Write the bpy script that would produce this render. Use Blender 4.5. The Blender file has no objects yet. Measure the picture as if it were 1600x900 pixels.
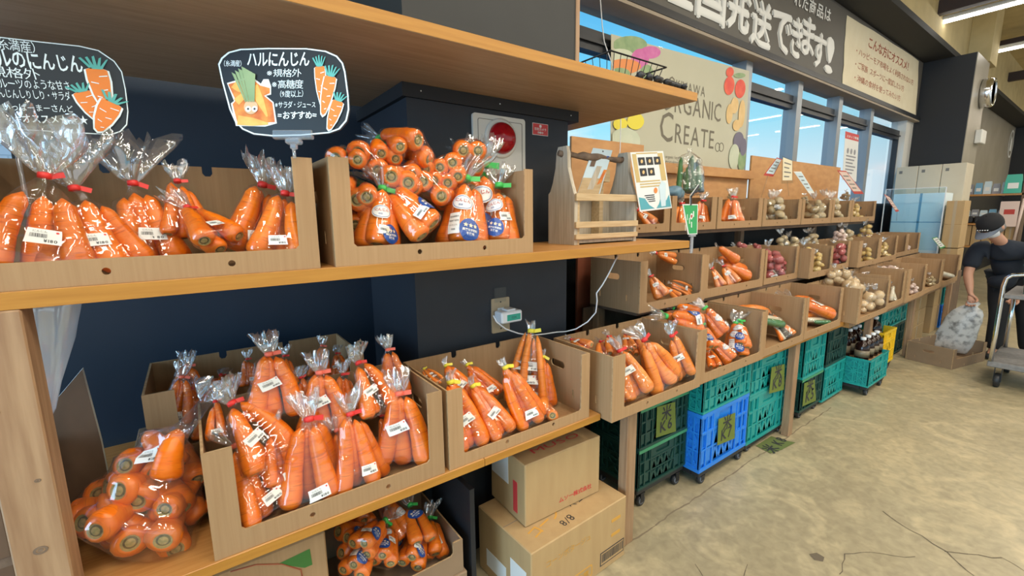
import bpy, bmesh, math, random
import numpy as np
from mathutils import Vector, Matrix
from mathutils.geometry import tessellate_polygon

SC = bpy.context.scene
COL = SC.collection
PI = math.pi

# ------------------------------------------------------------------ camera
EYE = 1.55                                    # camera height above the floor
FOC = 690.0                                   # focal length in pixels of a 1600 px wide frame
def _n(v): return v / np.linalg.norm(v)
_a = np.array([966.0, -126.0]); _bx = 50.0    # vanishing points of the shelf direction and of the verticals
_ex = _n(np.array([_a[0], _a[1], FOC]))
_dn = _n(np.array([_bx, (-(FOC * FOC) - _a[0] * _bx) / _a[1], FOC]))
_ez = -_dn
_ey = np.cross(_ez, _ex)
RW = np.stack([_ex, _ey, _ez])                # world axes from camera axes (right, down, forward)
cam_d = bpy.data.cameras.new('camera'); cam = bpy.data.objects.new('camera', cam_d); COL.objects.link(cam)
cam_d.sensor_width = 36.0; cam_d.lens = 36.0 * FOC / 1600.0; cam_d.clip_start = 0.02; cam_d.clip_end = 300
cm = Matrix.Identity(4)
for i in range(3):
    cm[i][0] = RW[i, 0]; cm[i][1] = -RW[i, 1]; cm[i][2] = -RW[i, 2]
cm[2][3] = EYE
cam.matrix_world = cm
SC.camera = cam

def ray(u, v): return RW @ np.array([u - 800.0, v - 450.0, FOC])
def on_y(u, v, y):                            # the point of the place seen at (u, v) on the vertical plane y
    d = ray(u, v); d = d * (y / d[1]); return Vector((d[0], d[1], d[2] + EYE))
def on_z(u, v, z):
    d = ray(u, v); d = d * ((z - EYE) / d[2]); return Vector((d[0], d[1], d[2] + EYE))
def on_x(u, v, x):
    d = ray(u, v); d = d * (x / d[0]); return Vector((d[0], d[1], d[2] + EYE))

# ------------------------------------------------------------------ view and world
SC.view_settings.view_transform = 'Standard'
SC.view_settings.look = 'None'
SC.view_settings.exposure = 0.0
SC.view_settings.gamma = 1.0
SC.view_settings.use_curve_mapping = False
SC.cycles.transparent_max_bounces = 40
SC.cycles.max_bounces = 6
SC.cycles.diffuse_bounces = 3
SC.cycles.glossy_bounces = 3
SC.cycles.transmission_bounces = 3
SC.cycles.sample_clamp_indirect = 4.0
SC.cycles.caustics_reflective = False
SC.cycles.caustics_refractive = False

W = bpy.data.worlds.new('sky'); SC.world = W; W.use_nodes = True
nt = W.node_tree; nt.nodes.clear()
o_ = nt.nodes.new('ShaderNodeOutputWorld'); bg = nt.nodes.new('ShaderNodeBackground')
tc = nt.nodes.new('ShaderNodeTexCoord'); sp = nt.nodes.new('ShaderNodeSeparateXYZ')
rp = nt.nodes.new('ShaderNodeValToRGB'); nz = nt.nodes.new('ShaderNodeTexNoise')
mp = nt.nodes.new('ShaderNodeMapping'); mx = nt.nodes.new('ShaderNodeMix'); mx.data_type = 'RGBA'
r2 = nt.nodes.new('ShaderNodeValToRGB'); r3 = nt.nodes.new('ShaderNodeValToRGB'); mul = nt.nodes.new('ShaderNodeMath'); mul.operation = 'MULTIPLY'
nt.links.new(tc.outputs['Generated'], sp.inputs[0]); nt.links.new(sp.outputs['Z'], rp.inputs[0])
e = rp.color_ramp.elements
e[0].position = 0.0; e[0].color = (1.0, 1.08, 1.10, 1)
e[1].position = 0.55; e[1].color = (0.05, 0.30, 0.80, 1)
x = e.new(0.06); x.color = (0.95, 1.08, 1.12, 1)
x = e.new(0.17); x.color = (0.45, 0.92, 1.08, 1)
x = e.new(0.29); x.color = (0.20, 0.74, 1.05, 1)
mp.inputs['Scale'].default_value = (3, 3, 14)
nt.links.new(tc.outputs['Generated'], mp.inputs[0]); nt.links.new(mp.outputs[0], nz.inputs['Vector'])
nz.inputs['Scale'].default_value = 1.6; nz.inputs['Detail'].default_value = 5
r2.color_ramp.elements[0].position = 0.47; r2.color_ramp.elements[1].position = 0.62
nt.links.new(nz.outputs['Fac'], r2.inputs[0])
r3.color_ramp.elements[0].position = 0.10; r3.color_ramp.elements[0].color = (1, 1, 1, 1)
r3.color_ramp.elements[1].position = 0.22; r3.color_ramp.elements[1].color = (0, 0, 0, 1)
nt.links.new(sp.outputs['Z'], r3.inputs[0])
nt.links.new(r2.outputs[0], mul.inputs[0]); nt.links.new(r3.outputs[0], mul.inputs[1])
nt.links.new(mul.outputs[0], mx.inputs['Factor']); nt.links.new(rp.outputs[0], mx.inputs['A']); mx.inputs['B'].default_value = (1.1, 1.1, 1.1, 1)
nt.links.new(mx.outputs['Result'], bg.inputs[0]); bg.inputs[1].default_value = 1.0
nt.links.new(bg.outputs[0], o_.inputs[0])

def area(name, loc, rot, sx, sy, power, col):
    l = bpy.data.lights.new(name, 'AREA'); l.shape = 'RECTANGLE'; l.size = sx; l.size_y = sy; l.energy = power; l.color = col
    o = bpy.data.objects.new(name, l); o.location = loc; o.rotation_euler = rot; COL.objects.link(o); return o
# daylight through the glass front of the shop, on the side the shelves begin
area('daylight', (-4.2, 0.6, 1.9), (0, -PI / 2, 0), 2.8, 4.5, 340, (0.45, 0.72, 1.0))
# rows of ceiling lamps over the aisle
for k, (lx, ly) in enumerate(((-0.4, -0.3), (1.1, -0.7), (2.6, -0.3), (4.2, -0.7), (5.8, -0.3), (7.6, -0.7), (9.6, -0.3), (12.5, -0.3), (15.5, -0.5), (18.0, -0.3), (1.6, -4.6), (-1.8, -2.6), (0.4, -2.6), (3.0, -2.6), (6.0, -2.6))):
    area('ceiling_lamp_light', (lx, ly, 3.9), (0, 0, 0), 0.16, 1.2, 36, (1.0, 0.90, 0.76))

# ------------------------------------------------------------------ helpers
def link(o): COL.objects.link(o); return o

class MB:
    """collects shapes for ONE mesh"""
    def __init__(s): s.v = []; s.f = []; s.m = []; s.s = []
    def add(s, vs, fs, mi=0, smooth=False, M=None):
        b = len(s.v)
        if M is not None: vs = [M @ Vector(v) for v in vs]
        s.v.extend([tuple(v) for v in vs])
        for f in fs:
            s.f.append(tuple(i + b for i in f)); s.m.append(mi); s.s.append(smooth)
        return s
    def box(s, x0, x1, y0, y1, z0, z1, mi=0, M=None, bev=0.0):
        if bev <= 0:
            vs = [(x0, y0, z0), (x1, y0, z0), (x1, y1, z0), (x0, y1, z0), (x0, y0, z1), (x1, y0, z1), (x1, y1, z1), (x0, y1, z1)]
            fs = [(0, 3, 2, 1), (4, 5, 6, 7), (0, 1, 5, 4), (1, 2, 6, 5), (2, 3, 7, 6), (3, 0, 4, 7)]
            return s.add(vs, fs, mi, False, M)
        b = bev; out = []; idx = {}
        for i, x in enumerate((x0, x1)):
            for j, y in enumerate((y0, y1)):
                for k, z in enumerate((z0, z1)):
                    ix = b if i == 0 else -b; iy = b if j == 0 else -b; iz = b if k == 0 else -b
                    for a, p in enumerate(((x, y + iy, z + iz), (x + ix, y, z + iz), (x + ix, y + iy, z))):
                        idx[(i, j, k, a)] = len(out); out.append(p)
        q = lambda i, j, k, a: idx[(i, j, k, a)]
        fs = []
        for i in (0, 1):
            f = [q(i, 0, 0, 0), q(i, 1, 0, 0), q(i, 1, 1, 0), q(i, 0, 1, 0)]; fs.append(f if i else f[::-1])
            f = [q(0, i, 0, 1), q(0, i, 1, 1), q(1, i, 1, 1), q(1, i, 0, 1)]; fs.append(f if i else f[::-1])
            f = [q(0, 0, i, 2), q(1, 0, i, 2), q(1, 1, i, 2), q(0, 1, i, 2)]; fs.append(f if i else f[::-1])
        for i in (0, 1):
            for j in (0, 1):
                f = [q(i, j, 0, 0), q(i, j, 1, 0), q(i, j, 1, 1), q(i, j, 0, 1)]; fs.append(f if (i ^ j) else f[::-1])
                f = [q(i, 0, j, 0), q(i, 1, j, 0), q(i, 1, j, 2), q(i, 0, j, 2)]; fs.append(f[::-1] if (i ^ j) else f)
                f = [q(0, i, j, 1), q(1, i, j, 1), q(1, i, j, 2), q(0, i, j, 2)]; fs.append(f if (i ^ j) else f[::-1])
                for k in (0, 1):
                    pass
        for i in (0, 1):
            for j in (0, 1):
                for k in (0, 1):
                    f = [q(i, j, k, 0), q(i, j, k, 1), q(i, j, k, 2)]
                    fs.append(f if (i + j + k) % 2 else f[::-1])
        return s.add(out, fs, mi, False, M)
    def prism(s, outline, holes, y0, y1, mi=0, M=None, side_mi=None):
        """outline and holes in (x, z); a plate between y0 (front) and y1"""
        loops = [list(outline)] + [list(h) for h in holes]
        flat = [p for l in loops for p in l]
        tris = tessellate_polygon([[Vector((p[0], p[1], 0)) for p in l] for l in loops])
        n = len(flat)
        vs = [(p[0], y0, p[1]) for p in flat] + [(p[0], y1, p[1]) for p in flat]
        fs = []
        for t in tris:
            a, b, c = (flat[i] for i in t)
            ar = (b[0] - a[0]) * (c[1] - a[1]) - (b[1] - a[1]) * (c[0] - a[0])
            if abs(ar) < 1e-12: continue
            t = tuple(t) if ar > 0 else tuple(t)[::-1]
            fs.append(t); fs.append(tuple(i + n for i in t[::-1]))
        s.add(vs, fs, mi, False, M)
        k = 0; sf = []
        for li, l in enumerate(loops):
            ar = sum(l[i][0] * l[(i + 1) % len(l)][1] - l[(i + 1) % len(l)][0] * l[i][1] for i in range(len(l)))
            for i in range(len(l)):
                a = k + i; b = k + (i + 1) % len(l)
                f = (a, a + n, b + n, b)
                if (ar > 0) != (li == 0): f = f[::-1]
                sf.append(f)
            k += len(l)
        return s.add(vs, sf, mi if side_mi is None else side_mi, False, M)
    def lathe(s, prof, n=20, mi=0, M=None, smooth=True):
        vs = []; fs = []
        for r, z in prof:
            for i in range(n):
                t = 2 * PI * i / n; vs.append((r * math.cos(t), r * math.sin(t), z))
        for j in range(len(prof) - 1):
            for i in range(n):
                fs.append((j * n + i, j * n + (i + 1) % n, (j + 1) * n + (i + 1) % n, (j + 1) * n + i))
        if prof[0][0] > 1e-5: fs.append(tuple(range(n))[::-1])
        if prof[-1][0] > 1e-5: fs.append(tuple((len(prof) - 1) * n + i for i in range(n)))
        return s.add(vs, fs, mi, smooth, M)
    def tube(s, pts, r, n=8, mi=0, M=None, smooth=True, closed=False):
        pts = [Vector(p) for p in pts]; rs = r if hasattr(r, '__len__') else [r] * len(pts)
        vs = []; fs = []; up = None; L = len(pts)
        for i, p in enumerate(pts):
            if closed: d = pts[(i + 1) % L] - pts[i - 1]
            else: d = pts[min(i + 1, L - 1)] - pts[max(i - 1, 0)]
            d.normalize()
            if up is None:
                up = d.orthogonal().normalized()
            up = (up - d * up.dot(d)).normalized(); w = d.cross(up)
            for k in range(n):
                t = 2 * PI * k / n; vs.append(p + (up * math.cos(t) + w * math.sin(t)) * rs[i])
        for j in range(L - 1 if not closed else L):
            for k in range(n):
                a = j * n; b = ((j + 1) % L) * n
                fs.append((a + k, a + (k + 1) % n, b + (k + 1) % n, b + k))
        if not closed:
            fs.append(tuple(range(n))[::-1]); fs.append(tuple((L - 1) * n + k for k in range(n)))
        return s.add(vs, fs, mi, smooth, M)
    def ball(s, c, r, n=14, mi=0, M=None, sq=(1, 1, 1), bump=0.0, seed=0):
        rnd = random.Random(seed); ph = [rnd.uniform(0, 6.3) for _ in range(6)]
        rings = max(6, n * 2 // 3); vs = []; fs = []
        for j in range(rings + 1):
            a = PI * j / rings
            for i in range(n):
                t = 2 * PI * i / n
                d = Vector((math.sin(a) * math.cos(t), math.sin(a) * math.sin(t), -math.cos(a)))
                k = r * (1 + bump * (math.sin(3 * d.x + ph[0]) * math.sin(3 * d.y + ph[1]) + .6 * math.sin(5 * d.z + ph[2]) * math.sin(4 * d.x + ph[3])))
                vs.append((c[0] + d.x * k * sq[0], c[1] + d.y * k * sq[1], c[2] + d.z * k * sq[2]))
        for j in range(rings):
            for i in range(n):
                fs.append((j * n + i, j * n + (i + 1) % n, (j + 1) * n + (i + 1) % n, (j + 1) * n + i))
        return s.add(vs, fs, mi, True, M)
    def mesh(s, name, mats):
        me = bpy.data.meshes.new(name); me.from_pydata(s.v, [], s.f)
        for m in mats: me.materials.append(m)
        me.polygons.foreach_set('material_index', s.m); me.polygons.foreach_set('use_smooth', s.s)
        me.validate(clean_customdata=False); me.update()
        return me
    def build(s, name, mats, parent=None, loc=None, rz=0.0):
        if not isinstance(mats, (list, tuple)): mats = [mats]
        o = link(bpy.data.objects.new(name, s.mesh(name, mats)))
        if parent is not None: o.parent = parent
        if loc is not None: o.location = loc
        if rz: o.rotation_euler = (0, 0, rz)
        return o

LABELS = {}
def tag(o, label, cat, group=None, kind=None):
    o['label'] = label; o['category'] = cat
    if group: o['group'] = group
    if kind: o['kind'] = kind
    n = len(label.replace('-', ' ').split())
    if n < 4 or len(label.split()) > 16: print('LABEL LENGTH', n, label)
    if label in LABELS: print('LABEL TWICE', label)
    LABELS[label] = 1
    return o
def thing(name, label, cat, loc=(0, 0, 0), rz=0.0, group=None, M=None):
    o = link(bpy.data.objects.new(name, None)); o.empty_display_size = 0.05
    if M is not None: o.matrix_world = M
    else: o.location = loc; o.rotation_euler = (0, 0, rz)
    return tag(o, label, cat, group)
def struct(o): o['kind'] = 'structure'; return o
def T(x, y, z): return Matrix.Translation((x, y, z))
def RZ(a): return Matrix.Rotation(a, 4, 'Z')
def RX(a): return Matrix.Rotation(a, 4, 'X')
def RY(a): return Matrix.Rotation(a, 4, 'Y')
def frame(p, zdir, fdir):
    """matrix at p with local z along zdir and local -y towards fdir"""
    z = Vector(zdir).normalized(); y = -Vector(fdir); y = (y - z * y.dot(z)).normalized(); x = y.cross(z)
    M = Matrix.Identity(4)
    for i in range(3): M[i][0] = x[i]; M[i][1] = y[i]; M[i][2] = z[i]; M[i][3] = p[i]
    return M
def circ(cx, cz, r, n=16, rz=None): return [(cx + r * math.cos(2 * PI * i / n), cz + (rz or r) * math.sin(2 * PI * i / n)) for i in range(n)]
def rrect(x0, x1, z0, z1, r, n=5):
    p = []
    for cx, cz, a in ((x1 - r, z0 + r, -PI / 2), (x1 - r, z1 - r, 0), (x0 + r, z1 - r, PI / 2), (x0 + r, z0 + r, PI)):
        for i in range(n + 1):
            t = a + PI / 2 * i / n; p.append((cx + r * math.cos(t), cz + r * math.sin(t)))
    return p
def rect(x0, x1, z0, z1): return [(x0, z0), (x1, z0), (x1, z1), (x0, z1)]

# ---------------- lettering: every character becomes outline geometry once
GLYPH = {}
def load_glyphs(chars):
    obs = []
    for ch in sorted(set(chars)):
        for w in (0, 1):
            c = bpy.data.curves.new('glyph', 'FONT'); c.body = ch; c.resolution_u = 2; c.offset = 0.018 * w
            o = bpy.data.objects.new('glyph', c); COL.objects.link(o); obs.append((ch, w, o, c))
    dg = bpy.context.evaluated_depsgraph_get(); dg.update()
    for ch, w, o, c in obs:
        me = o.evaluated_get(dg).to_mesh()
        vs = [(v.co.x, v.co.y) for v in me.vertices]; fs = [tuple(p.vertices) for p in me.polygons]
        GLYPH[(ch, w)] = (vs, fs); o.evaluated_get(dg).to_mesh_clear()
    for ch, w, o, c in obs:
        bpy.data.objects.remove(o); bpy.data.curves.remove(c)
def lay_text(body, size=1.0, bold=0, jit=0.0, seed=1, gap=0.06, sx=1.0):
    """flat text: list of (verts2d, faces) and the total width; baseline at 0"""
    rnd = random.Random(seed); x = 0.0; out = []
    for ch in body:
        if ch == ' ' or ch == '　': x += size * 0.45; continue
        vs, fs = GLYPH.get((ch, bold), ([], []))
        if not vs: x += size * .5; continue
        x0 = min(v[0] for v in vs); x1 = max(v[0] for v in vs)
        wide = ord(ch) > 0x2E80
        adv = 0.92 if wide else (x1 - x0) + 0.07
        off = 0 if wide else -x0 + .03
        a = rnd.uniform(-jit, jit); k = 1 + rnd.uniform(-jit, jit) * .8; dy = rnd.uniform(-jit, jit) * .25
        ca, sa = math.cos(a), math.sin(a); pv = []
        for (px, py) in vs:
            qx = (px + off - adv / 2) * k; qy = (py - .35) * k
            pv.append((x + size * sx * (qx * ca - qy * sa + adv / 2), size * (qx * sa + qy * ca + .35 + dy)))
        out.append((pv, fs)); x += size * sx * (adv + gap)
    return out, x
def put_text(mb, body, x, z, size, y=0.0, mi=0, bold=0, jit=0.0, seed=1, M=None, center=False, width=None, gap=.06):
    tx, w = lay_text(body, size, bold, jit, seed, gap)
    k = 1.0 if not width else width / w
    dx = -w * k / 2 if center else 0
    for vs, fs in tx: mb.add([(x + dx + p[0] * k, y, z + p[1]) for p in vs], fs, mi, False, M)
    return w * k
def glyph_box(mb, ch, x0, x1, z0, z1, y, mi=0, bold=1):
    vs, fs = GLYPH[(ch, bold)]; ax = [v[0] for v in vs]; az = [v[1] for v in vs]; a, c = min(ax), max(ax); e, f = min(az), max(az)
    mb.add([(x0 + (v[0] - a) / (c - a) * (x1 - x0), y, z0 + (v[1] - e) / (f - e) * (z1 - z0)) for v in vs], fs, mi)
ALLTXT = ('文/月日''糸満産ハルにんじん※規格外高糖度（9度以上）サラダ・ジュースおすすめ=オススメ♡のにんじんフルーツのような甘さしりシリ・いっぱーまーさんどオキナワ'
          '国発送できます！れた商品は全こんな方にオススメ！ハッピーモア市場をよく利用されないご家族スポーツ一度試しい沖縄食材使ってみたい方'
          'ORGANICKNWCETYZ!?¥1890254367円K6758米ムソー株式会社ナチュランドあいうMUSO食品不使用農薬化学肥料栽培期間中特別防犯カメラ作動スタッフ募集OKINAWA'
          'organic fertilizeragriculture is.,-()（）★人参松コーンポタージュ天地無用取扱注意BRNDXーン★abcdhklmpqsuvwxyz0123456789'
          'ゴンムレDAFGHJPQSUVX')
load_glyphs(ALLTXT)

# ------------------------------------------------------------------ materials
MATS = {}
def mat(name, col, rough=0.6, metal=0.0, col2=None, scale=20.0, stretch=(1, 1, 1), lo=0.35, hi=0.7, bump=0.0, bscale=None, detail=4,
        rnd=0.0, emit=None, estr=0.0, spec=None, sub=None):
    m = bpy.data.materials.new(name); m.use_nodes = True; MATS[name] = m
    n = m.node_tree.nodes; l = m.node_tree.links; b = n['Principled BSDF']
    b.inputs['Base Color'].default_value = (*col, 1); b.inputs['Roughness'].default_value = rough; b.inputs['Metallic'].default_value = metal
    if spec is not None: b.inputs['Specular IOR Level'].default_value = spec
    if emit: b.inputs['Emission Color'].default_value = (*emit, 1); b.inputs['Emission Strength'].default_value = estr
    if col2 or bump:
        tc = n.new('ShaderNodeTexCoord'); mp = n.new('ShaderNodeMapping'); mp.inputs['Scale'].default_value = stretch
        l.new(tc.outputs['Object'], mp.inputs[0])
        nz = n.new('ShaderNodeTexNoise'); nz.inputs['Scale'].default_value = scale; nz.inputs['Detail'].default_value = detail
        l.new(mp.outputs[0], nz.inputs['Vector'])
        if col2:
            r = n.new('ShaderNodeValToRGB'); r.color_ramp.elements[0].position = lo; r.color_ramp.elements[1].position = hi
            r.color_ramp.elements[0].color = (*col, 1); r.color_ramp.elements[1].color = (*col2, 1)
            l.new(nz.outputs['Fac'], r.inputs[0]); out = r.outputs[0]
            if rnd:
                oi = n.new('ShaderNodeObjectInfo'); hs = n.new('ShaderNodeHueSaturation')
                mr = n.new('ShaderNodeMapRange'); mr.inputs['To Min'].default_value = 1 - rnd; mr.inputs['To Max'].default_value = 1 + rnd
                l.new(oi.outputs['Random'], mr.inputs['Value']); l.new(mr.outputs[0], hs.inputs['Value']); l.new(out, hs.inputs['Color']); out = hs.outputs[0]
            l.new(out, b.inputs['Base Color'])
        if bump:
            bn = n.new('ShaderNodeBump'); bn.inputs['Strength'].default_value = bump; bn.inputs['Distance'].default_value = 0.004
            if bscale:
                nz2 = n.new('ShaderNodeTexNoise'); nz2.inputs['Scale'].default_value = bscale; l.new(mp.outputs[0], nz2.inputs['Vector']); l.new(nz2.outputs['Fac'], bn.inputs['Height'])
            else: l.new(nz.outputs['Fac'], bn.inputs['Height'])
            l.new(bn.outputs[0], b.inputs['Normal'])
    return m

def film_mat(name, haze, tint, edge, crinkle, scale):
    """clear thin plastic: see-through, glossy with crumpled glints, a little milky"""
    m = bpy.data.materials.new(name); m.use_nodes = True; n = m.node_tree.nodes; l = m.node_tree.links; n.clear()
    out = n.new('ShaderNodeOutputMaterial'); tr = n.new('ShaderNodeBsdfTransparent'); gl = n.new('ShaderNodeBsdfGlossy'); df = n.new('ShaderNodeBsdfDiffuse')
    tl = n.new('ShaderNodeBsdfTranslucent')
    tr.inputs[0].default_value = (*tint, 1); gl.inputs['Roughness'].default_value = 0.07; gl.inputs[0].default_value = (1, 1, 1, 1)
    df.inputs[0].default_value = (0.85, 0.87, 0.9, 1); tl.inputs[0].default_value = (0.85, 0.87, 0.9, 1)
    tc = n.new('ShaderNodeTexCoord'); mp = n.new('ShaderNodeMapping'); mp.inputs['Scale'].default_value = (1, 1, 0.35)
    nz = n.new('ShaderNodeTexNoise'); nz.noise_type = 'RIDGED_MULTIFRACTAL'; nz.inputs['Scale'].default_value = scale; nz.inputs['Detail'].default_value = 2.5; nz.inputs['Distortion'].default_value = 0.6
    bp = n.new('ShaderNodeBump'); bp.inputs['Strength'].default_value = crinkle; bp.inputs['Distance'].default_value = 0.018
    l.new(tc.outputs['Object'], mp.inputs[0]); l.new(mp.outputs[0], nz.inputs['Vector']); l.new(nz.outputs['Fac'], bp.inputs['Height'])
    l.new(bp.outputs[0], gl.inputs['Normal']); 
    lw = n.new('ShaderNodeLayerWeight'); lw.inputs[0].default_value = 0.35; l.new(bp.outputs[0], lw.inputs['Normal'])
    mr = n.new('ShaderNodeMapRange'); mr.inputs['To Min'].default_value = edge[0]; mr.inputs['To Max'].default_value = edge[1]
    pw = n.new('ShaderNodeMath'); pw.operation = 'POWER'; pw.inputs[1].default_value = 2.6
    l.new(lw.outputs['Facing'], pw.inputs[0]); l.new(pw.outputs[0], mr.inputs['Value'])
    md = n.new('ShaderNodeMixShader'); md.inputs[0].default_value = 0.5; l.new(df.outputs[0], md.inputs[1]); l.new(tl.outputs[0], md.inputs[2])
    mh = n.new('ShaderNodeMixShader'); mh.inputs[0].default_value = haze
    l.new(tr.outputs[0], mh.inputs[1]); l.new(md.outputs[0], mh.inputs[2])
    mg = n.new('ShaderNodeMixShader'); l.new(mr.outputs[0], mg.inputs[0]); l.new(mh.outputs[0], mg.inputs[1]); l.new(gl.outputs[0], mg.inputs[2])
    l.new(mg.outputs[0], out.inputs[0]); MATS[name] = m
    return m
def glass_mat(name, tint, refl, rough=0.0):
    m = bpy.data.materials.new(name); m.use_nodes = True; n = m.node_tree.nodes; l = m.node_tree.links; n.clear()
    out = n.new('ShaderNodeOutputMaterial'); tr = n.new('ShaderNodeBsdfTransparent'); gl = n.new('ShaderNodeBsdfGlossy')
    tr.inputs[0].default_value = (*tint, 1); gl.inputs['Roughness'].default_value = rough
    fr = n.new('ShaderNodeFresnel'); fr.inputs[0].default_value = 1.5
    ml = n.new('ShaderNodeMath'); ml.operation = 'MULTIPLY'; ml.inputs[1].default_value = refl; l.new(fr.outputs[0], ml.inputs[0])
    ge = n.new('ShaderNodeNewGeometry'); iv = n.new('ShaderNodeMath'); iv.operation = 'SUBTRACT'; iv.inputs[0].default_value = 1.0; l.new(ge.outputs['Backfacing'], iv.inputs[1])
    m2 = n.new('ShaderNodeMath'); m2.operation = 'MULTIPLY'; l.new(ml.outputs[0], m2.inputs[0]); l.new(iv.outputs[0], m2.inputs[1]); ml = m2
    mg = n.new('ShaderNodeMixShader'); l.new(ml.outputs[0], mg.inputs[0]); l.new(tr.outputs[0], mg.inputs[1]); l.new(gl.outputs[0], mg.inputs[2])
    l.new(mg.outputs[0], out.inputs[0]); MATS[name] = m
    return m

mat('navy_wall', (0.010, 0.022, 0.042), 0.55, col2=(0.013, 0.027, 0.050), scale=3, bump=0.05, bscale=90)
mat('pillar_paint', (0.017, 0.021, 0.030), 0.55, col2=(0.021, 0.026, 0.036), scale=4, bump=0.05, bscale=80)
mat('pillar_upper', (0.026, 0.026, 0.024), 0.6, col2=(0.03, 0.03, 0.028), scale=4)
mat('black_paint', (0.011, 0.012, 0.015), 0.6)
mat('sign_grey', (0.10, 0.092, 0.078), 0.55, col2=(0.12, 0.11, 0.093), scale=2)
mat('ledge', (0.34, 0.28, 0.21), 0.6, col2=(0.30, 0.245, 0.18), scale=3)
mat('soffit', (0.018, 0.018, 0.018), 0.7)
mat('cream_wall', (0.62, 0.50, 0.26), 0.85, col2=(0.54, 0.43, 0.22), scale=5, bump=0.12, bscale=60)
mat('wood', (0.56, 0.275, 0.085), 0.42, col2=(0.46, 0.20, 0.05), scale=9, stretch=(0.8, 12, 12), bump=0.04)
mat('shelf_under', (0.42, 0.28, 0.165), 0.5, col2=(0.35, 0.225, 0.125), scale=7, stretch=(0.7, 10, 10), bump=0.04)
mat('wood_edge', (0.47, 0.215, 0.032), 0.45, col2=(0.40, 0.17, 0.022), scale=9, stretch=(0.6, 10, 10), bump=0.04)
mat('post_wood', (0.40, 0.25, 0.14), 0.55, col2=(0.28, 0.155, 0.08), scale=6, stretch=(9, 9, 0.7), bump=0.08)
mat('plywood', (0.62, 0.32, 0.12), 0.5, col2=(0.52, 0.25, 0.085), scale=5, stretch=(1.5, 1.5, 4), bump=0.03)
mat('dark_ply', (0.17, 0.10, 0.06), 0.6, col2=(0.12, 0.07, 0.04), scale=5, stretch=(2, 2, 1))
mat('reddish', (0.36, 0.10, 0.045), 0.6, col2=(0.28, 0.075, 0.035), scale=5, stretch=(3, 3, 1))
mat('grey_wood', (0.56, 0.49, 0.39), 0.65, col2=(0.42, 0.35, 0.26), scale=7, stretch=(14, 14, 0.8), bump=0.12)
mat('pale_wood', (0.60, 0.44, 0.25), 0.6, col2=(0.48, 0.32, 0.16), scale=8, stretch=(1, 10, 10), bump=0.08)
mat('branch', (0.13, 0.085, 0.06), 0.8, col2=(0.22, 0.15, 0.10), scale=30, bump=0.6)
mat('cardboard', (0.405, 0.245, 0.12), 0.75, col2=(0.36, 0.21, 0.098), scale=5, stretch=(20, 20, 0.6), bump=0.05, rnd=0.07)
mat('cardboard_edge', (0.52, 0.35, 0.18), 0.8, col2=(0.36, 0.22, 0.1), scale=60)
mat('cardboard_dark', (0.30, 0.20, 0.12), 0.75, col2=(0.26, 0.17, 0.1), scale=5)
mat('carton', (0.50, 0.33, 0.155), 0.7, col2=(0.46, 0.295, 0.135), scale=4, stretch=(6, 6, 1))
mat('carton_cream', (0.60, 0.53, 0.40), 0.7, col2=(0.56, 0.49, 0.37), scale=3)
mat('packing_tape', (0.46, 0.35, 0.22), 0.25)
mat('carrot', (0.80, 0.150, 0.003), 0.33, col2=(0.88, 0.22, 0.007), scale=14, stretch=(1, 1, 5), bump=0.25, bscale=26, rnd=0.10)
mat('carrot_pale', (0.79, 0.205, 0.022), 0.36, col2=(0.85, 0.28, 0.05), scale=14, stretch=(1, 1, 5), bump=0.25, bscale=26, rnd=0.08)
mat('crown_dark', (0.075, 0.06, 0.025), 0.85, col2=(0.20, 0.15, 0.055), scale=140, bump=.5)
mat('crown_green', (0.27, 0.235, 0.075), 0.8, col2=(0.50, 0.33, 0.12), scale=140, bump=.5)
mat('potato_beige', (0.52, 0.40, 0.22), 0.5, col2=(0.42, 0.31, 0.17), scale=25, bump=0.2, rnd=0.12)
mat('potato_yellow', (0.66, 0.47, 0.17), 0.45, col2=(0.58, 0.38, 0.12), scale=25, bump=0.2, rnd=0.1)
mat('potato_red', (0.46, 0.10, 0.095), 0.45, col2=(0.36, 0.07, 0.07), scale=25, bump=0.2, rnd=0.15)
mat('onion', (0.68, 0.50, 0.30), 0.35, col2=(0.58, 0.40, 0.2), scale=8, stretch=(3, 3, 0.5), rnd=0.1)
mat('daikon', (0.76, 0.68, 0.52), 0.4, col2=(0.70, 0.61, 0.44), scale=12, rnd=0.05)
mat('garlic', (0.78, 0.60, 0.52), 0.45, col2=(0.72, 0.52, 0.45), scale=20, rnd=0.06)
mat('burdock', (0.07, 0.055, 0.045), 0.7, col2=(0.14, 0.11, 0.085), scale=40, stretch=(1, 1, .2))
mat('leaf_green', (0.05, 0.17, 0.06), 0.5, col2=(0.10, 0.27, 0.09), scale=20)
mat('greens', (0.20, 0.30, 0.24), 0.5, col2=(0.08, 0.2, 0.12), scale=14, bump=.4)
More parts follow.
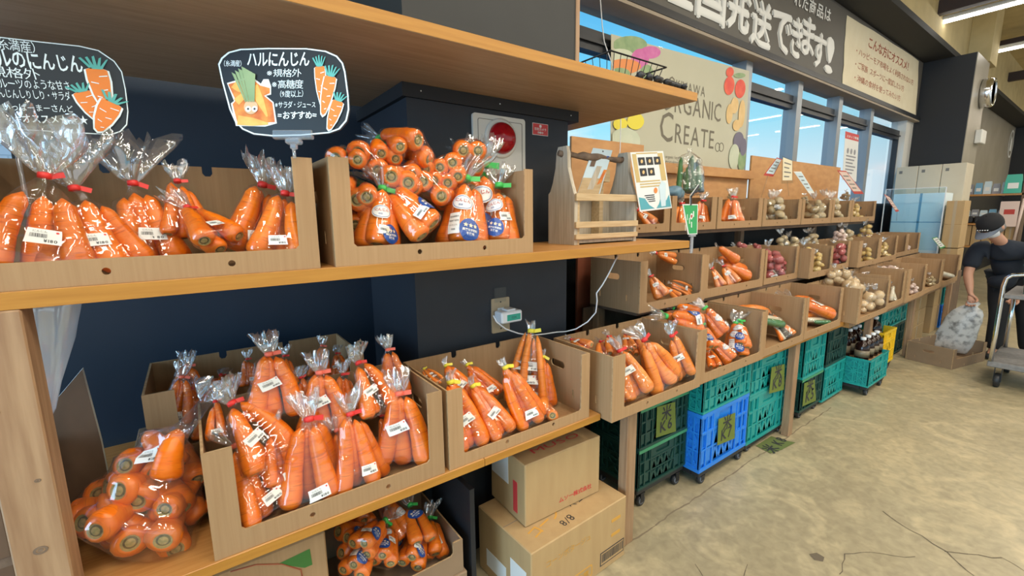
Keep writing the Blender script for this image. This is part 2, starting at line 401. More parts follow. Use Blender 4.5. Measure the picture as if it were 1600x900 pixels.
for _nm in ('carrot', 'carrot_pale'):
    _n = MATS[_nm].node_tree.nodes; _l = MATS[_nm].node_tree.links; _b = _n['Principled BSDF']; _src = _b.inputs['Base Color'].links[0].from_socket
    _tc = _n.new('ShaderNodeTexCoord'); _mp = _n.new('ShaderNodeMapping'); _mp.inputs['Scale'].default_value = (28, 28, 330); _nz = _n.new('ShaderNodeTexNoise'); _nz.inputs['Scale'].default_value = 1.0; _nz.inputs['Detail'].default_value = 1.0
    _l.new(_tc.outputs['Object'], _mp.inputs[0]); _l.new(_mp.outputs[0], _nz.inputs['Vector']); _r = _n.new('ShaderNodeValToRGB'); _r.color_ramp.elements[0].position = .30; _r.color_ramp.elements[0].color = (.76, .68, .6, 1); _r.color_ramp.elements[1].position = .40; _r.color_ramp.elements[1].color = (1, 1, 1, 1)
    _l.new(_nz.outputs['Fac'], _r.inputs[0]); _m = _n.new('ShaderNodeMix'); _m.data_type = 'RGBA'; _m.blend_type = 'MULTIPLY'; _m.inputs['Factor'].default_value = 1.0
    _l.new(_src, _m.inputs['A']); _l.new(_r.outputs[0], _m.inputs['B']); _l.new(_m.outputs['Result'], _b.inputs['Base Color'])
film_mat('bag_film', 0.015, (0.995, 0.995, 0.995), (0.055, 0.50), 0.9, 20)
film_mat('clip_plastic', 0.30, (0.9, 0.93, 0.96), (0.12, 0.6), 0.2, 9)
film_mat('thick_film', 0.05, (0.98, 0.98, 0.98), (0.08, 0.75), 1.0, 14)
film_mat('bag_tail', 0.13, (0.97, 0.98, 0.985), (0.20, 0.90), 1.0, 38)
film_mat('milky_film', 0.80, (0.88, 0.93, 0.98), (0.14, 0.7), 0.8, 9)
mat('tape_red', (0.75, 0.035, 0.03), 0.4)
mat('tape_orange', (0.85, 0.16, 0.10), 0.4)
mat('tape_yellow', (0.80, 0.68, 0.05), 0.4)
mat('tape_green', (0.05, 0.48, 0.09), 0.4)
mat('paper', (0.80, 0.80, 0.77), 0.5)
mat('paper_warm', (0.80, 0.72, 0.52), 0.6, col2=(0.76, 0.67, 0.47), scale=6)
mat('ink', (0.03, 0.03, 0.035), 0.6)
mat('ink_grey', (0.18, 0.17, 0.15), 0.6)
mat('ink_red', (0.50, 0.05, 0.035), 0.6)
mat('ink_brown', (0.42, 0.11, 0.05), 0.6)
mat('sticker_blue', (0.015, 0.07, 0.30), 0.35)
mat('sticker_star', (0.85, 0.72, 0.45), 0.4)
mat('chalkboard', (0.016, 0.021, 0.028), 0.38)
mat('chalk_white', (0.80, 0.90, 0.93), 0.6)
mat('chalk_teal', (0.10, 0.42, 0.38), 0.6)
mat('chalk_orange', (0.80, 0.22, 0.035), 0.6)
mat('photo_orange', (0.80, 0.30, 0.05), 0.5, col2=(0.55, 0.10, 0.02), scale=30)
mat('photo_yellow', (0.85, 0.50, 0.12), 0.5, col2=(0.75, 0.32, 0.05), scale=30)
glass_mat('clear_plastic', (0.93, 0.95, 0.97), 1.6, 0.05)
glass_mat('window_glass', (0.93, 0.97, 1.0), 1.1)
glass_mat('blue_acrylic', (0.86, 0.96, 1.0), 2.0, 0.02)
mat('cabinet_pale', (0.80, 0.92, 0.97), 0.4)
mat('frame_dark', (0.022, 0.024, 0.028), 0.4, 0.3)
mat('frame_alu', (0.30, 0.33, 0.36), 0.4, 0.6)
mat('white_metal', (0.72, 0.71, 0.66), 0.4)
mat('white_plastic', (0.80, 0.82, 0.84), 0.35)
mat('lcd_green', (0.03, 0.36, 0.27), 0.3)
mat('red_lens', (0.42, 0.003, 0.010), 0.12, col2=(0.30, 0.002, 0.008), scale=60)
mat('red_paint', (0.62, 0.05, 0.05), 0.45)
mat('chrome', (0.75, 0.76, 0.78), 0.18, 1.0)
mat('black_wire', (0.02, 0.02, 0.02), 0.4, 0.4)
mat('black_plastic', (0.02, 0.021, 0.023), 0.5)
mat('grey_rubber', (0.19, 0.20, 0.23), 0.6)
mat('crate_teal', (0.012, 0.33, 0.31), 0.42)
mat('crate_blue', (0.02, 0.23, 0.80), 0.42)
mat('crate_green', (0.008, 0.055, 0.045), 0.5)
mat('crate_trim', (0.06, 0.30, 0.15), 0.5)
mat('crate_yellow', (0.86, 0.56, 0.02), 0.42)
mat('lime_card', (0.15, 0.20, 0.03), 0.6)
mat('floor_card', (0.12, 0.16, 0.045), 0.7)
mat('bottle_dark', (0.020, 0.008, 0.006), 0.12)
mat('bottle_label', (0.20, 0.16, 0.10), 0.4)
mat('skin', (0.50, 0.26, 0.17), 0.55)
mat('cloth_navy', (0.012, 0.017, 0.028), 0.9)
mat('cloth_black', (0.010, 0.010, 0.012), 0.9)
mat('cap_grey', (0.13, 0.15, 0.19), 0.8)
mat('mask_white', (0.75, 0.76, 0.78), 0.8)
mat('hair_grey', (0.20, 0.19, 0.18), 0.8)
mat('newsprint', (0.62, 0.60, 0.57), 0.35, col2=(0.20, 0.19, 0.18), scale=16, lo=0.48, hi=0.68, detail=8, bump=0.3)
mat('cart_deck', (0.19, 0.18, 0.175), 0.5, col2=(0.26, 0.25, 0.24), scale=30)
mat('banner', (0.50, 0.48, 0.36), 0.6, col2=(0.54, 0.52, 0.40), scale=2)
mat('banner_ink', (0.16, 0.14, 0.10), 0.6)
mat('veg_red', (0.70, 0.05, 0.03), 0.5, col2=(0.8, 0.12, 0.05), scale=12)
mat('veg_yellow', (0.78, 0.66, 0.05), 0.5)
mat('veg_tan', (0.68, 0.44, 0.17), 0.5, col2=(0.76, 0.53, 0.24), scale=10)
mat('veg_pink', (0.55, 0.10, 0.34), 0.5, col2=(0.65, 0.18, 0.42), scale=14)
mat('veg_green', (0.30, 0.40, 0.20), 0.5, col2=(0.18, 0.30, 0.14), scale=14)
mat('veg_white', (0.60, 0.63, 0.48), 0.5, col2=(0.50, 0.55, 0.40), scale=8)
mat('veg_purple', (0.16, 0.14, 0.20), 0.5)
mat('veg_orange', (0.75, 0.25, 0.06), 0.5)
mat('leaflet_teal', (0.10, 0.38, 0.45), 0.5)
mat('leaflet_pale', (0.60, 0.72, 0.78), 0.5)
mat('leaflet_ochre', (0.58, 0.42, 0.17), 0.5)
mat('drink_green', (0.03, 0.34, 0.10), 0.35)
mat('vinyl_blue', (0.16, 0.28, 0.38), 0.35, col2=(0.10, 0.2, 0.25), scale=18)
mat('box_green', (0.05, 0.17, 0.03), 0.6)
mat('ochre_print', (0.66, 0.34, 0.06), 0.6)
mat('outside_brick', (0.70, 0.86, 0.90), 0.8)
mat('outside_ground', (0.45, 0.47, 0.46), 0.9, col2=(0.5, 0.52, 0.5), scale=2)
mat('van_blue', (0.03, 0.20, 0.62), 0.4)
mat('van_green', (0.06, 0.42, 0.30), 0.4)
mat('goods_blue', (0.20, 0.42, 0.60), 0.4)
mat('goods_grey', (0.30, 0.30, 0.33), 0.4)
mat('goods_dark', (0.03, 0.03, 0.033), 0.5)
mat('pink_paper', (0.72, 0.55, 0.48), 0.5)
mat('steel_panel', (0.30, 0.27, 0.21), 0.45, 0.2, col2=(0.36, 0.33, 0.27), scale=2)
mat('tube_light', (1, 1, 1), 0.5, emit=(1.0, 0.97, 0.9), estr=14)
mat('beam_dark', (0.035, 0.02, 0.018), 0.6)
mat('mascot_tan', (0.70, 0.45, 0.25), 0.5)

# concrete floor: blotches, worn pale swirls, hairline cracks, a saw joint
m = mat('concrete', (0.40, 0.33, 0.22), 0.42); n = m.node_tree.nodes; l = m.node_tree.links; b = n['Principled BSDF']
tc = n.new('ShaderNodeTexCoord')
def _noise(scale, detail, dist=0.0):
    z = n.new('ShaderNodeTexNoise'); z.inputs['Scale'].default_value = scale; z.inputs['Detail'].default_value = detail; z.inputs['Distortion'].default_value = dist
    l.new(tc.outputs['Object'], z.inputs['Vector']); return z
def _ramp(src, stops):
    r = n.new('ShaderNodeValToRGB'); e = r.color_ramp.elements
    e[0].position, e[0].color = stops[0][0], (*stops[0][1], 1); e[1].position, e[1].color = stops[-1][0], (*stops[-1][1], 1)
    for p, c in stops[1:-1]:
        x = e.new(p); x.color = (*c, 1)
    l.new(src, r.inputs[0]); return r
def _mix(a, bb, f, mode='MIX'):
    x = n.new('ShaderNodeMix'); x.data_type = 'RGBA'; x.blend_type = mode
    for s, k in ((a, 'A'), (bb, 'B'), (f, 'Factor')):
        if isinstance(s, (tuple, float)): x.inputs[k].default_value = (*s, 1) if isinstance(s, tuple) else s
        else: l.new(s, x.inputs[k])
    return x.outputs['Result']
big = _ramp(_noise(0.9, 6, 0.8).outputs['Fac'], [(0.3, (0.315, 0.26, 0.165)), (0.5, (0.385, 0.325, 0.205)), (0.7, (0.45, 0.375, 0.23))])
sw = _ramp(_noise(2.6, 8, 2.2).outputs['Fac'], [(0.50, (0, 0, 0)), (0.66, (1, 1, 1))])
fine = _ramp(_noise(22, 9, 0.6).outputs['Fac'], [(0.3, (0.84, 0.84, 0.84)), (0.7, (1.14, 1.14, 1.13))])
c1 = _mix(big.outputs[0], (0.58, 0.475, 0.29), sw.outputs[0])
c1b = _mix(big.outputs[0], c1, 0.55)
c2 = _mix(c1b, fine.outputs[0], 1.0, 'MULTIPLY')
spot = _ramp(_noise(1.7, 3, 0.2).outputs['Fac'], [(0.76, (0, 0, 0)), (0.80, (1, 1, 1))])
c3 = _mix(c2, (0.14, 0.115, 0.085), spot.outputs[0])
l.new(c3, b.inputs['Base Color'])
rr = _ramp(_noise(3, 4, 1.0).outputs['Fac'], [(0.3, (0.30, 0.30, 0.30)), (0.7, (0.5, 0.5, 0.5))]); l.new(rr.outputs[0], b.inputs['Roughness'])
mat('crack_dark', (0.14, 0.11, 0.075), 0.9)
mat('joint_dark', (0.24, 0.19, 0.125), 0.9)
# white wall of small blocks outside the left window
m = MATS['outside_brick']; n = m.node_tree.nodes; l = m.node_tree.links
br = n.new('ShaderNodeTexBrick'); tc2 = n.new('ShaderNodeTexCoord'); mp2 = n.new('ShaderNodeMapping'); mp2.inputs['Rotation'].default_value = (PI / 2, 0, 0)
l.new(tc2.outputs['Object'], mp2.inputs[0]); l.new(mp2.outputs[0], br.inputs['Vector']); br.inputs['Scale'].default_value = 5
br.inputs['Color1'].default_value = (0.90, 0.94, 0.95, 1); br.inputs['Color2'].default_value = (0.86, 0.91, 0.92, 1); br.inputs['Mortar'].default_value = (0.66, 0.74, 0.76, 1)
l.new(br.outputs[0], n['Principled BSDF'].inputs['Base Color'])

# ------------------------------------------------------------------ the room
mb = MB(); mb.box(-4.5, 20, -8, 2.3, -0.1, 0.0, 0)
def ribbon(mb, pts, w, mi, z=0.0012, seed=3):
    rnd = random.Random(seed); fine = []
    for a, b in zip(pts, pts[1:]):
        k = max(2, int((b - a).length / 0.035))
        for i in range(k): fine.append(a.lerp(b, i / k) + Vector((rnd.uniform(-.006, .006), rnd.uniform(-.006, .006), 0)))
    fine.append(pts[-1])
    for a, b in zip(fine, fine[1:]):
        d = (b - a).normalized(); p = Vector((-d.y, d.x, 0)) * w * rnd.uniform(.3, .7)
        mb.add([(a - p) + Vector((0, 0, z)), (a + p) + Vector((0, 0, z)), (b + p) + Vector((0, 0, z)), (b - p) + Vector((0, 0, z))], [(0, 3, 2, 1)], mi)
F = lambda u, v: on_z(u, v, 0)
for i, c in enumerate(([(1380, 800), (1410, 822), (1440, 838), (1478, 862), (1500, 882), (1522, 900)], [(1478, 862), (1530, 868), (1565, 872), (1600, 892)],
                       [(1313, 900), (1320, 866), (1345, 863), (1395, 868), (1430, 870)], [(1163, 900), (1168, 882)], [(1085, 880), (1098, 900)])):
    ribbon(mb, [F(*p) for p in c], 0.0045 if i < 2 else 0.0035, 1, seed=i)
ribbon(mb, [Vector((-1, 1.207, 0)), Vector((4, 1.203, 0))], 0.007, 2, seed=9)
stain = [F(*p) for p in ((1264, 866), (1276, 864), (1288, 871), (1286, 878), (1272, 875))]
mb.add([p + Vector((0, 0, .0015)) for p in stain], [(0, 4, 3, 2, 1)], 1)
floor = struct(mb.build('floor', [MATS['concrete'], MATS['crack_dark'], MATS['joint_dark']]))

CEIL = 4.55
struct(MB().box(-4.5, 20, -8, 2.3, CEIL, CEIL + .1).build('ceiling', MATS['cream_wall']))
# dark navy wall behind the shelves, window at its end
struct(MB().box(-0.42, 1.56, 2.17, 2.3, 0, CEIL).build('wall_back', MATS['navy_wall']))
struct(MB().box(-4.5, -0.42, 2.17, 2.3, 0, 1.0).build('wall_left_lower', MATS['navy_wall']))
struct(MB().box(-4.5, -0.42, 2.17, 2.3, 2.10, CEIL).build('wall_left_upper', MATS['navy_wall']))
w = struct(MB().box(-4.5, -0.45, 2.225, 2.231, 1.03, 2.08).build('window_1', MATS['window_glass']))
fr = MB(); fr.box(-4.5, -0.42, 2.2, 2.26, 1.0, 1.03); fr.box(-4.5, -0.42, 2.2, 2.26, 2.07, 2.10); fr.box(-0.45, -0.42, 2.2, 2.26, 1.03, 2.07); fr.box(-2.0, -1.95, 2.2, 2.26, 1.03, 2.07)
struct(fr.build('window_frame', MATS['frame_dark'], w))
# pillar with its wider dark head, upper cladding above the top shelf
pl = MB(); pl.box(0.706, 1.524, 1.635, 2.17, 0, 2.037); pl.box(0.686, 1.581, 1.62, 2.17, 1.987, 2.036, 1)
pl.box(0.70, 1.552, 1.62, 2.17, 2.075, CEIL, 2); pl.box(1.552, 1.575, 1.615, 2.2, 2.075, CEIL, 3)
for px_ in (0.76, 1.12, 1.53): pl.ball((px_, 1.6195, 2.013), 0.0028, 8, 4)
struct(pl.build('pillar', [MATS['pillar_paint'], MATS['black_paint'], MATS['pillar_upper'], MATS['post_wood'], MATS['white_metal']]))
# window wall
struct(MB().box(1.524, 9.2, 2.18, 2.3, 0, 1.62).build('wall_under_windows', MATS['black_paint']))
SG = MB(); SG.box(1.575, 9.2, 2.10, 2.30, 2.90, 3.74, 0)
struct(SG.build('wall_over_windows', [MATS['sign_grey']]))
lg = MB(); lg.box(1.575, 9.2, 2.055, 2.30, 2.872, 2.90, 0); lg.box(1.575, 9.2, 2.05, 2.10, 2.895, 2.945, 1)
struct(lg.build('trim_1', [MATS['ledge'], MATS['frame_dark']]))
struct(MB().box(1.575, 20, 1.75, 2.3, 3.726, 3.80).build('trim_2', MATS['soffit']))
struct(MB().box(1.575, 20, 1.752, 2.3, 3.80, CEIL).build('wall_upper', MATS['cream_wall']))
YW = 2.2
xs = lambda u, v=200: on_y(u, v, YW).x
mull = [1.60, xs(1160, 150), xs(1238), xs(1303), xs(1354), 8.85]
zt0, zt1 = 2.60, 2.73
for k in range(len(mull) - 1):
    a, b = mull[k], mull[k + 1]
    g = MB(); g.box(a + .05, b, 2.222, 2.228, 1.65, zt0); g.box(a + .05, b, 2.222, 2.228, zt1, 2.872)
    g = struct(g.build('window_%d' % (k + 2), MATS['window_glass']))
    f = MB(); f.box(a + .05, b, 2.19, 2.26, zt0, zt1, 0); f.box(a + .05, b, 2.17, 2.26, zt0 + .045, zt0 + .06, 0); f.box(a + .05, b, 2.19, 2.26, 1.62, 1.65, 0)
    f.box(a + .05, a + .075, 2.19, 2.26, 1.65, zt0, 0); f.box(b - .025, b, 2.19, 2.26, 1.65, zt0, 0)
    struct(f.build('window_frame', MATS['frame_dark'], g))
    f = MB(); f.box(a - .06, a + .05, 2.15, 2.28, 1.62, 2.872); struct(f.build('window_mullion', MATS['frame_alu'], g))
struct(MB().box(8.85, 9.2, 2.12, 2.3, 1.62, 2.9).build('trim_3', MATS['white_metal']))
# black column with a narrow face to the aisle
xr = on_y(1546, 97, 1.53).x
struct(MB().box(9.2, xr, 1.53, 2.3, 0, 3.726).build('column', MATS['black_paint']))
struct(MB().box(9.21, xr, 1.522, 1.53, 0, 3.726).build('trim_4', MATS['steel_panel']))
struct(MB().box(9.9, xr + .35, 1.50, 1.75, 3.727, CEIL).build('trim_5', MATS['cream_wall']))
struct(MB().box(xr, 20, 2.1, 2.3, 1.9, 3.726).build('wall_far_panel', MATS['steel_panel']))
struct(MB().box(xr, 20, 2.12, 2.3, 0, 1.9).build('wall_far_lower', MATS['black_paint']))
struct(MB().box(18.5, 19.2, 1.5, 2.3, 0, 3.72).build('column_far', MATS['black_paint']))
struct(MB().box(20, 20.2, -8, 2.3, 0, CEIL).build('wall_right', MATS['cream_wall']))
# dark ceiling beams with lamps under them
for k, (u, v) in enumerate(((1468, 13), (1552, 75), (1576, 121))):
    p = on_y(u, v, 1.75)
    struct(MB().box(p.x - .06, p.x + .06, -8, 1.75, p.z - .08, p.z + .08).build('beam_%d' % (k + 1), MATS['beam_dark']))
def ceiling_lamp(x, y, z, label):
    t = thing('ceiling_lamp', label, 'lamp', (x, y, z), 0, 'fluorescent lamps under the ceiling')
    b = MB(); b.box(-.06, .06, -.62, .62, 0, .05, 0, None, .01); b.box(-.012, .012, -.4, -.38, .05, CEIL - z, 0); b.box(-.012, .012, .38, .4, .05, CEIL - z, 0); b.build('housing', MATS['white_metal'], t)
    b = MB(); b.tube([(0, -.6, -.018), (0, .6, -.018)], .017, 8); b.build('tube', MATS['tube_light'], t)
    return t
for k, (u, v, du) in enumerate(((1570, 8, 0), (1592, 72, 0))):
    p = on_z(u, v, 4.0)
    ceiling_lamp(p.x, p.y, 4.0, ('bright fluorescent tube lamp in the top right corner of the ceiling', 'smaller fluorescent tube lamp beyond, just below the corner lamp')[k])
k = 0
for x in (0.5, 4.5, 8.2, 10.4, 12.6, 15.0):
    for y in (-1.7, -3.4):
        ceiling_lamp(x, y, 4.0, 'fluorescent tube lamp over the aisle behind the viewer'); LABELS.pop('fluorescent tube lamp over the aisle behind the viewer')
# outside
struct(MB().box(-30, 60, 2.6, 60, -0.6, -0.5).build('ground_outside', MATS['outside_ground']))
struct(MB().box(-6, -0.2, 3.6, 3.8, -0.5, 2.6).build('wall_outside', MATS['outside_brick']))

# ------------------------------------------------------------------ shelving
FY = 1.19
SH = thing('wooden_shelf_unit', 'tall wooden shelf unit with three long boards against the navy wall', 'shelf', (0, FY, 0))
def board(name, x0, x1, y0, y1, z0, z1, par, mats=('wood', 'wood_edge')):
    b = MB(); b.box(x0, x1, y0, y1, z0, z1, 0, None, .002)
    b.box(x0, x1, y0 - .0015, y0, z0 + .001, z1 - .001, 1)
    return b.build(name, [MATS[m] for m in mats], par)
board('shelf', -1.6, 1.885, 0, .90, 2.037, 2.073, SH, ('shelf_under', 'wood_edge'))
board('shelf', -1.6, 1.885, 0, .44, 1.387, 1.421, SH)
board('shelf', -1.6, 0.735, 0, .44, 0.700, 0.728, SH); board('shelf', -1.6, 0.70, .442, .90, 0.700, 0.728, SH)
board('shelf', 0.737, 1.305, 0, .44, 0.700, 0.728, SH)
def post(x0, x1, y0, y1, z0, z1, par):
    return MB().box(x0, x1, y0, y1, z0, z1, 0, None, .003).build('post', MATS['post_wood'], par)
o = post(-.345, -.268, -0.006, .07, 0, 1.387, SH)
kb = MB()
for kx, kz, kr in ((-.305, .905, .011), (-.325, 1.20, .006), (-.29, 1.05, .005), (-.318, .80, .007)): kb.prism(circ(kx, kz, kr, 14, kr * .75), [circ(kx, kz, kr * .62, 14, kr * .45)], -.0068, -.006, 0); kb.prism(circ(kx, kz, kr * .4, 10, kr * .3), [], -.0068, -.006, 0)
kb.build('wood_knot', MATS['branch'], o)
post(-1.5, -1.43, .8, .87, 0, 2.037, SH)
MB().box(-.62, -.5, .50, .60, 1.93, 2.037, 0, None, .003).build('bracket', MATS['post_wood'], SH)

RU = thing('stepped_display_stand', 'long stepped wooden display stand in three tiers under the windows', 'display stand', (1.42, FY, 0))
XE = 7.62
b = board('shelf', 0.0, 2.62, 0, .42, 0.672, 0.704, RU); b = board('shelf', 2.625, XE - 1.42, -.03, .42, 0.655, 0.704, RU, ('wood', 'post_wood'))
board('shelf', 0.52, 6.15, .33, .68, 0.992, 1.018, RU, ('dark_ply', 'dark_ply')); board('shelf', 0.80, 5.15, .57, .93, 1.405, 1.432, RU, ('dark_ply', 'dark_ply'))
for xx in (0.08, 1.80, 3.30, 4.65, 6.3):
    post(xx, xx + .065, 0.010, .058, 0, 0.672 if xx < 2.6 else .655, RU)
for xx in (0.53, 2.2, 3.8, 4.62, 6.05): post(xx, xx + .06, .62, .67, 0, 0.992, RU); (post(xx + .4, xx + .46, .84, .9, 0, 1.405, RU) if xx < 5 else None)
MB().box(.45, 6.1, .665, .675, .45, .992).build('back_panel', MATS['dark_ply'], RU)

# boards standing in front of the windows
def planks(name, pts, y, th, label, extra=None):
    xs_ = [p.x for p in pts]; zs_ = [p.z for p in pts]
    b = MB(); b.box(min(xs_), max(xs_), y - th, y, 1.432, max(zs_), 0, None, .002)
    if extra: b.box(min(xs_), max(xs_) + .02, y - th - .05, y, max(zs_) - .075, max(zs_), 0, None, .003)
    o = b.build(name, MATS['plywood']); return tag(o, label, 'board')
planks('plywood_board', [on_y(890, 213, 2.14), on_y(1003, 236, 2.14)], 2.14, .018, 'orange plywood board behind the wooden tool tote')
planks('plywood_board', [on_y(1006, 262, 2.14), on_y(1166, 268, 2.14)], 2.14, .018, 'plywood board with a thick top rail under the organic banner', True)
planks('plywood_board', [on_y(1172, 247, 2.14), on_y(1311, 262, 2.14)], 2.14, .018, 'wide plywood board below the sky window, right of the banner')
q = [on_y(903, 400, 1.95), on_y(938, 470, 1.95)]
tag(MB().box(q[0].x, q[1].x, 1.95, 1.97, 0, q[0].z + .03, 0, None, .002).build('reddish_board', MATS['reddish']), 'narrow reddish brown board standing in the gap right of the pillar', 'board')

# ------------------------------------------------------------------ cardboard trays with a cut-away front
o_room = {}
def tray(x0, x1, y0, z, label, h=.275, d=.36, lip=.055, tabs=(.05, .05), yaw=0.0, mats=('cardboard', 'cardboard_edge'), hole=True, group='open cardboard cartons of vegetables', origin=None, backdrop=0.0):
    w = x1 - x0; t = .006; b = MB()
    ta, tb = tabs
    notch = [circ(w * q, .026, .0075, 10) for q in (.36, .70)] if w > .4 else []
    out = [(0, 0), (w, 0), (w, h), (w - tb, h), (w - tb, lip + .008), (w - tb - .008, lip), (ta + .008, lip), (ta, lip + .008), (ta, h), (0, h)]
    b.prism(out, notch, 0, t, 0, None, 1)
    hs = [rrect(d * .38, d * .62, h * .60, h * .72, h * .058)] if hole else []
    sl = [rrect(d * .22, d * .24, h * .2, h * .33, d * .009), rrect(d * .76, d * .78, h * .2, h * .33, d * .009)] if hole else []
    side = [(0, 0), (d - 2 * t, 0), (d - 2 * t, h), (0, h)]
    for x in (0, w - t):
        b.prism([(p[0], p[1]) for p in side], hs + sl, 0, t, 0, Matrix(((0, 1, 0, x), (1, 0, 0, t), (0, 0, 1, 0), (0, 0, 0, 1))), 1)
    hb = h - backdrop; n = .012; bo = [(0, 0), (w, 0), (w, hb)]
    for q in (.68, .34):
        bo += [(w * q + n, hb), (w * q + n, hb - .018), (w * q + n * .5, hb - .026), (w * q - n * .5, hb - .026), (w * q - n, hb - .018), (w * q - n, hb)]
    bo += [(0, hb)]
    b.prism(bo, [], d - t, d, 0, None, 1)
    b.box(t, w - t, t, d - t, 0, t, 0)
    # inner folded flap on the front tabs
    b.box(t, ta * .8, t, t * 2, t, h * .98, 0); b.box(w - tb * .8, w - t, t, t * 2, t, h * .98, 0)
    o = b.build('cardboard_tray', [MATS[m] for m in mats], None, origin or (x0, y0, z), yaw)
    o_room[o.name] = (x0, x1, y0, y0 + d, z, lip, h)
    tag(o, label, 'box', group); return o
ZM, ZL, Z1, Z2, Z3 = 1.4215, .7285, .7045, 1.0185, 1.4325
TR = {}
TR['m1'] = tray(-.372, .262, FY + .006, ZM, 'open cardboard carton under the two chalkboard signs', h=.272, lip=.052, tabs=(.05, .045))
TR['m2'] = tray(.300, .955, FY + .004, ZM, 'open cardboard carton heaped with carrots beside the fire alarm', h=.278, lip=.050, tabs=(.05, .035))
TR['lf'] = tray(-.034, .588, FY + .006, ZL, 'wide open cardboard carton beside the big round bag of carrots', h=.280, lip=.055, tabs=(.062, .05))
TR['l3'] = tray(.606, 1.246, FY + .006, ZL, 'open cardboard carton on the low board below the wall outlet', h=.272, lip=.040, tabs=(.055, .045), yaw=-.0)
TR['t1a'] = tray(1.315, 1.955, 1.135, Z1, 'open cardboard carton standing above crate K6', h=.280, lip=.045, tabs=(.075, .04))
TR['t1b'] = tray(1.965, 2.625, 1.148, Z1, 'open cardboard carton with stickered carrots above the teal crates', h=.280, lip=.048, tabs=(.05, .04))
TR['t1c'] = tray(2.645, 3.205, 1.160, Z1, 'open cardboard carton with dark burdock and mixed roots', h=.285, lip=.045, tabs=(.03, .03))
TR['t1d'] = tray(3.225, 3.865, 1.165, Z1, 'half empty cardboard carton with two bags above crate K5', h=.285, lip=.05, tabs=(.04, .04))
TR['t1e'] = tray(4.00, 4.72, 1.10, Z1, 'open cardboard carton of onions jutting forward over the bottle crate', h=.27, lip=.04, tabs=(.05, .04))
TR['t1f'] = tray(4.74, 5.24, 1.12, Z1, 'open cardboard carton of white radish beyond the onions', h=.30, lip=.05, tabs=(.04, .04))
TR['t1g'] = tray(5.27, 5.90, 1.11, Z1, 'open cardboard carton with pinkish garlic bags', h=.31, lip=.05, tabs=(.10, .05))
TR['t1h'] = tray(5.92, 6.62, 1.12, Z1, 'open cardboard carton with pale ginger roots near the stand end', h=.31, lip=.05, tabs=(.04, .05))
TR['t1i'] = tray(6.64, 7.45, 1.12, Z1, 'last open cardboard carton at the far end of the front row', h=.31, lip=.05, tabs=(.04, .05))
TR['t2a'] = tray(1.905, 2.53, 1.475, Z2, 'grey sided cardboard carton right of the dangling white cable', h=.28, lip=.05, tabs=(.06, .045))
TR['t2b'] = tray(2.545, 3.32, 1.495, Z2, 'middle tier cardboard carton holding one huge fat carrot', h=.27, lip=.055, tabs=(.05, .045))
TR['t2c'] = tray(3.37, 3.93, 1.51, Z2, 'middle tier cardboard carton full of red potatoes', h=.255, lip=.045, tabs=(.03, .04))
TR['t2d'] = tray(3.95, 4.40, 1.43, Z2, 'middle tier cardboard carton of yellow potatoes pulled forward', h=.24, lip=.05, tabs=(.06, .04))
TR['t2e'] = tray(4.42, 5.02, 1.50, Z2, 'middle tier cardboard carton of red sweet potatoes', h=.25, lip=.05, tabs=(.04, .05))
TR['t2f'] = tray(5.06, 5.66, 1.44, Z2, 'middle tier cardboard carton with one slumped bag of yellow potatoes', h=.25, lip=.05, tabs=(.08, .05))
TR['t2g'] = tray(5.68, 6.28, 1.45, Z2, 'last cardboard carton of the middle tier with ginger', h=.26, lip=.05, tabs=(.06, .05))
TR['t2h'] = tray(6.31, 6.88, 1.50, Z2, 'cardboard carton past the middle tier end holding white bags', h=.25, lip=.05, tabs=(.06, .05))
TR['t2i'] = tray(6.91, 7.46, 1.51, Z2, 'outermost middle tier cardboard carton beside the blue sheet', h=.25, lip=.05, tabs=(.06, .05))
Y3 = FY + .535
x3 = lambda u, v=350: on_y(u, v, Y3).x
e3 = [x3(968, 372), x3(1047, 366), x3(1119, 360), x3(1190.5), x3(1251), x3(1298), x3(1328), x3(1366)]
n3 = ['top tier cardboard carton half hidden by the wooden tote', 'top tier cardboard carton behind the green drink sign', 'top tier cardboard carton with one upright carrot bag',
      'top tier cardboard carton full of grey potatoes', 'top tier cardboard carton with a window of clear bags', 'top tier cardboard carton with beige potatoes below the papers', 'last cardboard carton of the top tier by the blue panel']
for k in range(7):
    TR['t3%s' % 'abcdefg'[k]] = tray(e3[k] + .01, e3[k + 1] - .01, Y3, Z3, n3[k], h=.225, d=.34, lip=.052, tabs=(.05, .06))

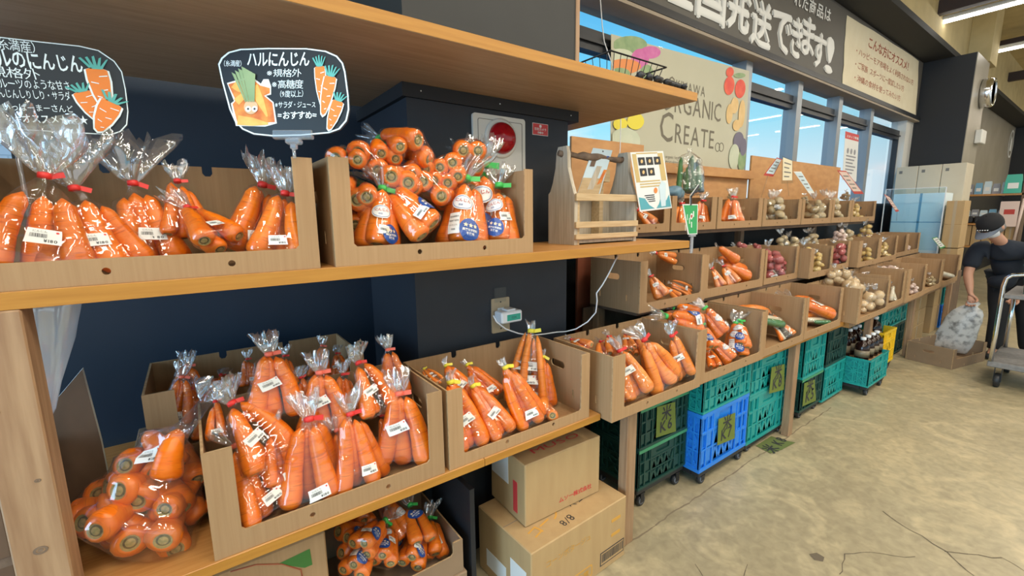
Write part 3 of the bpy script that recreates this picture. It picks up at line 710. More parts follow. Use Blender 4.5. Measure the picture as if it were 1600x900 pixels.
# ------------------------------------------------------------------ vegetables and their clear bags
KIND = {'long': (.185, .0245), 'mid': (.165, .0265), 'fat': (.165, .031), 'stub': (.125, .0275), 'huge': (.20, .042), 'thin': (.20, .0135), 'round': (.105, .031)}
def c_prof(t, R, L):
    r = R * (1 - .52 * t ** 1.15)
    if t < .12: r *= (1 - (1 - t / .12) ** 2.2 * .42)
    if t > .86: r *= max(0.0, 1 - ((t - .86) / .14) ** 2.0)
    return r
CARROT = {}
def carrot_mesh(kind, pale=0, var=0):
    k = (kind, pale, var)
    if k in CARROT: return CARROT[k]
    L, R = KIND[kind]; rnd = random.Random(hash(kind) % 1 + var * 7 + pale); n, rings = 14, 18; vs = []; fs = []; mi = []
    ph = [rnd.uniform(0, 6.3) for _ in range(8)]; bend = rnd.uniform(-.013, .013); bend2 = rnd.uniform(-.008, .008)
    ts = [0.0, .03, .07, .12] + [.12 + .88 * (i / (rings - 4)) for i in range(1, rings - 3)]
    for t in ts:
        r = c_prof(min(t, .995), R, L) + .0004
        for i in range(n):
            a = 2 * PI * i / n
            q = r * (1 + .035 * math.sin(2 * a + ph[0] + 3 * t) + .025 * math.sin(3 * a + ph[1] - 5 * t) + .022 * math.sin(17 * t + ph[2]) + .012 * math.sin(41 * t + ph[4] + 2 * a))
            vs.append((q * math.cos(a) + bend * math.sin(PI * t), q * math.sin(a) + bend2 * math.sin(PI * t), L * t))
    m = len(ts)
    for j in range(m - 1):
        for i in range(n): fs.append((j * n + i, j * n + (i + 1) % n, (j + 1) * n + (i + 1) % n, (j + 1) * n + i)); mi.append(0)
    fs.append(tuple((m - 1) * n + i for i in range(n))); mi.append(0)
    base = len(vs); rr = c_prof(0, R, L)
    for q, z in ((.86, .0005), (.66, .0035), (.46, .0022)):
        for i in range(n):
            a = 2 * PI * i / n; vs.append((rr * q * math.cos(a), rr * q * math.sin(a), z))
    vs.append((0, 0, .0005)); c = len(vs) - 1
    def ring(a0, b0, mt):
        for i in range(n): fs.append((a0 + (i + 1) % n, a0 + i, b0 + i, b0 + (i + 1) % n)); mi.append(mt)
    ring(0, base, 0); ring(base, base + n, 2); ring(base + n, base + 2 * n, 1)
    for i in range(n): fs.append((base + 2 * n + (i + 1) % n, base + 2 * n + i, c)); mi.append(2)
    me = bpy.data.meshes.new('carrot'); me.from_pydata(vs, [], fs)
    for q in ('carrot_pale' if pale else 'carrot', 'crown_dark', 'crown_green'): me.materials.append(MATS[q])
    me.polygons.foreach_set('material_index', mi); me.polygons.foreach_set('use_smooth', [True] * len(fs)); me.update()
    CARROT[k] = me; return me
LUMP = {}
def lump_mesh(kind, var):
    k = (kind, var)
    if k in LUMP: return LUMP[k]
    b = MB(); rnd = random.Random(var + 5)
    if kind == 'onion':
        b.lathe([(.0, -.95), (.18, -.93), (.55, -.80), (.88, -.45), (1.0, -.02), (.92, .42), (.62, .74), (.30, .92), (.16, 1.10), (.12, 1.25), (0, 1.3)], 18, 0); me = b.mesh('onion', [MATS['onion']])
    elif kind == 'garlic':
        vs = []
        b.ball((0, 0, 0), 1.0, 16, 0, None, (1, 1, .85)); b.lathe([(.4, .7), (.16, 1.0), (.11, 1.5), (0, 1.52)], 10, 0)
        for i in range(6):
            a = 2 * PI * i / 6; b.ball((.42 * math.cos(a), .42 * math.sin(a), -.05), .66, 10, 0)
        me = b.mesh('garlic', [MATS['garlic']])
    else:
        b.ball((0, 0, 0), 1.0, 16, 0, None, (1.25 + rnd.uniform(-.1, .2), 1, .9), .07, var); me = b.mesh('potato', [MATS[kind]])
    LUMP[k] = me; return me

def hull2(P):
    P = P[np.lexsort((P[:, 1], P[:, 0]))]
    def half(Q):
        h = []
        for p in Q:
            while len(h) > 1 and (h[-1][0] - h[-2][0]) * (p[1] - h[-2][1]) - (h[-1][1] - h[-2][1]) * (p[0] - h[-2][0]) <= 0: h.pop()
            h.append(p)
        return h
    a = half(P); b = half(P[::-1]); return np.array(a[:-1] + b[:-1])
class Film:
    """a clear bag pulled over spheres (c, r); gathered at (0, 0, zn), frilled above the tie"""
    def __init__(s, balls, zn, rn=.008, tail=.06, tail_r=.035, seed=1, nth=48, nz=30, pad=.0025, loose=0.0):
        rnd = random.Random(seed); C = np.array([b[0] for b in balls]); R = np.array([b[1] for b in balls])
        z0 = float((C[:, 2] - R).min()) - .002; s.z0 = z0; s.zn = zn; s.nth = nth; s.nz = nz
        zs = np.linspace(z0, zn, nz); s.zs = zs; th = np.arange(nth) * 2 * PI / nth; s.th = th
        ring = np.stack([np.cos(np.arange(14) * 2 * PI / 14), np.sin(np.arange(14) * 2 * PI / 14)], 1)
        hulls = []
        for z in zs:
            d = np.abs(C[:, 2] - z); k = d < R * .999
            if not k.any(): hulls.append(None); continue
            rr = np.sqrt(R[k] ** 2 - d[k] ** 2) + pad
            hulls.append(hull2((C[k][:, None, :2] + ring[None] * rr[:, None, None]).reshape(-1, 2)))
        hulls[0] = hulls[1] * .82 + hulls[1].mean(0) * .18 if hulls[1] is not None else hulls[0]
        valid = [i for i, h in enumerate(hulls) if h is not None]; top = valid[-1]
        cen = np.zeros((nz, 2))
        for i in range(nz):
            if hulls[i] is not None: cen[i] = (hulls[i].min(0) + hulls[i].max(0)) / 2
            elif i > top: t = (i - top) / (nz - 1 - top + 1e-9); cen[i] = cen[top] * (1 - t)
            else: cen[i] = cen[i - 1]
        if top >= nz - 2:
            for i in range(nz - 4, nz): cen[i] = cen[i] * (nz - 1 - i) / 4
        for _ in range(2): cen[1:-1] = .25 * cen[:-2] + .5 * cen[1:-1] + .25 * cen[2:]
        rad = np.full((nz, nth), rn)
        for i in range(nz):
            h = hulls[i]
            if h is None: continue
            p = h - cen[i]; q = np.roll(p, -1, 0) - p
            for j, t in enumerate(th):
                ux, uy = math.cos(t), math.sin(t)
                den = ux * q[:, 1] - uy * q[:, 0]; den = np.where(np.abs(den) < 1e-12, 1e-12, den)
                tt = (p[:, 0] * q[:, 1] - p[:, 1] * q[:, 0]) / den; uu = (p[:, 0] * uy - p[:, 1] * ux) / den
                ok = (uu >= -1e-6) & (uu <= 1 + 1e-6) & (tt > 0)
                rad[i, j] = tt[ok].max() if ok.any() else rn
        for i in range(nz):
            if hulls[i] is None and i > top:
                t = (i - top) / (nz - 1 - top); t = t * t * (3 - 2 * t); rad[i] = rad[top] * (1 - t) + rn * t
            elif hulls[i] is None: rad[i] = rad[i - 1]
        rad[nz - 1] = rn; rad[nz - 2] = np.minimum(rad[nz - 2], rn * 2.2)
        for _ in range(3):
            sm = rad.copy(); sm[1:-1] = .25 * rad[:-2] + .5 * rad[1:-1] + .25 * rad[2:]
            rad = np.maximum(rad, sm); rad = np.maximum(rad, .5 * rad + .25 * (np.roll(rad, 1, 1) + np.roll(rad, -1, 1)))
        rad[nz - 1] = rn
        u = (zs - z0) / (zn - z0)
        f = np.zeros((nz, nth))
        for q in range(5):
            k = rnd.choice((5, 7, 9, 11, 13, 16)); f += rnd.uniform(.4, 1) * np.sin(k * th[None] + rnd.uniform(0, 6.3) + (rnd.uniform(-5, 5) * u)[:, None])
        rad = rad * (1 + f * (.006 + loose + .07 * np.clip((u - .62) / .38, 0, 1) ** 1.5)[:, None])
        s.rad = rad; s.cen = cen; s.tail = tail; s.tail_r = tail_r; s.rn = rn; s.rnd = rnd
    def pt(s, t, z, off=0.0):
        i = (z - s.z0) / (s.zn - s.z0) * (s.nz - 1); i = min(max(i, 0), s.nz - 1.001); a = int(i); fi = i - a
        j = (t / (2 * PI) * s.nth) % s.nth; b = int(j); fj = j - b; b2 = (b + 1) % s.nth; b %= s.nth
        r = (s.rad[a, b] * (1 - fj) + s.rad[a, b2] * fj) * (1 - fi) + (s.rad[a + 1, b] * (1 - fj) + s.rad[a + 1, b2] * fj) * fi + off
        c = s.cen[a] * (1 - fi) + s.cen[a + 1] * fi
        return Vector((c[0] + r * math.cos(t), c[1] + r * math.sin(t), z))
    def mesh(s, mats=('bag_film', 'bag_tail')):
        b = MB(); vs = []; fs = []; n = s.nth; rnd = s.rnd
        for i in range(s.nz):
            for t, r in zip(s.th, s.rad[i]): vs.append((s.cen[i, 0] + r * math.cos(t), s.cen[i, 1] + r * math.sin(t), s.zs[i]))
        for i in range(s.nz - 1):
            for j in range(n): fs.append((i * n + j, i * n + (j + 1) % n, (i + 1) * n + (j + 1) % n, (i + 1) * n + j))
        fs.append(tuple(range(n))[::-1]); b.add(vs, fs, 0, True)
        if s.tail > 0:
            m = 9; tv = []; tf = []; ks = [(rnd.choice((3, 4, 5, 7, 9)), rnd.uniform(0, 6.3), rnd.uniform(.5, 1)) for _ in range(4)]
            lean = (rnd.uniform(-.35, .35), rnd.uniform(-.3, .3)); rim = [rnd.uniform(.80, 1.12) for _ in range(n)]
            for i in range(m):
                u = i / (m - 1); R = s.rn + (s.tail_r - s.rn) * (u ** .75) * (1 - .18 * max(0, u - .7) / .3)
                for j, t in enumerate(s.th):
                    w = sum(a * math.sin(k * t + p + 1.5 * u * (q - 1.5)) for q, (k, p, a) in enumerate(ks)) / 2.2
                    r = max(R * (1 + (.25 + .45 * u) * w), .0025)
                    hh = s.tail * u * (1 + (rim[j] - 1) * u + .14 * w * u)
                    tv.append((r * math.cos(t) + lean[0] * s.tail * u * u, r * math.sin(t) * .6 + lean[1] * s.tail * u * u, s.zn + hh))
            for i in range(m - 1):
                for j in range(n): tf.append((i * n + j, i * n + (j + 1) % n, (i + 1) * n + (j + 1) % n, (i + 1) * n + j))
            b.add(tv, tf, 1, True)
        return b.mesh('plastic_film', [MATS[q] for q in mats])
    def decal(s, name, shapes, t0, z0, mats, rot=0.0):
        """shapes: (verts2d, faces, mi, lift); wrapped onto the bag around angle t0 and height z0"""
        b = MB(); r0 = max((s.pt(t0, z0) - Vector((*s.cen[int((z0 - s.z0) / (s.zn - s.z0) * (s.nz - 1))], z0))).length, .012); ca, sa = math.cos(rot), math.sin(rot)
        for vs, fs, mi, lift in shapes:
            b.add([s.pt(t0 + (x * ca - z * sa) / r0, z0 + x * sa + z * ca, .0012 + lift) for x, z in vs], fs, mi)
        return b.mesh(name, [MATS[q] for q in mats])
def gridpatch(w, h, nx=7, ny=5, fn=None):
    vs = [(w * (i / nx - .5), h * (j / ny - .5)) for j in range(ny + 1) for i in range(nx + 1)]
    return vs, [(j * (nx + 1) + i, j * (nx + 1) + i + 1, (j + 1) * (nx + 1) + i + 1, (j + 1) * (nx + 1) + i) for j in range(ny) for i in range(nx)]
def discpatch(rx, rz, n=20, rings=3):
    vs = [(0, 0)]; fs = []
    for k in range(1, rings + 1):
        vs += [(rx * k / rings * math.cos(2 * PI * i / n), rz * k / rings * math.sin(2 * PI * i / n)) for i in range(n)]
    fs = [(0, 1 + i, 1 + (i + 1) % n) for i in range(n)]
    for k in range(rings - 1):
        a = 1 + k * n; b = a + n
        fs += [(a + i, b + i, b + (i + 1) % n, a + (i + 1) % n) for i in range(n)]
    return vs, fs
def txt2(body, size, cx, cz, mi, lift, bold=0):
    tx, w = lay_text(body, size, bold); out = []
    for vs, fs in tx: out.append(([(p[0] - w / 2 + cx, p[1] + cz) for p in vs], fs, mi, lift))
    return out
def price_shapes(k=1.0):
    k *= .74
    w, h = .052 * k, .034 * k; sh = [(*gridpatch(w, h), 0, 0.0)]
    rnd = random.Random(4); x = -.40 * w
    while x < .12 * w:
        bw = rnd.choice((.0006, .0009, .0014)) * k; sh.append(([(x, -.10 * h), (x + bw, -.10 * h), (x + bw, .17 * h), (x, .17 * h)], [(0, 1, 2, 3)], 1, .0004)); x += bw + rnd.choice((.0007, .001)) * k
    sh += txt2('にんじん', .0062 * k, -.12 * w, .26 * h, 1, .0004)
    sh += txt2('¥180', .0095 * k, .22 * w, -.38 * h, 1, .0004, 1)
    sh.append((*[[(a + .40 * w, b + .33 * h) for a, b in discpatch(.0024 * k, .0024 * k, 8, 1)[0]], discpatch(1, 1, 8, 1)[1]], 2, .0004))
    return sh
def oval_shapes(k=1.0):
    k *= .9
    sh = [(*discpatch(.026 * k, .018 * k), 0, 0.0)]
    vs, fs = discpatch(.0235 * k, .0155 * k, 24, 1); o = [(a * 1.0, b) for a, b in vs[1:]]; q = [(a * .95, b * .93) for a, b in vs[1:]]
    n = 24; sh.append((o + q, [(i, (i + 1) % n, n + (i + 1) % n, n + i) for i in range(n)], 1, .0004))
    sh += txt2('にんじん', .0095 * k, 0, .001 * k, 2, .0005, 1); sh += txt2('国産野菜', .005 * k, 0, -.0085 * k, 1, .0005)
    return sh
def star(cx, cz, r): return [(cx + (r if i % 2 == 0 else r * .42) * math.sin(PI * i / 5), cz + (r if i % 2 == 0 else r * .42) * math.cos(PI * i / 5)) for i in range(10)], [(0, 1, 9), (1, 2, 3), (3, 4, 5), (5, 6, 7), (7, 8, 9), (1, 3, 5, 7, 9)]
def round_shapes(k=1.0):
    sh = [(*discpatch(.0225 * k, .0225 * k), 0, 0.0)]
    for cx in (-.0105, 0, .0105): v, f = star(cx * k, .0075 * k, .0052 * k); sh.append((v, [q[::-1] for q in f], 1, .0004))
    sh += txt2('農薬化学肥料', .0056 * k, 0, -.004 * k, 2, .0004, 1); sh += txt2('不使用', .006 * k, 0, -.0115 * k, 2, .0004, 1)
    return sh
def strip_shapes(k=1.0):
    sh = [(*gridpatch(.024 * k, .044 * k, 4, 6), 0, 0.0)]
    for i, t in enumerate(('栽培期間中', '農薬不使用', 'にんじん', '国産')): sh += txt2(t, .0042 * k, 0, (.012 - i * .009) * k, 1, .0004)
    return sh
DECAL = {'price': ('price_label', price_shapes, ('paper', 'ink', 'tape_red')), 'oval': ('oval_label', oval_shapes, ('paper', 'sticker_blue', 'ink_red')),
         'blue': ('round_sticker', round_shapes, ('sticker_blue', 'sticker_star', 'paper')), 'strip': ('printed_label', strip_shapes, ('paper', 'ink'))}

def samples(kind, M, s=1.0):
    L, R = KIND[kind]; out = []
    for t in (.06, .16, .3, .45, .6, .75, .88, .96):
        r = max(c_prof(t, R, L) * s, .004); out.append((tuple(M @ Vector((0, 0, max(L * t, r / s if t < .2 else 0)))), r))
    for t, q in ((.015, .84), (.06, .90)):
        r = c_prof(t, R, L) * q
        for i in range(8): out.append((tuple(M @ Vector((r * math.cos(i * PI / 4), r * math.sin(i * PI / 4), L * t))), .0045 * s))
    return out
TPL = {}
def template(key, items, zn, tie='tape_red', tail=.06, tail_r=.035, labels=(), seed=1, loose=0.0, rn=.008, flag=True, mats=('bag_film', 'bag_tail')):
    """items: ('carrot', kind, pale, base, tip direction, scale) or ('lump', kind, centre, r)"""
    rnd = random.Random(seed); parts = []; balls = []
    for q, it in enumerate(items):
        if it[0] == 'carrot':
            _, kind, pale, b, d, sc = it
            M = frame(Vector(b), Vector(d), Vector((rnd.uniform(-1, 1), rnd.uniform(-1, 1), .3))) @ Matrix.Diagonal((sc, sc, sc, 1))
            parts.append(('carrot', carrot_mesh(kind, pale, rnd.randrange(3)), M)); balls += samples(kind, M, sc)
        elif it[0] == 'root':
            _, mt, b, d, L, r0 = it; d = Vector(d).normalized(); bb = MB()
            bb.tube([Vector((0, 0, L * t)) for t in (0, .02, .3, .6, .9, 1)], [r0 * .8, r0, r0 * .98, r0 * .9, r0 * .7, r0 * .25], 10)
            parts.append(('root', bb.mesh('root', [MATS[mt]]), frame(Vector(b), d, Vector((.3, 1, .2)))))
            balls += [(tuple(Vector(b) + d * L * t), r0) for t in (.05, .25, .5, .75, .95)]
        else:
            _, kind, c, r = it
            M = T(*c) @ Matrix.Rotation(rnd.uniform(0, 6), 4, Vector((rnd.uniform(-1, 1), rnd.uniform(-1, 1), rnd.uniform(-1, 1)))) @ Matrix.Diagonal((r, r, r, 1))
            if kind == 'onion': M = T(*c) @ RX(rnd.uniform(-.6, .6)) @ RY(rnd.uniform(-.6, .6)) @ Matrix.Diagonal((r, r, r, 1))
            parts.append((kind.split('_')[0], lump_mesh(kind, rnd.randrange(4)), M)); balls.append((c, r * 1.12))
    F_ = Film(balls, zn, rn, tail, tail_r, seed, loose=loose)
    parts.append(('plastic_film', F_.mesh(mats), None))
    if tie:
        b = MB(); b.lathe([(rn * 1.02, -.006), (rn * 1.35, -.0055), (rn * 1.35, .0055), (rn * 1.02, .006)], 14, 0, T(0, 0, zn))
        if flag:
            b.box(0, .022, -.0006, .0006, -.0055, .0055, 0, T(rn, 0, zn) @ RY(rnd.uniform(-.5, .5)))
        parts.append(('tie', b.mesh('tie', [MATS[tie]]), None))
    for lb in labels:
        kind, t, z, rot = lb[:4]; k = lb[4] if len(lb) > 4 else 1.0
        nm, fn, mts = DECAL[kind]; parts.append((nm, F_.decal(nm, fn(k), -PI / 2 + t, z, mts, rot), None))
    TPL[key] = (parts, F_.z0, zn); return F_
def bag(key, B, N, name, label, group, cat='bag', spin=0.0, scale=None, room=None):
    parts, z0, zn = TPL[key]; B = Vector(B); N = Vector(N); z = (N - B); s = scale or z.length / (zn - z0); z.normalize()
    eye = Vector((0, 0, EYE)); f = (B - eye).normalized(); face = -(f * .75 + Vector((0, 0, -.65)))
    if scale: N = B + z * (zn - z0) * s
    M = frame(N - z * zn * s, z, face) @ RZ(spin) @ Matrix.Diagonal((s, s, s, 1))
    if room:
        fm = next(me for nm, me, PM in parts if nm == 'plastic_film'); co = np.empty(len(fm.vertices) * 3); fm.vertices.foreach_get('co', co)
        A = np.array(M); co = co.reshape(-1, 3) @ A[:3, :3].T + A[:3, 3]; x0, x1, y0, y1, z0_, lip, hh = room
        for _ in range(2):
            dz = max(0.0, z0_ + .007 - co[:, 2].min()); co[:, 2] += dz; M[2][3] += dz
            lo = co[co[:, 2] < z0_ + lip]
            if len(lo): dy = max(0.0, y0 + .009 - lo[:, 1].min()); co[:, 1] += dy; M[1][3] += dy
            lo = co[co[:, 2] < z0_ + hh]
            if len(lo):
                a, b_ = x0 + .008 - lo[:, 0].min(), x1 - .008 - lo[:, 0].max()
                dx = a if a > 0 and b_ > 0 else (b_ if b_ < 0 and a < 0 else (a + b_) / 2 if a > 0 and b_ < 0 else 0.0)
                co[:, 0] += dx; M[0][3] += dx
                dy = min(0.0, y1 - .008 - lo[:, 1].max())
                if dy < 0 and (lo[:, 1].min() + dy > y0 + .005): co[:, 1] += dy; M[1][3] += dy
    root = thing(name, label, cat, group=group, M=M)
    for nm, me, PM in parts:
        o = link(bpy.data.objects.new(nm, me)); o.parent = root
        if PM is not None: o.matrix_basis = PM
    return root

# ---- kinds of bag
def cone(key, n, kind, w, tie, seed, pale=0, labels=(), tail=.06, tail_r=.034, lean=.72, dp=.02, zx=.012, loose=0.0):
    rnd = random.Random(seed); L, R = KIND[kind]; it = []
    for i in range(n):
        x = (i - (n - 1) / 2) * w; y = (dp if i % 2 else -dp * .3) + rnd.uniform(-.003, .003)
        sc = rnd.uniform(.94, 1.06); dx = -x * lean * rnd.uniform(.85, 1.1) - x * .08
        it.append(('carrot', kind, pale, (x, y, R * .3 + rnd.uniform(0, .012)), (dx, -y * .8 + rnd.uniform(-.006, .006), L), sc))
    return template(key, it, L * 1.06 + zx, tie, tail, tail_r, labels, seed, loose)
for i, (n, wd, dp, lb) in enumerate(((3, .050, .026, ('price', .15, .055, .12)), (3, .050, .034, ('price', -.35, .085, .25)), (4, .041, .034, ('price', .3, .06, -.1)), (3, .053, .018, ('price', -.1, .11, .3)),
                                     (2, .056, .01, ('price', .1, .05, .1)), (4, .040, .040, ('price', 0, .035, .15)))):
    cone('cone%d' % i, n, 'mid' if i % 2 else 'long', wd, 'tape_red' if i % 3 else 'tape_orange', 11 + i, 0, [lb], lean=.62 if n > 3 else .7, dp=dp)
for i, (n, wd) in enumerate(((3, .062), (4, .056), (3, .062))):
    cone('fat%d' % i, n, 'fat', wd, 'tape_red', 31 + i, 0, [('price', .12, .085, -.08, 1.15)], tail=.115, tail_r=.075, lean=.55, dp=.03, zx=.035, loose=.006)
cone('fatsmall', 3, 'fat', .05, 'tape_red', 35, 0, [('price', .0, .06, .15)], tail=.065, tail_r=.032, lean=.6, dp=.03, zx=.02)
for i, (n, wd, lb) in enumerate(((3, .034, [('price', .1, .10, .2)]), (4, .030, [('price', -.2, .05, -.2)]), (5, .026, [('price', 0, .12, 0), ('price', .05, .08, .1)]))):
    cone('slim%d' % i, n, 'long' if i < 2 else 'thin', wd, 'tape_yellow', 51 + i, 1 if i == 2 else 0, lb, tail=.03, tail_r=.012, lean=.6, dp=.02)
for i, (n, wd) in enumerate(((3, .040), (4, .036), (3, .036))):
    cone('pale%d' % i, n, 'mid' if i < 2 else 'long', wd, 'tape_red', 61 + i, 1, [('price', -.2, .115, .1)] if i != 1 else (), tail=.055, tail_r=.024, lean=.62, dp=.026, loose=.004)
# pillow bags of three stubby carrots, green tie
def pillow(key, seed, labels, n=3, kind='stub', tail=.055):
    rnd = random.Random(seed); R = KIND[kind][1]; it = []
    pos = [(-.030, .006), (.030, .010), (0, -.022)] if n == 3 else [(-.028, .0), (.028, .0)]
    for x, y in pos:
        it.append(('carrot', kind, 0, (x, y, .004 + rnd.uniform(0, .012)), (-x * .38, -y * .38, .125), rnd.uniform(.95, 1.08)))
    return template(key, it, .155, 'tape_green', tail, .032, labels, seed)
pillow('pil0', 71, [('oval', .05, .088, .05), ('price', .35, .045, .0, .85), ('blue', .75, .04, .1)])
pillow('pil1', 72, [('blue', .25, .058, .15), ('price', -.65, .045, .3, .85)])
pillow('pil2', 73, [('oval', .0, .09, -.1), ('strip', -.35, .045, .05), ('blue', .5, .035, 0)])
pillow('pil3', 74, [('blue', .1, .11, .4, .9)], 2)
pillow('pil4', 75, [('oval', -.3, .10, .5, .8), ('strip', .5, .06, .3)])
pillow('pil5', 76, [('blue', .0, .04, -.2), ('oval', -.2, .095, .2), ('price', .75, .07, .2, .8)])
# a big round bag of many carrots
rnd = random.Random(7); it = []
for k in range(36):
    lay = 0 if k < 15 else (1 if k < 28 else 2); a = k * 2.399 + lay; rr = (.098, .088, .055)[lay] * math.sqrt(((k % 11) + .6) / 11)
    b = (1.25 * rr * math.cos(a), .85 * rr * math.sin(a) - .012, .045 + .052 * lay + rnd.uniform(-.01, .01))
    d = (math.cos(a) * -.35 + rnd.uniform(-.3, .3), .8 + rnd.uniform(-.3, .3), .35 + rnd.uniform(-.25, .25)) if k % 3 else (-math.cos(a), rnd.uniform(-.2, .6), .5)
    it.append(('carrot', 'round' if k % 4 else 'stub', 0, b, d, rnd.uniform(.82, 1.0)))
template('big', it, .285, None, .045, .036, [('price', -.35, .17, .4)], 81, .014, rn=.012, mats=('thick_film', 'bag_tail'))
# potatoes, onions and the rest
def lumps(key, kind, n, r, seed, zn, spread=.045, tail=.045, tie=None, labels=()):
    rnd = random.Random(seed); it = []; ps = []
    for k in range(n):
        best = None
        for _ in range(40):
            z = r + (k / n) * (n * r * .62); q = spread * (1 - .55 * k / n)
            p = Vector((rnd.uniform(-q, q) * 1.25, rnd.uniform(-q, q) * .8, z + rnd.uniform(-.2, .2) * r)); m = min([(p - o).length for o in ps] or [9])
            if best is None or m > best[0]: best = (m, p)
            if m > 1.75 * r: break
        ps.append(best[1]); it.append(('lump', kind, tuple(best[1]), r * rnd.uniform(.88, 1.1)))
    top = max(p.z for p in ps) + r
    return template(key, it, max(zn, top + .02), tie, tail, .028, labels, seed, .008)
lumps('potb0', 'potato_beige', 9, .028, 91, .15, .055, labels=[('price', .1, .11, 0, .8)]); lumps('potb1', 'potato_beige', 7, .030, 92, .14, .05)
lumps('poty0', 'potato_yellow', 9, .026, 93, .16, .045); lumps('poty1', 'potato_yellow', 8, .026, 94, .14, .055)
lumps('potr0', 'potato_red', 10, .028, 95, .17, .055, labels=[('price', -.3, .03, .1, .9)]); lumps('potr1', 'potato_red', 7, .030, 96, .14, .06)
lumps('oni0', 'onion', 4, .040, 97, .16, .045); lumps('oni1', 'onion', 3, .042, 98, .14, .045)
lumps('gar0', 'garlic', 8, .026, 99, .15, .05)
template('daik0', [('root', 'daikon', (-.02, 0, .0), (.05, 0, .2), .21, .026), ('root', 'daikon', (.03, .01, .0), (-.02, 0, .2), .20, .022)], .235, None, .03, .02, (), 101)
template('burd0', [('root', 'burdock', (-.05, .0, 0), (.1, .02, .3), .26, .017), ('root', 'burdock', (-.02, -.01, 0), (.02, .01, .3), .27, .016), ('root', 'burdock', (.02, .0, 0), (-.03, .01, .3), .26, .018),
                   ('root', 'daikon', (-.07, -.015, 0), (.03, 0, .3), .2, .016), ('carrot', 'long', 1, (.055, -.005, 0), (-.03, 0, .2), 1.3), ('carrot', 'long', 0, (-.095, -.01, .0), (.05, 0, .2), .8)], .31, None, .03, .02, (), 103)
template('mix0', [('carrot', 'long', 1, (.0, 0, 0), (-.01, 0, .2), 1.15), ('carrot', 'long', 0, (.045, .0, 0.0), (-.03, 0, .2), 1.1), ('root', 'daikon', (-.05, 0, 0), (.02, 0, .2), .2, .017), ('root', 'leaf_green', (-.08, .0, .03), (.02, 0, .2), .12, .014)], .24, None, .03, .02, (), 105)
template('huge0', [('carrot', 'huge', 0, (0, 0, 0), (0, 0, 1), 1.0)], .225, None, .02, .012, (), 107)
template('huge1', [('carrot', 'huge', 0, (0, 0, 0), (0, 0, 1), .8), ('carrot', 'fat', 0, (.05, .0, 0), (-.01, 0, 1), 1.05)], .2, None, .02, .012, (), 108)
template('fine0', [('carrot', 'thin', 1, ((i - 3) * .023, .012 * (i % 2), 0), (-(i - 3) * .008, 0, .2), 1.0) for i in range(7)], .215, None, .02, .02, [('price', .3, .06, 0, .9)], 109)
rnd = random.Random(12)
template('tuft0', [('root', ('greens', 'leaf_green', 'vinyl_blue')[k % 3], (rnd.uniform(-.075, .075), rnd.uniform(-.03, .03), 0), (rnd.uniform(-.02, .02), rnd.uniform(-.02, .02), .26), rnd.uniform(.13, .21) if k % 4 else .24, rnd.uniform(.018, .026)) for k in range(15)], .285, None, .02, .015, (), 110, .03, mats=('thick_film', 'bag_tail'))

# ------------------------------------------------------------------ the bags, box by box
def at_u(u, y, z):
    """the point of depth y and height z that stands in column u"""
    q = np.array([0, y, z - EYE]); k = (u - 800.0) / FOC
    c0 = RW[:, 0]; c2 = RW[:, 2]
    x = (k * (q @ c2) - q @ c0) / (c0[0] - k * c2[0]); return Vector((x, y, z))
ORD = ['first', 'second', 'third', 'fourth', 'fifth', 'sixth', 'seventh', 'eighth', 'ninth', 'tenth', 'eleventh', 'twelfth', 'thirteenth']
ORD += ['fourteenth', 'fifteenth', 'sixteenth', 'seventeenth', 'eighteenth', 'nineteenth', 'twentieth']
def fill(box, where, what, zf, rows, name='bag_of_carrots', group=None):
    """rows: {row name: [(key, bottom, yb, neck, yn, spin[, what])]}"""
    for row, lst in rows.items():
        lst = sorted(lst, key=lambda r: r[3][0])
        for k, r in enumerate(lst):
            key, b, yb, nk, yn = r[:5]; spin = r[5] if len(r) > 5 else 0.0; wt = r[6] if len(r) > 6 else what
            B = at_u(b[0], yb, zf + .004) if b[1] is None else on_y(b[0], b[1], yb)
            N = on_y(nk[0], nk[1], yn)
            if len(lst) == 1: lab = '%s alone in the %s row of %s' % (wt, row, where)
            else: lab = '%s, %s from left, %s row of %s' % (wt, ORD[k], row, where)
            sc_ = None
            if key.startswith('pil') and (N - B).length < .15: sc_ = 1.28 if box == 'm2' else 1.0
            if len(r) > 7: sc_ = r[7]
            bag(key, B, N, name, lab, group or 'bags in the ' + where, 'bag', spin, sc_, o_room[TR[box].name])
fill('m1', 'carton under chalkboards', 'bag of fat carrots', ZM, {
    'front': [('fat0', (62, None), 1.275, (71, 284), 1.30, .1), ('fat1', (165, None), 1.30, (116, 296), 1.33, -.1), ('fatsmall', (350, 380), 1.26, (296, 328), 1.36, .3, 'bag of fat carrots', .80),
              ('fatsmall', (436, None), 1.26, (446, 309), 1.30, 0)],
    'back': [('fat2', (236, None), 1.37, (208, 290), 1.40, .2), ('cone2', (300, 372), 1.36, (277, 283), 1.42, 0), ('fatsmall', (396, None), 1.36, (411, 298), 1.40, .3)]})
G2 = 'bag of short carrots'
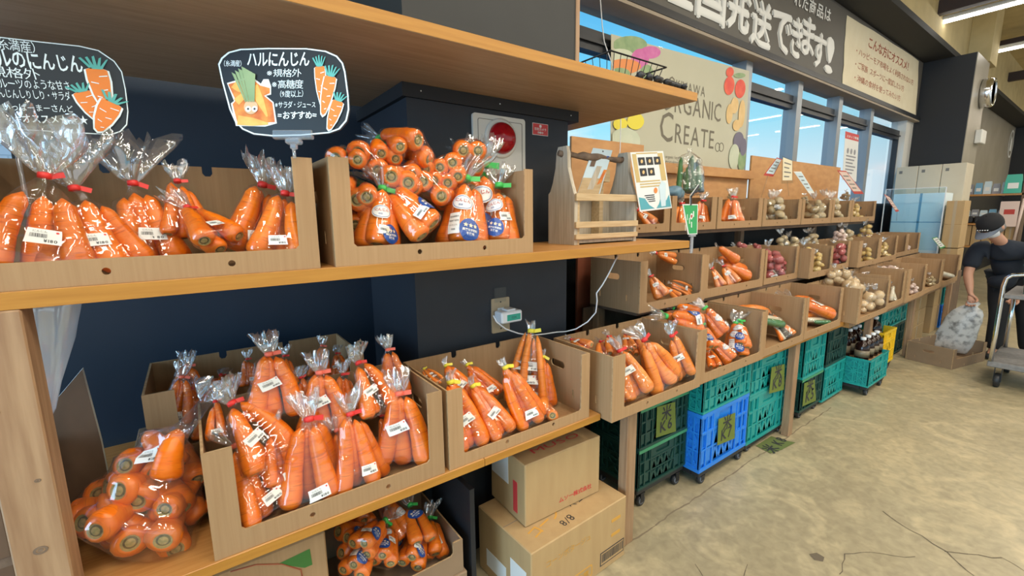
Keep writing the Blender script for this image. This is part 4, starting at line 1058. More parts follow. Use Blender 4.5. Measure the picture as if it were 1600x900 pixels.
fill('m2', 'carton by fire alarm', G2, ZM, {
    'front standing': [('pil0', (588, None), 1.26, (598, 305), 1.30, .15), ('pil1', (676, 366), 1.215, (626, 312), 1.29, .5), ('pil2', (724, None), 1.245, (732, 284), 1.30, 0), ('pil5', (788, None), 1.245, (790, 296), 1.29, -.1)],
    'middle': [('pil4', (636, 283), 1.285, (640, 268), 1.42, .6), ('pil3', (552, 303), 1.27, (560, 290), 1.40, .2), ('pil4', (626, 294), 1.27, (618, 283), 1.41, 1.2), ('pil3', (676, 296), 1.265, (668, 290), 1.40, .8),
               ('pil5', (755, None), 1.35, (761, 263), 1.36, .2), ('pil3', (600, 268), 1.33, (602, 258), 1.46, .5), ('pil4', (690, 294), 1.30, (694, 282), 1.44, .9), ('pil1', (560, 335), 1.29, (562, 322), 1.42, 1.6), ('pil4', (705, 318), 1.32, (708, 306), 1.46, .1), ('pil3', (655, 335), 1.30, (655, 322), 1.44, 1.1), ('pil5', (600, 318), 1.34, (604, 304), 1.48, 2.0), ('pil3', (730, 290), 1.36, (732, 276), 1.5, .4), ('pil4', (583, 330), 1.30, (585, 318), 1.44, .2), ('pil4', (778, None), 1.38, (775, 276), 1.42, 0)],
    'topmost': [('pil3', (541, 249), 1.29, (545, 240), 1.44, 0), ('pil3', (575, 254), 1.32, (578, 243), 1.45, .7), ('pil1', (614, 240), 1.30, (600, 222), 1.44, 2.8), ('pil3', (668, 236), 1.29, (628, 226), 1.38, 1.5), ('pil4', (703, 266), 1.29, (703, 254), 1.43, .4),
                ('pil1', (740, 246), 1.31, (726, 240), 1.44, 1.0), ('pil4', (655, 258), 1.32, (660, 246), 1.46, 2.2)]})
fill('lf', 'wide carton', 'bag of carrots', ZL, {
    'front': [('cone0', (412, 822), 1.225, (352, 706), 1.31, .15), ('cone5', (505, 796), 1.225, (486, 664), 1.275, 0), ('cone2', (575, 770), 1.23, (549, 652), 1.285, .1), ('cone3', (640, 742), 1.225, (632, 622), 1.27, -.1)],
    'second': [('cone1', (428, 726), 1.285, (362, 630), 1.37, .2), ('cone5', (455, 752), 1.285, (432, 672), 1.33, 0), ('cone3', (508, 684), 1.335, (499, 582), 1.37, 0), ('cone0', (556, 745), 1.275, (526, 672), 1.31, 0), ('cone1', (612, 702), 1.29, (596, 650), 1.36, .2)],
    'back': [('cone3', (430, 658), 1.37, (420, 553), 1.40, .1), ('cone4', (335, 690), 1.36, (333, 628), 1.42, 0), ('cone2', (545, 655), 1.38, (536, 585), 1.43, .2), ('cone1', (596, 648), 1.31, (560, 567), 1.40, .3), ('cone0', (618, 622), 1.40, (606, 546), 1.44, 0), ('cone4', (480, 650), 1.38, (470, 590), 1.43, 0)]})
# an older carton behind, on a flat carton
ZB = ZL + .085
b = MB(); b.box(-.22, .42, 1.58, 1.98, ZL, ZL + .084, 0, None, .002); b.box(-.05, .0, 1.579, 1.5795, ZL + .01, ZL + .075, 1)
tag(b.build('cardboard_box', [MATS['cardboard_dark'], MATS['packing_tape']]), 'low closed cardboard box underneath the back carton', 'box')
TR['lb'] = tray(-.160, .470, 1.585, ZB, 'darker open cardboard carton standing behind the wide front carton', h=.240, lip=.06, tabs=(.075, .05))
fill('lb', 'carton against the wall', 'bag of carrots in shade', ZB, {
    'front': [('cone1', (284, 690), 1.63, (312, 616), 1.68, .2), ('cone0', (262, 668), 1.63, (276, 590), 1.66, 0), ('cone1', (296, 660), 1.69, (293, 607), 1.73, 0), ('cone3', (505, 600), 1.64, (500, 571), 1.70, .1), ('cone2', (448, 606), 1.64, (444, 556), 1.69, 0)],
    'back': [('cone3', (288, 640), 1.74, (292, 571), 1.76, 0), ('cone4', (328, 618), 1.70, (345, 586), 1.80, 0), ('cone2', (392, 605), 1.72, (386, 561), 1.75, .2), ('cone0', (497, 590), 1.74, (503, 540), 1.76, 0), ('cone1', (530, 590), 1.74, (526, 552), 1.78, 0)]})
# the big round bag on the board
B = at_u(205, 1.37, ZL + .004); N = on_y(296, 676, 1.46)
parts, z0, zn = TPL['big']
B = at_u(192, 1.355, ZL + .004)
bag('big', B, N, 'bag_of_carrots', 'big bulging clear bag of many stubby carrots lying beside the wide carton', None, 'bag', .25, 1.40)
G3 = 'bag of slender carrots'
fill('l3', 'carton under outlet', G3, ZL, {
    'front': [('slim0', (740, None), 1.235, (704, 600), 1.33, .1), ('slim0', (790, 684), 1.23, (739, 603), 1.33, .1), ('slim1', (838, 664), 1.225, (790, 574), 1.32, .1), ('pale1', (878, 642), 1.235, (884, 622), 1.36, 2.9, 'bag of thick carrots, ends outward')],
    'back': [('slim0', (738, 632), 1.33, (697, 571), 1.43, 0), ('slim1', (778, 620), 1.34, (730, 570), 1.45, .1), ('slim0', (772, 640), 1.30, (726, 603), 1.38, .2), ('slim2', (820, None), 1.40, (830, 523), 1.46, 0), ('slim1', (846, None), 1.37, (848, 560), 1.40, -.2), ('slim2', (682, 600), 1.34, (660, 577), 1.44, 0)]})
fill('t1a', 'carton above crate K6', 'bag of pale carrots', Z1, {
    'front': [('pale0', (1000, 622), 1.165, (968, 548), 1.26, .1), ('pale1', (1046, 612), 1.165, (1006, 536), 1.26, .1), ('pale2', (976, 630), 1.175, (962, 585), 1.24, 0), ('pale2', (1072, 592), 1.18, (1051, 524), 1.23, 0)],
    'back': [('pale0', (915, 545), 1.33, (889, 531), 1.45, .2), ('pale1', (950, 556), 1.31, (938, 534), 1.42, 0), ('pale0', (962, 552), 1.29, (950, 526), 1.38, 0), ('pale2', (984, 546), 1.32, (977, 523), 1.42, 0), ('pale0', (996, 550), 1.30, (988, 523), 1.40, .3), ('pale1', (1022, 566), 1.25, (1006, 533), 1.36, .1)]})
fill('t1b', 'carton above teal crates', 'bag of stickered carrots', Z1, {
    'front': [('pil0', (1146, 567), 1.185, (1114, 536), 1.28, .25), ('pil5', (1160, 542), 1.19, (1158, 500), 1.26, 0), ('pil2', (1178, 548), 1.20, (1178, 498), 1.26, 0), ('slim0', (1120, 575), 1.175, (1106, 545), 1.27, 0), ('pil1', (1112, 548), 1.21, (1100, 520), 1.28, 0)],
    'top': [('pil1', (1095, 508), 1.30, (1040, 494), 1.38, .2), ('pil0', (1132, 524), 1.26, (1100, 482), 1.36, .35), ('pil4', (1090, 492), 1.40, (1068, 486), 1.46, .6)]})
fill('t1c', 'burdock carton', 'bag of burdock and carrots', Z1, {'front': [('burd0', (1234, 536), 1.20, (1196, 492), 1.36, .2)],
     'back': [('mix0', (1222, 486), 1.40, (1165, 476), 1.45, .3, 'flat bag of mixed roots')]}, 'bag_of_roots')
fill('t1d', 'half empty carton', 'bag of orange carrots and roots', Z1, {'front': [('mix0', (1298, 500), 1.21, (1257, 500), 1.26, .3)], 'back': [('cone1', (1298, 484), 1.28, (1256, 470), 1.36, .3, 'bag of carrots lying flat')]})
fill('t1e', 'onion carton', 'bag of round onions', Z1, {
    'front': [('oni0', (1366, 494), 1.14, (1366, 462), 1.18, 0), ('oni1', (1352, None), 1.16, (1352, 478), 1.19, .4), ('oni0', (1380, 482), 1.17, (1376, 452), 1.24, 1)],
    'top': [('oni0', (1296, 446), 1.40, (1298, 418), 1.42, .3), ('oni1', (1318, 446), 1.38, (1320, 424), 1.41, 1.2), ('oni0', (1342, 452), 1.34, (1345, 427), 1.38, 2), ('oni0', (1364, 458), 1.28, (1366, 434), 1.33, .6)]}, 'bag_of_onions')
fill('t1f', 'radish carton', 'bag of white radishes', Z1, {'front': [('daik0', (1398, None), 1.17, (1394, 444), 1.22, 0)], 'back': [('oni1', (1398, 440), 1.36, (1395, 420), 1.40, 0, 'bag of pale onions')]}, 'bag_of_radishes')
fill('t1g', 'garlic carton', 'bag of pinkish garlic', Z1, {'front': [('gar0', (1434, None), 1.17, (1434, 436), 1.20, 0)], 'back': [('gar0', (1402, 428), 1.40, (1384, 418), 1.42, 0)]}, 'bag_of_garlic')
fill('t1h', 'pale root carton', 'bag of pale roots', Z1, {'front': [('potb1', (1459, None), 1.18, (1458, 430), 1.21, 0)], 'back': [('gar0', (1432, 420), 1.40, (1424, 411), 1.42, 0)]}, 'bag_of_roots')
fill('t1i', 'last front carton', 'bag of white roots', Z1, {'front': [('daik0', (1492, 440), 1.17, (1474, 436), 1.22, 0)]}, 'bag_of_roots')
# middle tier
fill('t2a', 'grey sided carton', 'bag of dull orange carrots', Z2, {
    'front': [('pale0', (1036, 466), 1.52, (1016, 432), 1.60, .1), ('pale2', (1062, 470), 1.51, (1036, 452), 1.62, .2), ('fine0', (1084, 460), 1.53, (1050, 444), 1.62, .2)],
    'top': [('pale1', (1062, 400), 1.70, (1040, 394), 1.76, 0), ('pale0', (1096, 402), 1.66, (1066, 392), 1.74, .2)]})
fill('t2b', 'huge carrot carton', 'bag of striped carrots', Z2, {
    'front': [('pale2', (1128, 450), 1.53, (1112, 420), 1.60, 0), ('pale0', (1148, 446), 1.53, (1130, 416), 1.62, 0), ('huge1', (1170, 434), 1.545, (1122, 408), 1.64, .3, 'bag of one fat carrot'), ('cone1', (1168, 446), 1.56, (1140, 432), 1.64, 0)],
    'top': [('huge0', (1152, 408), 1.57, (1120, 384), 1.63, 0, 'bag with one huge carrot')]})
fill('t2c', 'red potato carton', 'bag of red potatoes', Z2, {'front': [('potr0', (1216, None), 1.56, (1204, 386), 1.62, 0), ('potr1', (1226, 424), 1.58, (1214, 402), 1.66, .4)], 'top': [('potr1', (1166, 394), 1.70, (1148, 384), 1.74, 0), ('potr1', (1190, 393), 1.72, (1176, 383), 1.76, .6)]}, 'bag_of_potatoes')
fill('t2d', 'pulled forward carton', 'bag of yellow potatoes', Z2, {'front': [('poty0', (1271, None), 1.48, (1264, 384), 1.56, 0), ('poty1', (1278, 418), 1.46, (1274, 396), 1.52, 0)], 'back': [('potb1', (1242, 396), 1.72, (1236, 378), 1.74, 0, 'bag of beige potatoes', .9), ('potb0', (1214, 398), 1.76, (1212, 372), 1.78, .5, 'bag of beige potatoes', .85)]}, 'bag_of_potatoes')
fill('t2e', 'sweet potato carton', 'bag of red sweet potatoes', Z2, {'front': [('potr1', (1320, None), 1.54, (1312, 384), 1.62, 0), ('potr0', (1328, 410), 1.56, (1318, 396), 1.62, .5)], 'back': [('potb0', (1268, 392), 1.76, (1262, 364), 1.78, 0, 'bag of grey potatoes', .9), ('potb1', (1290, 388), 1.78, (1288, 364), 1.79, .8, 'bag of grey potatoes', .9)]}, 'bag_of_potatoes')
fill('t2f', 'slumped bag carton', 'bag of small yellow potatoes', Z2, {'front': [('poty1', (1366, None), 1.49, (1360, 386), 1.56, 0)], 'back': [('gar0', (1312, 384), 1.70, (1312, 362), 1.72, 0, 'bag of garlic', 1.0), ('potb1', (1336, 380), 1.72, (1336, 356), 1.73, 0, 'bag of grey potatoes', .9)]}, 'bag_of_potatoes')
fill('t2g', 'last middle carton', 'bag of knobbly ginger', Z2, {'front': [('poty0', (1402, None), 1.51, (1402, 376), 1.55, 0)], 'back': [('poty1', (1358, 374), 1.72, (1356, 352), 1.74, 0, 'bag of beige roots', 1.0), ('gar0', (1376, 372), 1.73, (1376, 350), 1.74, 0, 'bag of pinkish garlic', .9)]}, 'bag_of_roots')
fill('t2h', 'white bag carton', 'bag of white roots', Z2, {'front': [('gar0', (1424, None), 1.60, (1424, 378), 1.63, 0)], 'back': [('daik0', (1412, 376), 1.72, (1404, 362), 1.76, 0)]}, 'bag_of_roots')
fill('t2i', 'outermost middle carton', 'bag of pale garlic', Z2, {'front': [('gar0', (1442, None), 1.60, (1442, 376), 1.63, 0), ('potb1', (1456, None), 1.62, (1456, 380), 1.64, 0)]}, 'bag_of_garlic')
# top tier
Z3F = Z3
fill('t3a', 'carton behind the tote', 'bag of carrots', Z3, {'front': [('pale0', (1022, 358), 1.77, (996, 332), 1.84, .1), ('pale2', (1030, 356), 1.79, (1008, 336), 1.88, 0)]})
fill('t3b', 'carton behind drink sign', 'bag of carrots', Z3, {'front': [('pale1', (1062, None), 1.78, (1064, 322), 1.82, 0), ('cone2', (1098, None), 1.78, (1102, 318), 1.81, 0)]})
fill('t3c', 'upright bag carton', 'bag of orange carrots', Z3, {'front': [('cone5', (1150, None), 1.76, (1152, 312), 1.80, 0)], 'back': [('potb1', (1172, 312), 1.96, (1172, 300), 1.98, 0, 'bag of grey roots')]})
fill('t3d', 'grey potato carton', 'bag of grey potatoes', Z3, {'front': [('potb0', (1216, None), 1.77, (1220, 308), 1.82, 0), ('potb1', (1236, None), 1.93, (1238, 312), 1.95, .5)]}, 'bag_of_potatoes')
fill('t3e', 'clear window carton', 'bag of pale potatoes', Z3, {'front': [('potb1', (1276, None), 1.78, (1272, 312), 1.84, 0)], 'top': [('potb0', (1270, 322), 1.95, (1270, 306), 1.97, 0)]}, 'bag_of_potatoes')
fill('t3f', 'beige potato carton', 'bag of beige potatoes', Z3, {'front': [('potb0', (1306, None), 1.77, (1308, 308), 1.82, 0), ('potb1', (1319, None), 1.93, (1321, 308), 1.95, 0)], 'top': [('potb1', (1320, 312), 1.96, (1322, 300), 1.98, 0)]}, 'bag_of_potatoes')
fill('t3g', 'end carton of top tier', 'bag of brown potatoes', Z3, {'front': [('poty0', (1340, None), 1.78, (1338, 316), 1.82, 0), ('potb1', (1357, None), 1.93, (1357, 320), 1.95, 0)]}, 'bag_of_potatoes')
# loose heap of bags under the low board, in a dark carton
UZ = .2365
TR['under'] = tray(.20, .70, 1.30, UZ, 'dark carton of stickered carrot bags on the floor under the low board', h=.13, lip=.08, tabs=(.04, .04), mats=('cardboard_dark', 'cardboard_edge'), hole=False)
fill('under', 'carton under low board', 'bag of stickered carrots', UZ, {
    'front': [('pil1', (560, 860), 1.35, (600, 815), 1.44, .3), ('pil5', (596, 880), 1.345, (606, 840), 1.43, 0), ('pil3', (665, 850), 1.36, (650, 812), 1.44, .2), ('pil0', (640, 885), 1.35, (650, 850), 1.42, .1), ('pil2', (548, 896), 1.34, (566, 866), 1.40, 0), ('pil4', (690, 880), 1.37, (684, 842), 1.44, 0)],
    'top': [('pil5', (530, 846), 1.44, (590, 832), 1.50, .3), ('pil0', (640, 838), 1.44, (618, 806), 1.50, .4), ('pil4', (570, 826), 1.50, (560, 806), 1.56, .2), ('pil2', (672, 826), 1.50, (690, 815), 1.52, .2), ('pil4', (625, 818), 1.54, (612, 800), 1.60, 0)]})

# ------------------------------------------------------------------ chalkboard signs
def poly_add(mb, pts, y, mi, M=None):
    tris = tessellate_polygon([[Vector((p[0], p[1], 0)) for p in pts]]); fs = []
    for t in tris:
        a, b, c = (pts[i] for i in t); ar = (b[0] - a[0]) * (c[1] - a[1]) - (b[1] - a[1]) * (c[0] - a[0])
        fs.append(tuple(t) if ar > 0 else tuple(t)[::-1])
    mb.add([(p[0], y, p[1]) for p in pts], fs, mi, False, M)
def draw_carrot(mb, x, z, L, w, a, y, mi_o=0, mi_w=1, mi_t=2):
    """a drawn carrot: top at (x, z), pointing along angle a (0 = straight down)"""
    ca, sa = math.cos(a), math.sin(a)
    def tr(px, pz): return (x + px * ca + pz * sa * -1, z + px * sa * 1 + pz * ca) if False else (x + px * ca - pz * sa, z + px * sa + pz * ca)
    shp = [(-.5, 0), (-.52, -.25), (-.42, -.6), (-.2, -.93), (0, -1.0), (.2, -.93), (.42, -.6), (.52, -.25), (.5, 0), (.25, .05), (-.25, .05)]
    big_ = [tr(p[0] * w * 1.2, -L * .02 + (p[1] + .03) * L * 1.05 - L * .02) for p in shp]
    poly_add(mb, big_, y, mi_w); poly_add(mb, [tr(p[0] * w, p[1] * L) for p in shp], y - .0006, mi_o)
    for k in range(5):
        q = -.12 - k * .17; s = -1 if k % 2 else 1; ww = w * (.46 - .07 * k)
        poly_add(mb, [tr(s * ww, q * L), tr(s * ww, (q - .025) * L), tr(s * ww * .1, (q - .05) * L), tr(s * ww * .1, (q - .03) * L)], y - .0012, mi_w)
    for k in (-2, -1, 0, 1, 2):
        b0 = k * .10 * w; t0 = k * .32 * w; h = L * (.34 - .03 * abs(k))
        poly_add(mb, [tr(b0 - w * .09, .02 * L), tr(b0 + w * .09, .02 * L), tr(t0 + w * .05, h), tr(t0 - w * .07, h * .92)], y - .0006 - .0002 * (k + 2), mi_t)
def chalk_board(name, label, outline, M, ringw, par_items):
    t = thing(name, label, 'sign', M=M)
    cx = sum(p[0] for p in outline) / len(outline); cz = sum(p[1] for p in outline) / len(outline)
    MB().prism(outline, [], 0, .003, 0).build('board', MATS['chalkboard'], t)
    sx_ = max(p[0] for p in outline) - min(p[0] for p in outline)
    k1 = 1 - .012; k2 = 1 - .012 - ringw
    a = [(cx + (p[0] - cx) * k1, cz + (p[1] - cz) * k1) for p in outline]; b_ = [(cx + (p[0] - cx) * k2, cz + (p[1] - cz) * k2 * .995) for p in outline]
    MB().prism(a, [b_], -.0012, -.0004).build('border', MATS['chalk_white'], t)
    return t
# sign one, turned to the aisle, on a clip at the end of its carton
KS = 0.001526
S1P = on_y(443, 145, 1.22)
S1M = Matrix(((RW[0, 0], RW[0, 2], -RW[0, 1], S1P.x), (RW[1, 0], RW[1, 2], -RW[1, 1], S1P.y), (RW[2, 0], RW[2, 2], -RW[2, 1], S1P.z), (0, 0, 0, 1)))
L1 = lambda u, v: ((u - 443) * KS, (145 - v) * KS)
ol = [L1(*p) for p in ((340, 100), (345, 90), (356, 81), (375, 76), (420, 74.5), (480, 75), (510, 79), (528, 87), (537, 98), (541, 112), (546, 150), (547, 172), (543, 190), (532, 203), (515, 209), (470, 213), (425, 214), (396, 211), (378, 203), (366, 190), (358, 172), (346, 128))][::-1]
s1 = chalk_board('chalkboard_sign', 'black chalkboard sign with a carrot photo cut-out, clipped above two cartons', ol, S1M, .022, None)
b = MB()
for txt, u, v, h, wd, bo, jt in (('（糸満産）', 345, 103, 10, 38, 0, .08), ('ハルにんじん', 386, 102, 25, 98, 1, .06), ('※規格外', 417, 119, 13, 54, 0, .10), ('※高糖度', 425, 137, 14, 49, 0, .10), ('（9度以上）', 432, 151, 11, 48, 0, .08),
                                 ('※サラダ・ジュース', 430, 168, 11, 64, 0, .1), ('=おすすめ=', 434, 185, 13, 62, 1, .1)):
    x, z = L1(u, v); put_text(b, txt, x, z, h * KS, -.0012, 0, bo, jt, 3, None, False, wd * KS)
b.build('lettering', MATS['chalk_white'], s1)
b = MB()
for (u, v, L, w, a) in ((500, 106, 58, 15, .06), (517, 122, 60, 18, -.20), (529, 160, 46, 17, -.32)): draw_carrot(b, *L1(u, v), L * KS, w * KS, a, -.0016 - (u - 500) * .00006)
b.build('carrot_drawing', [MATS['chalk_orange'], MATS['chalk_white'], MATS['chalk_teal']], s1)
b = MB(); poly_add(b, [L1(*p) for p in ((355, 130), (383, 122), (396, 122), (408, 131), (412, 124), (420, 124), (424, 135), (424, 148), (416, 150), (428, 160), (433, 193), (415, 198), (369, 197), (361, 162), (366, 158))][::-1], -.001, 0)
b2 = [L1(*p) for p in ((357, 132), (384, 125), (396, 125), (407, 134), (422, 138), (422, 146), (413, 150), (426, 161), (430, 191), (372, 194), (364, 163), (369, 157))][::-1]; poly_add(b, b2, -.0014, 1)
for (u, v, L, w, a) in ((366, 132, 22, 13, .9), (372, 188, 48, 15, 1.45), (397, 135, 52, 14, .42), (370, 160, 30, 12, 2.3)):
    x, z = L1(u, v); ca, sa = math.cos(a), math.sin(a); L *= KS; w *= KS
    poly_add(b, [(x + px * w * ca - pz * L * sa, z + px * w * sa + pz * L * ca) for px, pz in ((-.5, 0), (-.42, -.5), (-.1, -1), (.1, -1), (.42, -.5), (.5, 0))], -.0018 - .0002 * u / 400, 2)
poly_add(b, [(L1(393, 168)[0] + p[0], L1(393, 168)[1] + p[1]) for p in circ(0, 0, 11 * KS, 20)], -.0026, 3)
for du in (-5, 5):
    for r, mi, y in ((4.6, 0, -.003), (1.7, 4, -.0034)): poly_add(b, [(L1(394 + du, 171)[0] + p[0], L1(394 + du, 171)[1] + p[1]) for p in circ(0, 0, r * KS, 14)], y, mi)
for k in range(7):
    x, z = L1(385 + k * 2.2, 160 - k % 2); x2, z2 = L1(366 + k * 5.2, 108 + abs(k - 3) * 3); w = 3.2 * KS
    poly_add(b, [(x - w * .3, z), (x + w * .3, z), (x2 + w, z2), (x2 - w, z2 + w)], -.0028 - .0002 * k, 5)
b.build('photo_cutout', [MATS['paper'], MATS['photo_orange'], MATS['photo_yellow'], MATS['mascot_tan'], MATS['ink'], MATS['veg_green']], s1)
b = MB(); x, z = L1(459, 211)
b.box(x - 32 * KS, x + 30 * KS, -.006, .008, z - 6 * KS, z + 7 * KS, 0, None, .002); b.box(x - 12 * KS, x + 12 * KS, -.008, .01, z - 14 * KS, z - 6 * KS, 0, None, .003)
b.box(x - 5 * KS, x + 5 * KS, -.005, .006, z - 22 * KS, z - 14 * KS, 0, None, .002); b.tube([(x, 0, z - 22 * KS), (x + .002, 0, z - 36 * KS)], .004, 8)
b.build('clip_stand', MATS['clip_plastic'], s1)
# sign two, parallel to the shelf, behind the frilled bags
Y2 = 1.36
P2 = lambda u, v: on_y(u, v, Y2)
c2 = P2(60, 130); M2 = T(*c2)
L2 = lambda u, v: (P2(u, v).x - c2.x, P2(u, v).z - c2.z)
ol = [L2(*p) for p in ((-75, 60), (-40, 55), (0, 57), (60, 64), (125, 71), (155, 78), (180, 95), (192, 112), (198, 140), (202, 175), (200, 196), (190, 207), (175, 212), (100, 208), (0, 202), (-60, 199), (-90, 180), (-95, 90))][::-1]
s2 = chalk_board('chalkboard_sign', 'black chalkboard sign with three drawn carrots at the left edge, behind frilled bags', ol, M2, .016, None)
b = MB()
def row2(txt, u0, u1, v0, v1, h, bo=0, jt=.08):
    a = L2(u0, v0); e_ = L2(u1, v1); an = math.atan2(e_[1] - a[1], e_[0] - a[0]); ln = math.hypot(e_[0] - a[0], e_[1] - a[1])
    put_text(b, txt, 0, 0, h * .00145, 0, 0, bo, jt, 5, T(a[0], -.0012, a[1]) @ RY(-an), False, ln)
row2('（糸満産）', -22, 68, 74, 83, 16); row2('ハルのにんじん', -28, 131, 100, 112, 26, 1, .05); row2('※規格外', -34, 64, 118, 123, 15)
row2('フルーツのような甘さ', -13, 112, 136, 140, 14); row2('にんじんしりしり・サラダ', -13, 112, 151, 156, 13); row2('いっぱーまーさんど', 5, 116, 172, 175, 11); row2('=オススメ★★★', 26, 140, 191, 193, 13, 1)
b.build('lettering', MATS['chalk_white'], s2)
b = MB(); kz = .00145
for (u, v, L, w, a) in ((151, 110, 58, 24, .08), (129, 145, 42, 22, .35), (175, 162, 48, 24, -.45)): draw_carrot(b, *L2(u, v), L * kz, w * kz, a, -.0016 - abs(u - 129) * .00006)
b.build('carrot_drawing', [MATS['chalk_orange'], MATS['chalk_white'], MATS['chalk_teal']], s2)
b = MB(); x, z = L2(20, 203); b.box(x - .045, x + .045, -.006, .008, z - .008, z + .01, 0, None, .002); b.tube([(x, .001, z - .008), (x, .001, ZM + .008 - c2.z)], .004, 8)
b.build('clip_stand', MATS['clip_plastic'], s2)

# ------------------------------------------------------------------ on the pillar
t = thing('fire_alarm', 'white metal fire alarm panel with a round red lamp on the pillar', 'fire alarm', (1.121, 1.635, 1.76))
b = MB(); b.prism(rrect(-.135, .135, -.205, .205, .012), [], -.012, 0); b.prism(rrect(-.112, .118, -.182, .186, .008), [rrect(-.110, .116, -.180, .184, .008)], -.0135, -.012, 1)
b.build('panel', [MATS['white_metal'], MATS['ink_grey']], t)
lz = 1.873 - 1.76
b = MB(); b.lathe([(.082, 0), (.082, .006), (.074, .010), (.070, .010)], 32, 0, T(.002, -.012, lz) @ RX(PI / 2)); b.build('lamp_ring', MATS['white_metal'], t)
b = MB(); b.lathe([(.066 * math.cos(a), .066 * .78 * math.sin(a)) for a in [PI / 2 * i / 10 for i in range(10)]] + [(.001, .066 * .78)], 32, 0, T(.002, -.020, lz) @ RX(PI / 2)); b.build('lamp_lens', MATS['red_lens'], t)
t = thing('warning_sticker', 'small red and white camera warning sticker beside the fire alarm', 'sticker', (1.352, 1.6345, 1.934))
b = MB(); b.box(-.046, .046, -.0012, 0, -.026, .026, 1); b.box(-.044, .044, -.0018, -.0012, -.024, .024, 0)
b.prism(circ(0, .014, .007, 12), [], -.0022, -.0018, 1)
put_text(b, '防犯カメラ', 0, -.004, .0125, -.0024, 1, 1, 0, 1, None, True, .07); put_text(b, '作動中', 0, -.019, .0115, -.0024, 1, 1, 0, 1, None, True, .035)
b.build('sticker_sheet', [MATS['red_paint'], MATS['paper']], t)
t = thing('wall_outlet', 'beige wall outlet plate with clear tape on the pillar', 'outlet', (1.113, 1.635, 1.098))
b = MB(); b.prism(rrect(-.049, .049, -.08, .08, .006), [], -.006, 0, 0); b.prism(circ(0, .062, .004, 10), [], -.0065, -.006, 1); b.prism(circ(0, -.062, .004, 10), [], -.0065, -.006, 1)
b.box(-.018, .018, -.009, -.006, -.035, .035, 2, None, .002); b.build('plate', [MATS['packing_tape'], MATS['ink'], MATS['white_plastic']], t)
b = MB(); b.box(-.034, .030, -.008, -.0066, .062, .128, 0); b.build('tape', MATS['clear_plastic'], t)
t = thing('power_adapter', 'small white plug-in power adapter with a green display and white cable', 'adapter', (1.128, 1.622, 1.099))
b = MB(); b.box(-.057, .057, -.062, 0, -.026, .026, 0, None, .006); b.box(-.02, .03, -.05, -.005, .026, .034, 0, None, .003); b.build('body', MATS['white_plastic'], t)
b = MB(); b.box(-.028, .045, -.0632, -.0618, -.015, .013, 0); put_text(b, '1234', .009, -.006, .014, -.0635, 1, 0, 0, 1, None, True); b.build('display', [MATS['lcd_green'], MATS['ink']], t)
cable = []
for u, v, y in ((771, 493, 1.565), (776, 503, 1.56), (790, 514, 1.555), (810, 521, 1.55), (830, 524, 1.55), (850, 522, 1.55), (870, 519, 1.54), (884, 518, 1.52), (900, 514, 1.47), (918, 503, 1.43), (931, 488, 1.40), (933, 470, 1.37), (932, 458, 1.36), (942, 444, 1.35), (951, 428, 1.34), (958, 414, 1.33), (965, 400, 1.34)):
    cable.append(on_y(u, v, y) - t.location)
b = MB(); b.tube(cable, .0032, 6); b.build('cable', MATS['white_plastic'], t)
w = [on_y(u, v, 2.085) for u, v in ((936, -60), (938, 0), (941, 40), (944, 65), (958, 105), (966, 150), (970, 190), (969, 232), (965, 275), (960, 300))]
tag(MB().tube(w, .0035, 6).build('hanging_cord', MATS['white_plastic']), 'thin white cord hanging down in front of the organic banner', 'cord')

# ------------------------------------------------------------------ wooden tool tote on the middle board
TX, TY, TZ = 1.30, 1.35, 1.4215; TD, TW = .165, .40
tt = thing('wooden_tote', 'weathered wooden tote with a branch handle at the end of the middle board', 'tote', (TX, TY, TZ))
end = [(0, 0), (TD, 0), (TD, .215), (TD - .012, .225), (TD - .028, .26), (TD - .045, .32), (TD - .052, .385), (TD - .062, .408), (.052, .408), (.046, .38), (.043, .32), (.022, .255), (.006, .215), (0, .205)]
for x in (0, TW - .018):
    b = MB(); b.prism(end, [circ(TD * .5, .378, .014, 12)], 0, .018, 0, Matrix(((0, 1, 0, x), (1, 0, 0, 0), (0, 0, 1, 0), (0, 0, 0, 1)))); b.build('end_panel', MATS['grey_wood'], tt)
rnd = random.Random(2)
MB().tube([Vector((-.012 + (TW + .024) * i / 12, TD * .5 + rnd.uniform(-.004, .004), .378 + rnd.uniform(-.005, .005))) for i in range(13)], [.012 + .006 * (i in (4, 5, 6)) + rnd.uniform(-.001, .002) for i in range(13)], 10).build('handle', MATS['branch'], tt)
for z0, z1 in ((.182, .212), (.070, .096), (.022, .044)): MB().box(-.002, TW - .004, -.014, 0, z0, z1, 0, None, .002).build('slat', MATS['pale_wood'], tt)
for z0, z1 in ((.0, .09), (.092, .2)): MB().box(.018, TW - .018, TD - .012, TD - .002, z0, z1).build('back_board', MATS['grey_wood'], tt)
MB().box(.018, TW - .018, .004, TD - .004, .006, .018).build('bottom_board', MATS['grey_wood'], tt)
MB().box(.018, .030, .0, .006, .0, .2).build('corner_strip', MATS['pale_wood'], tt)
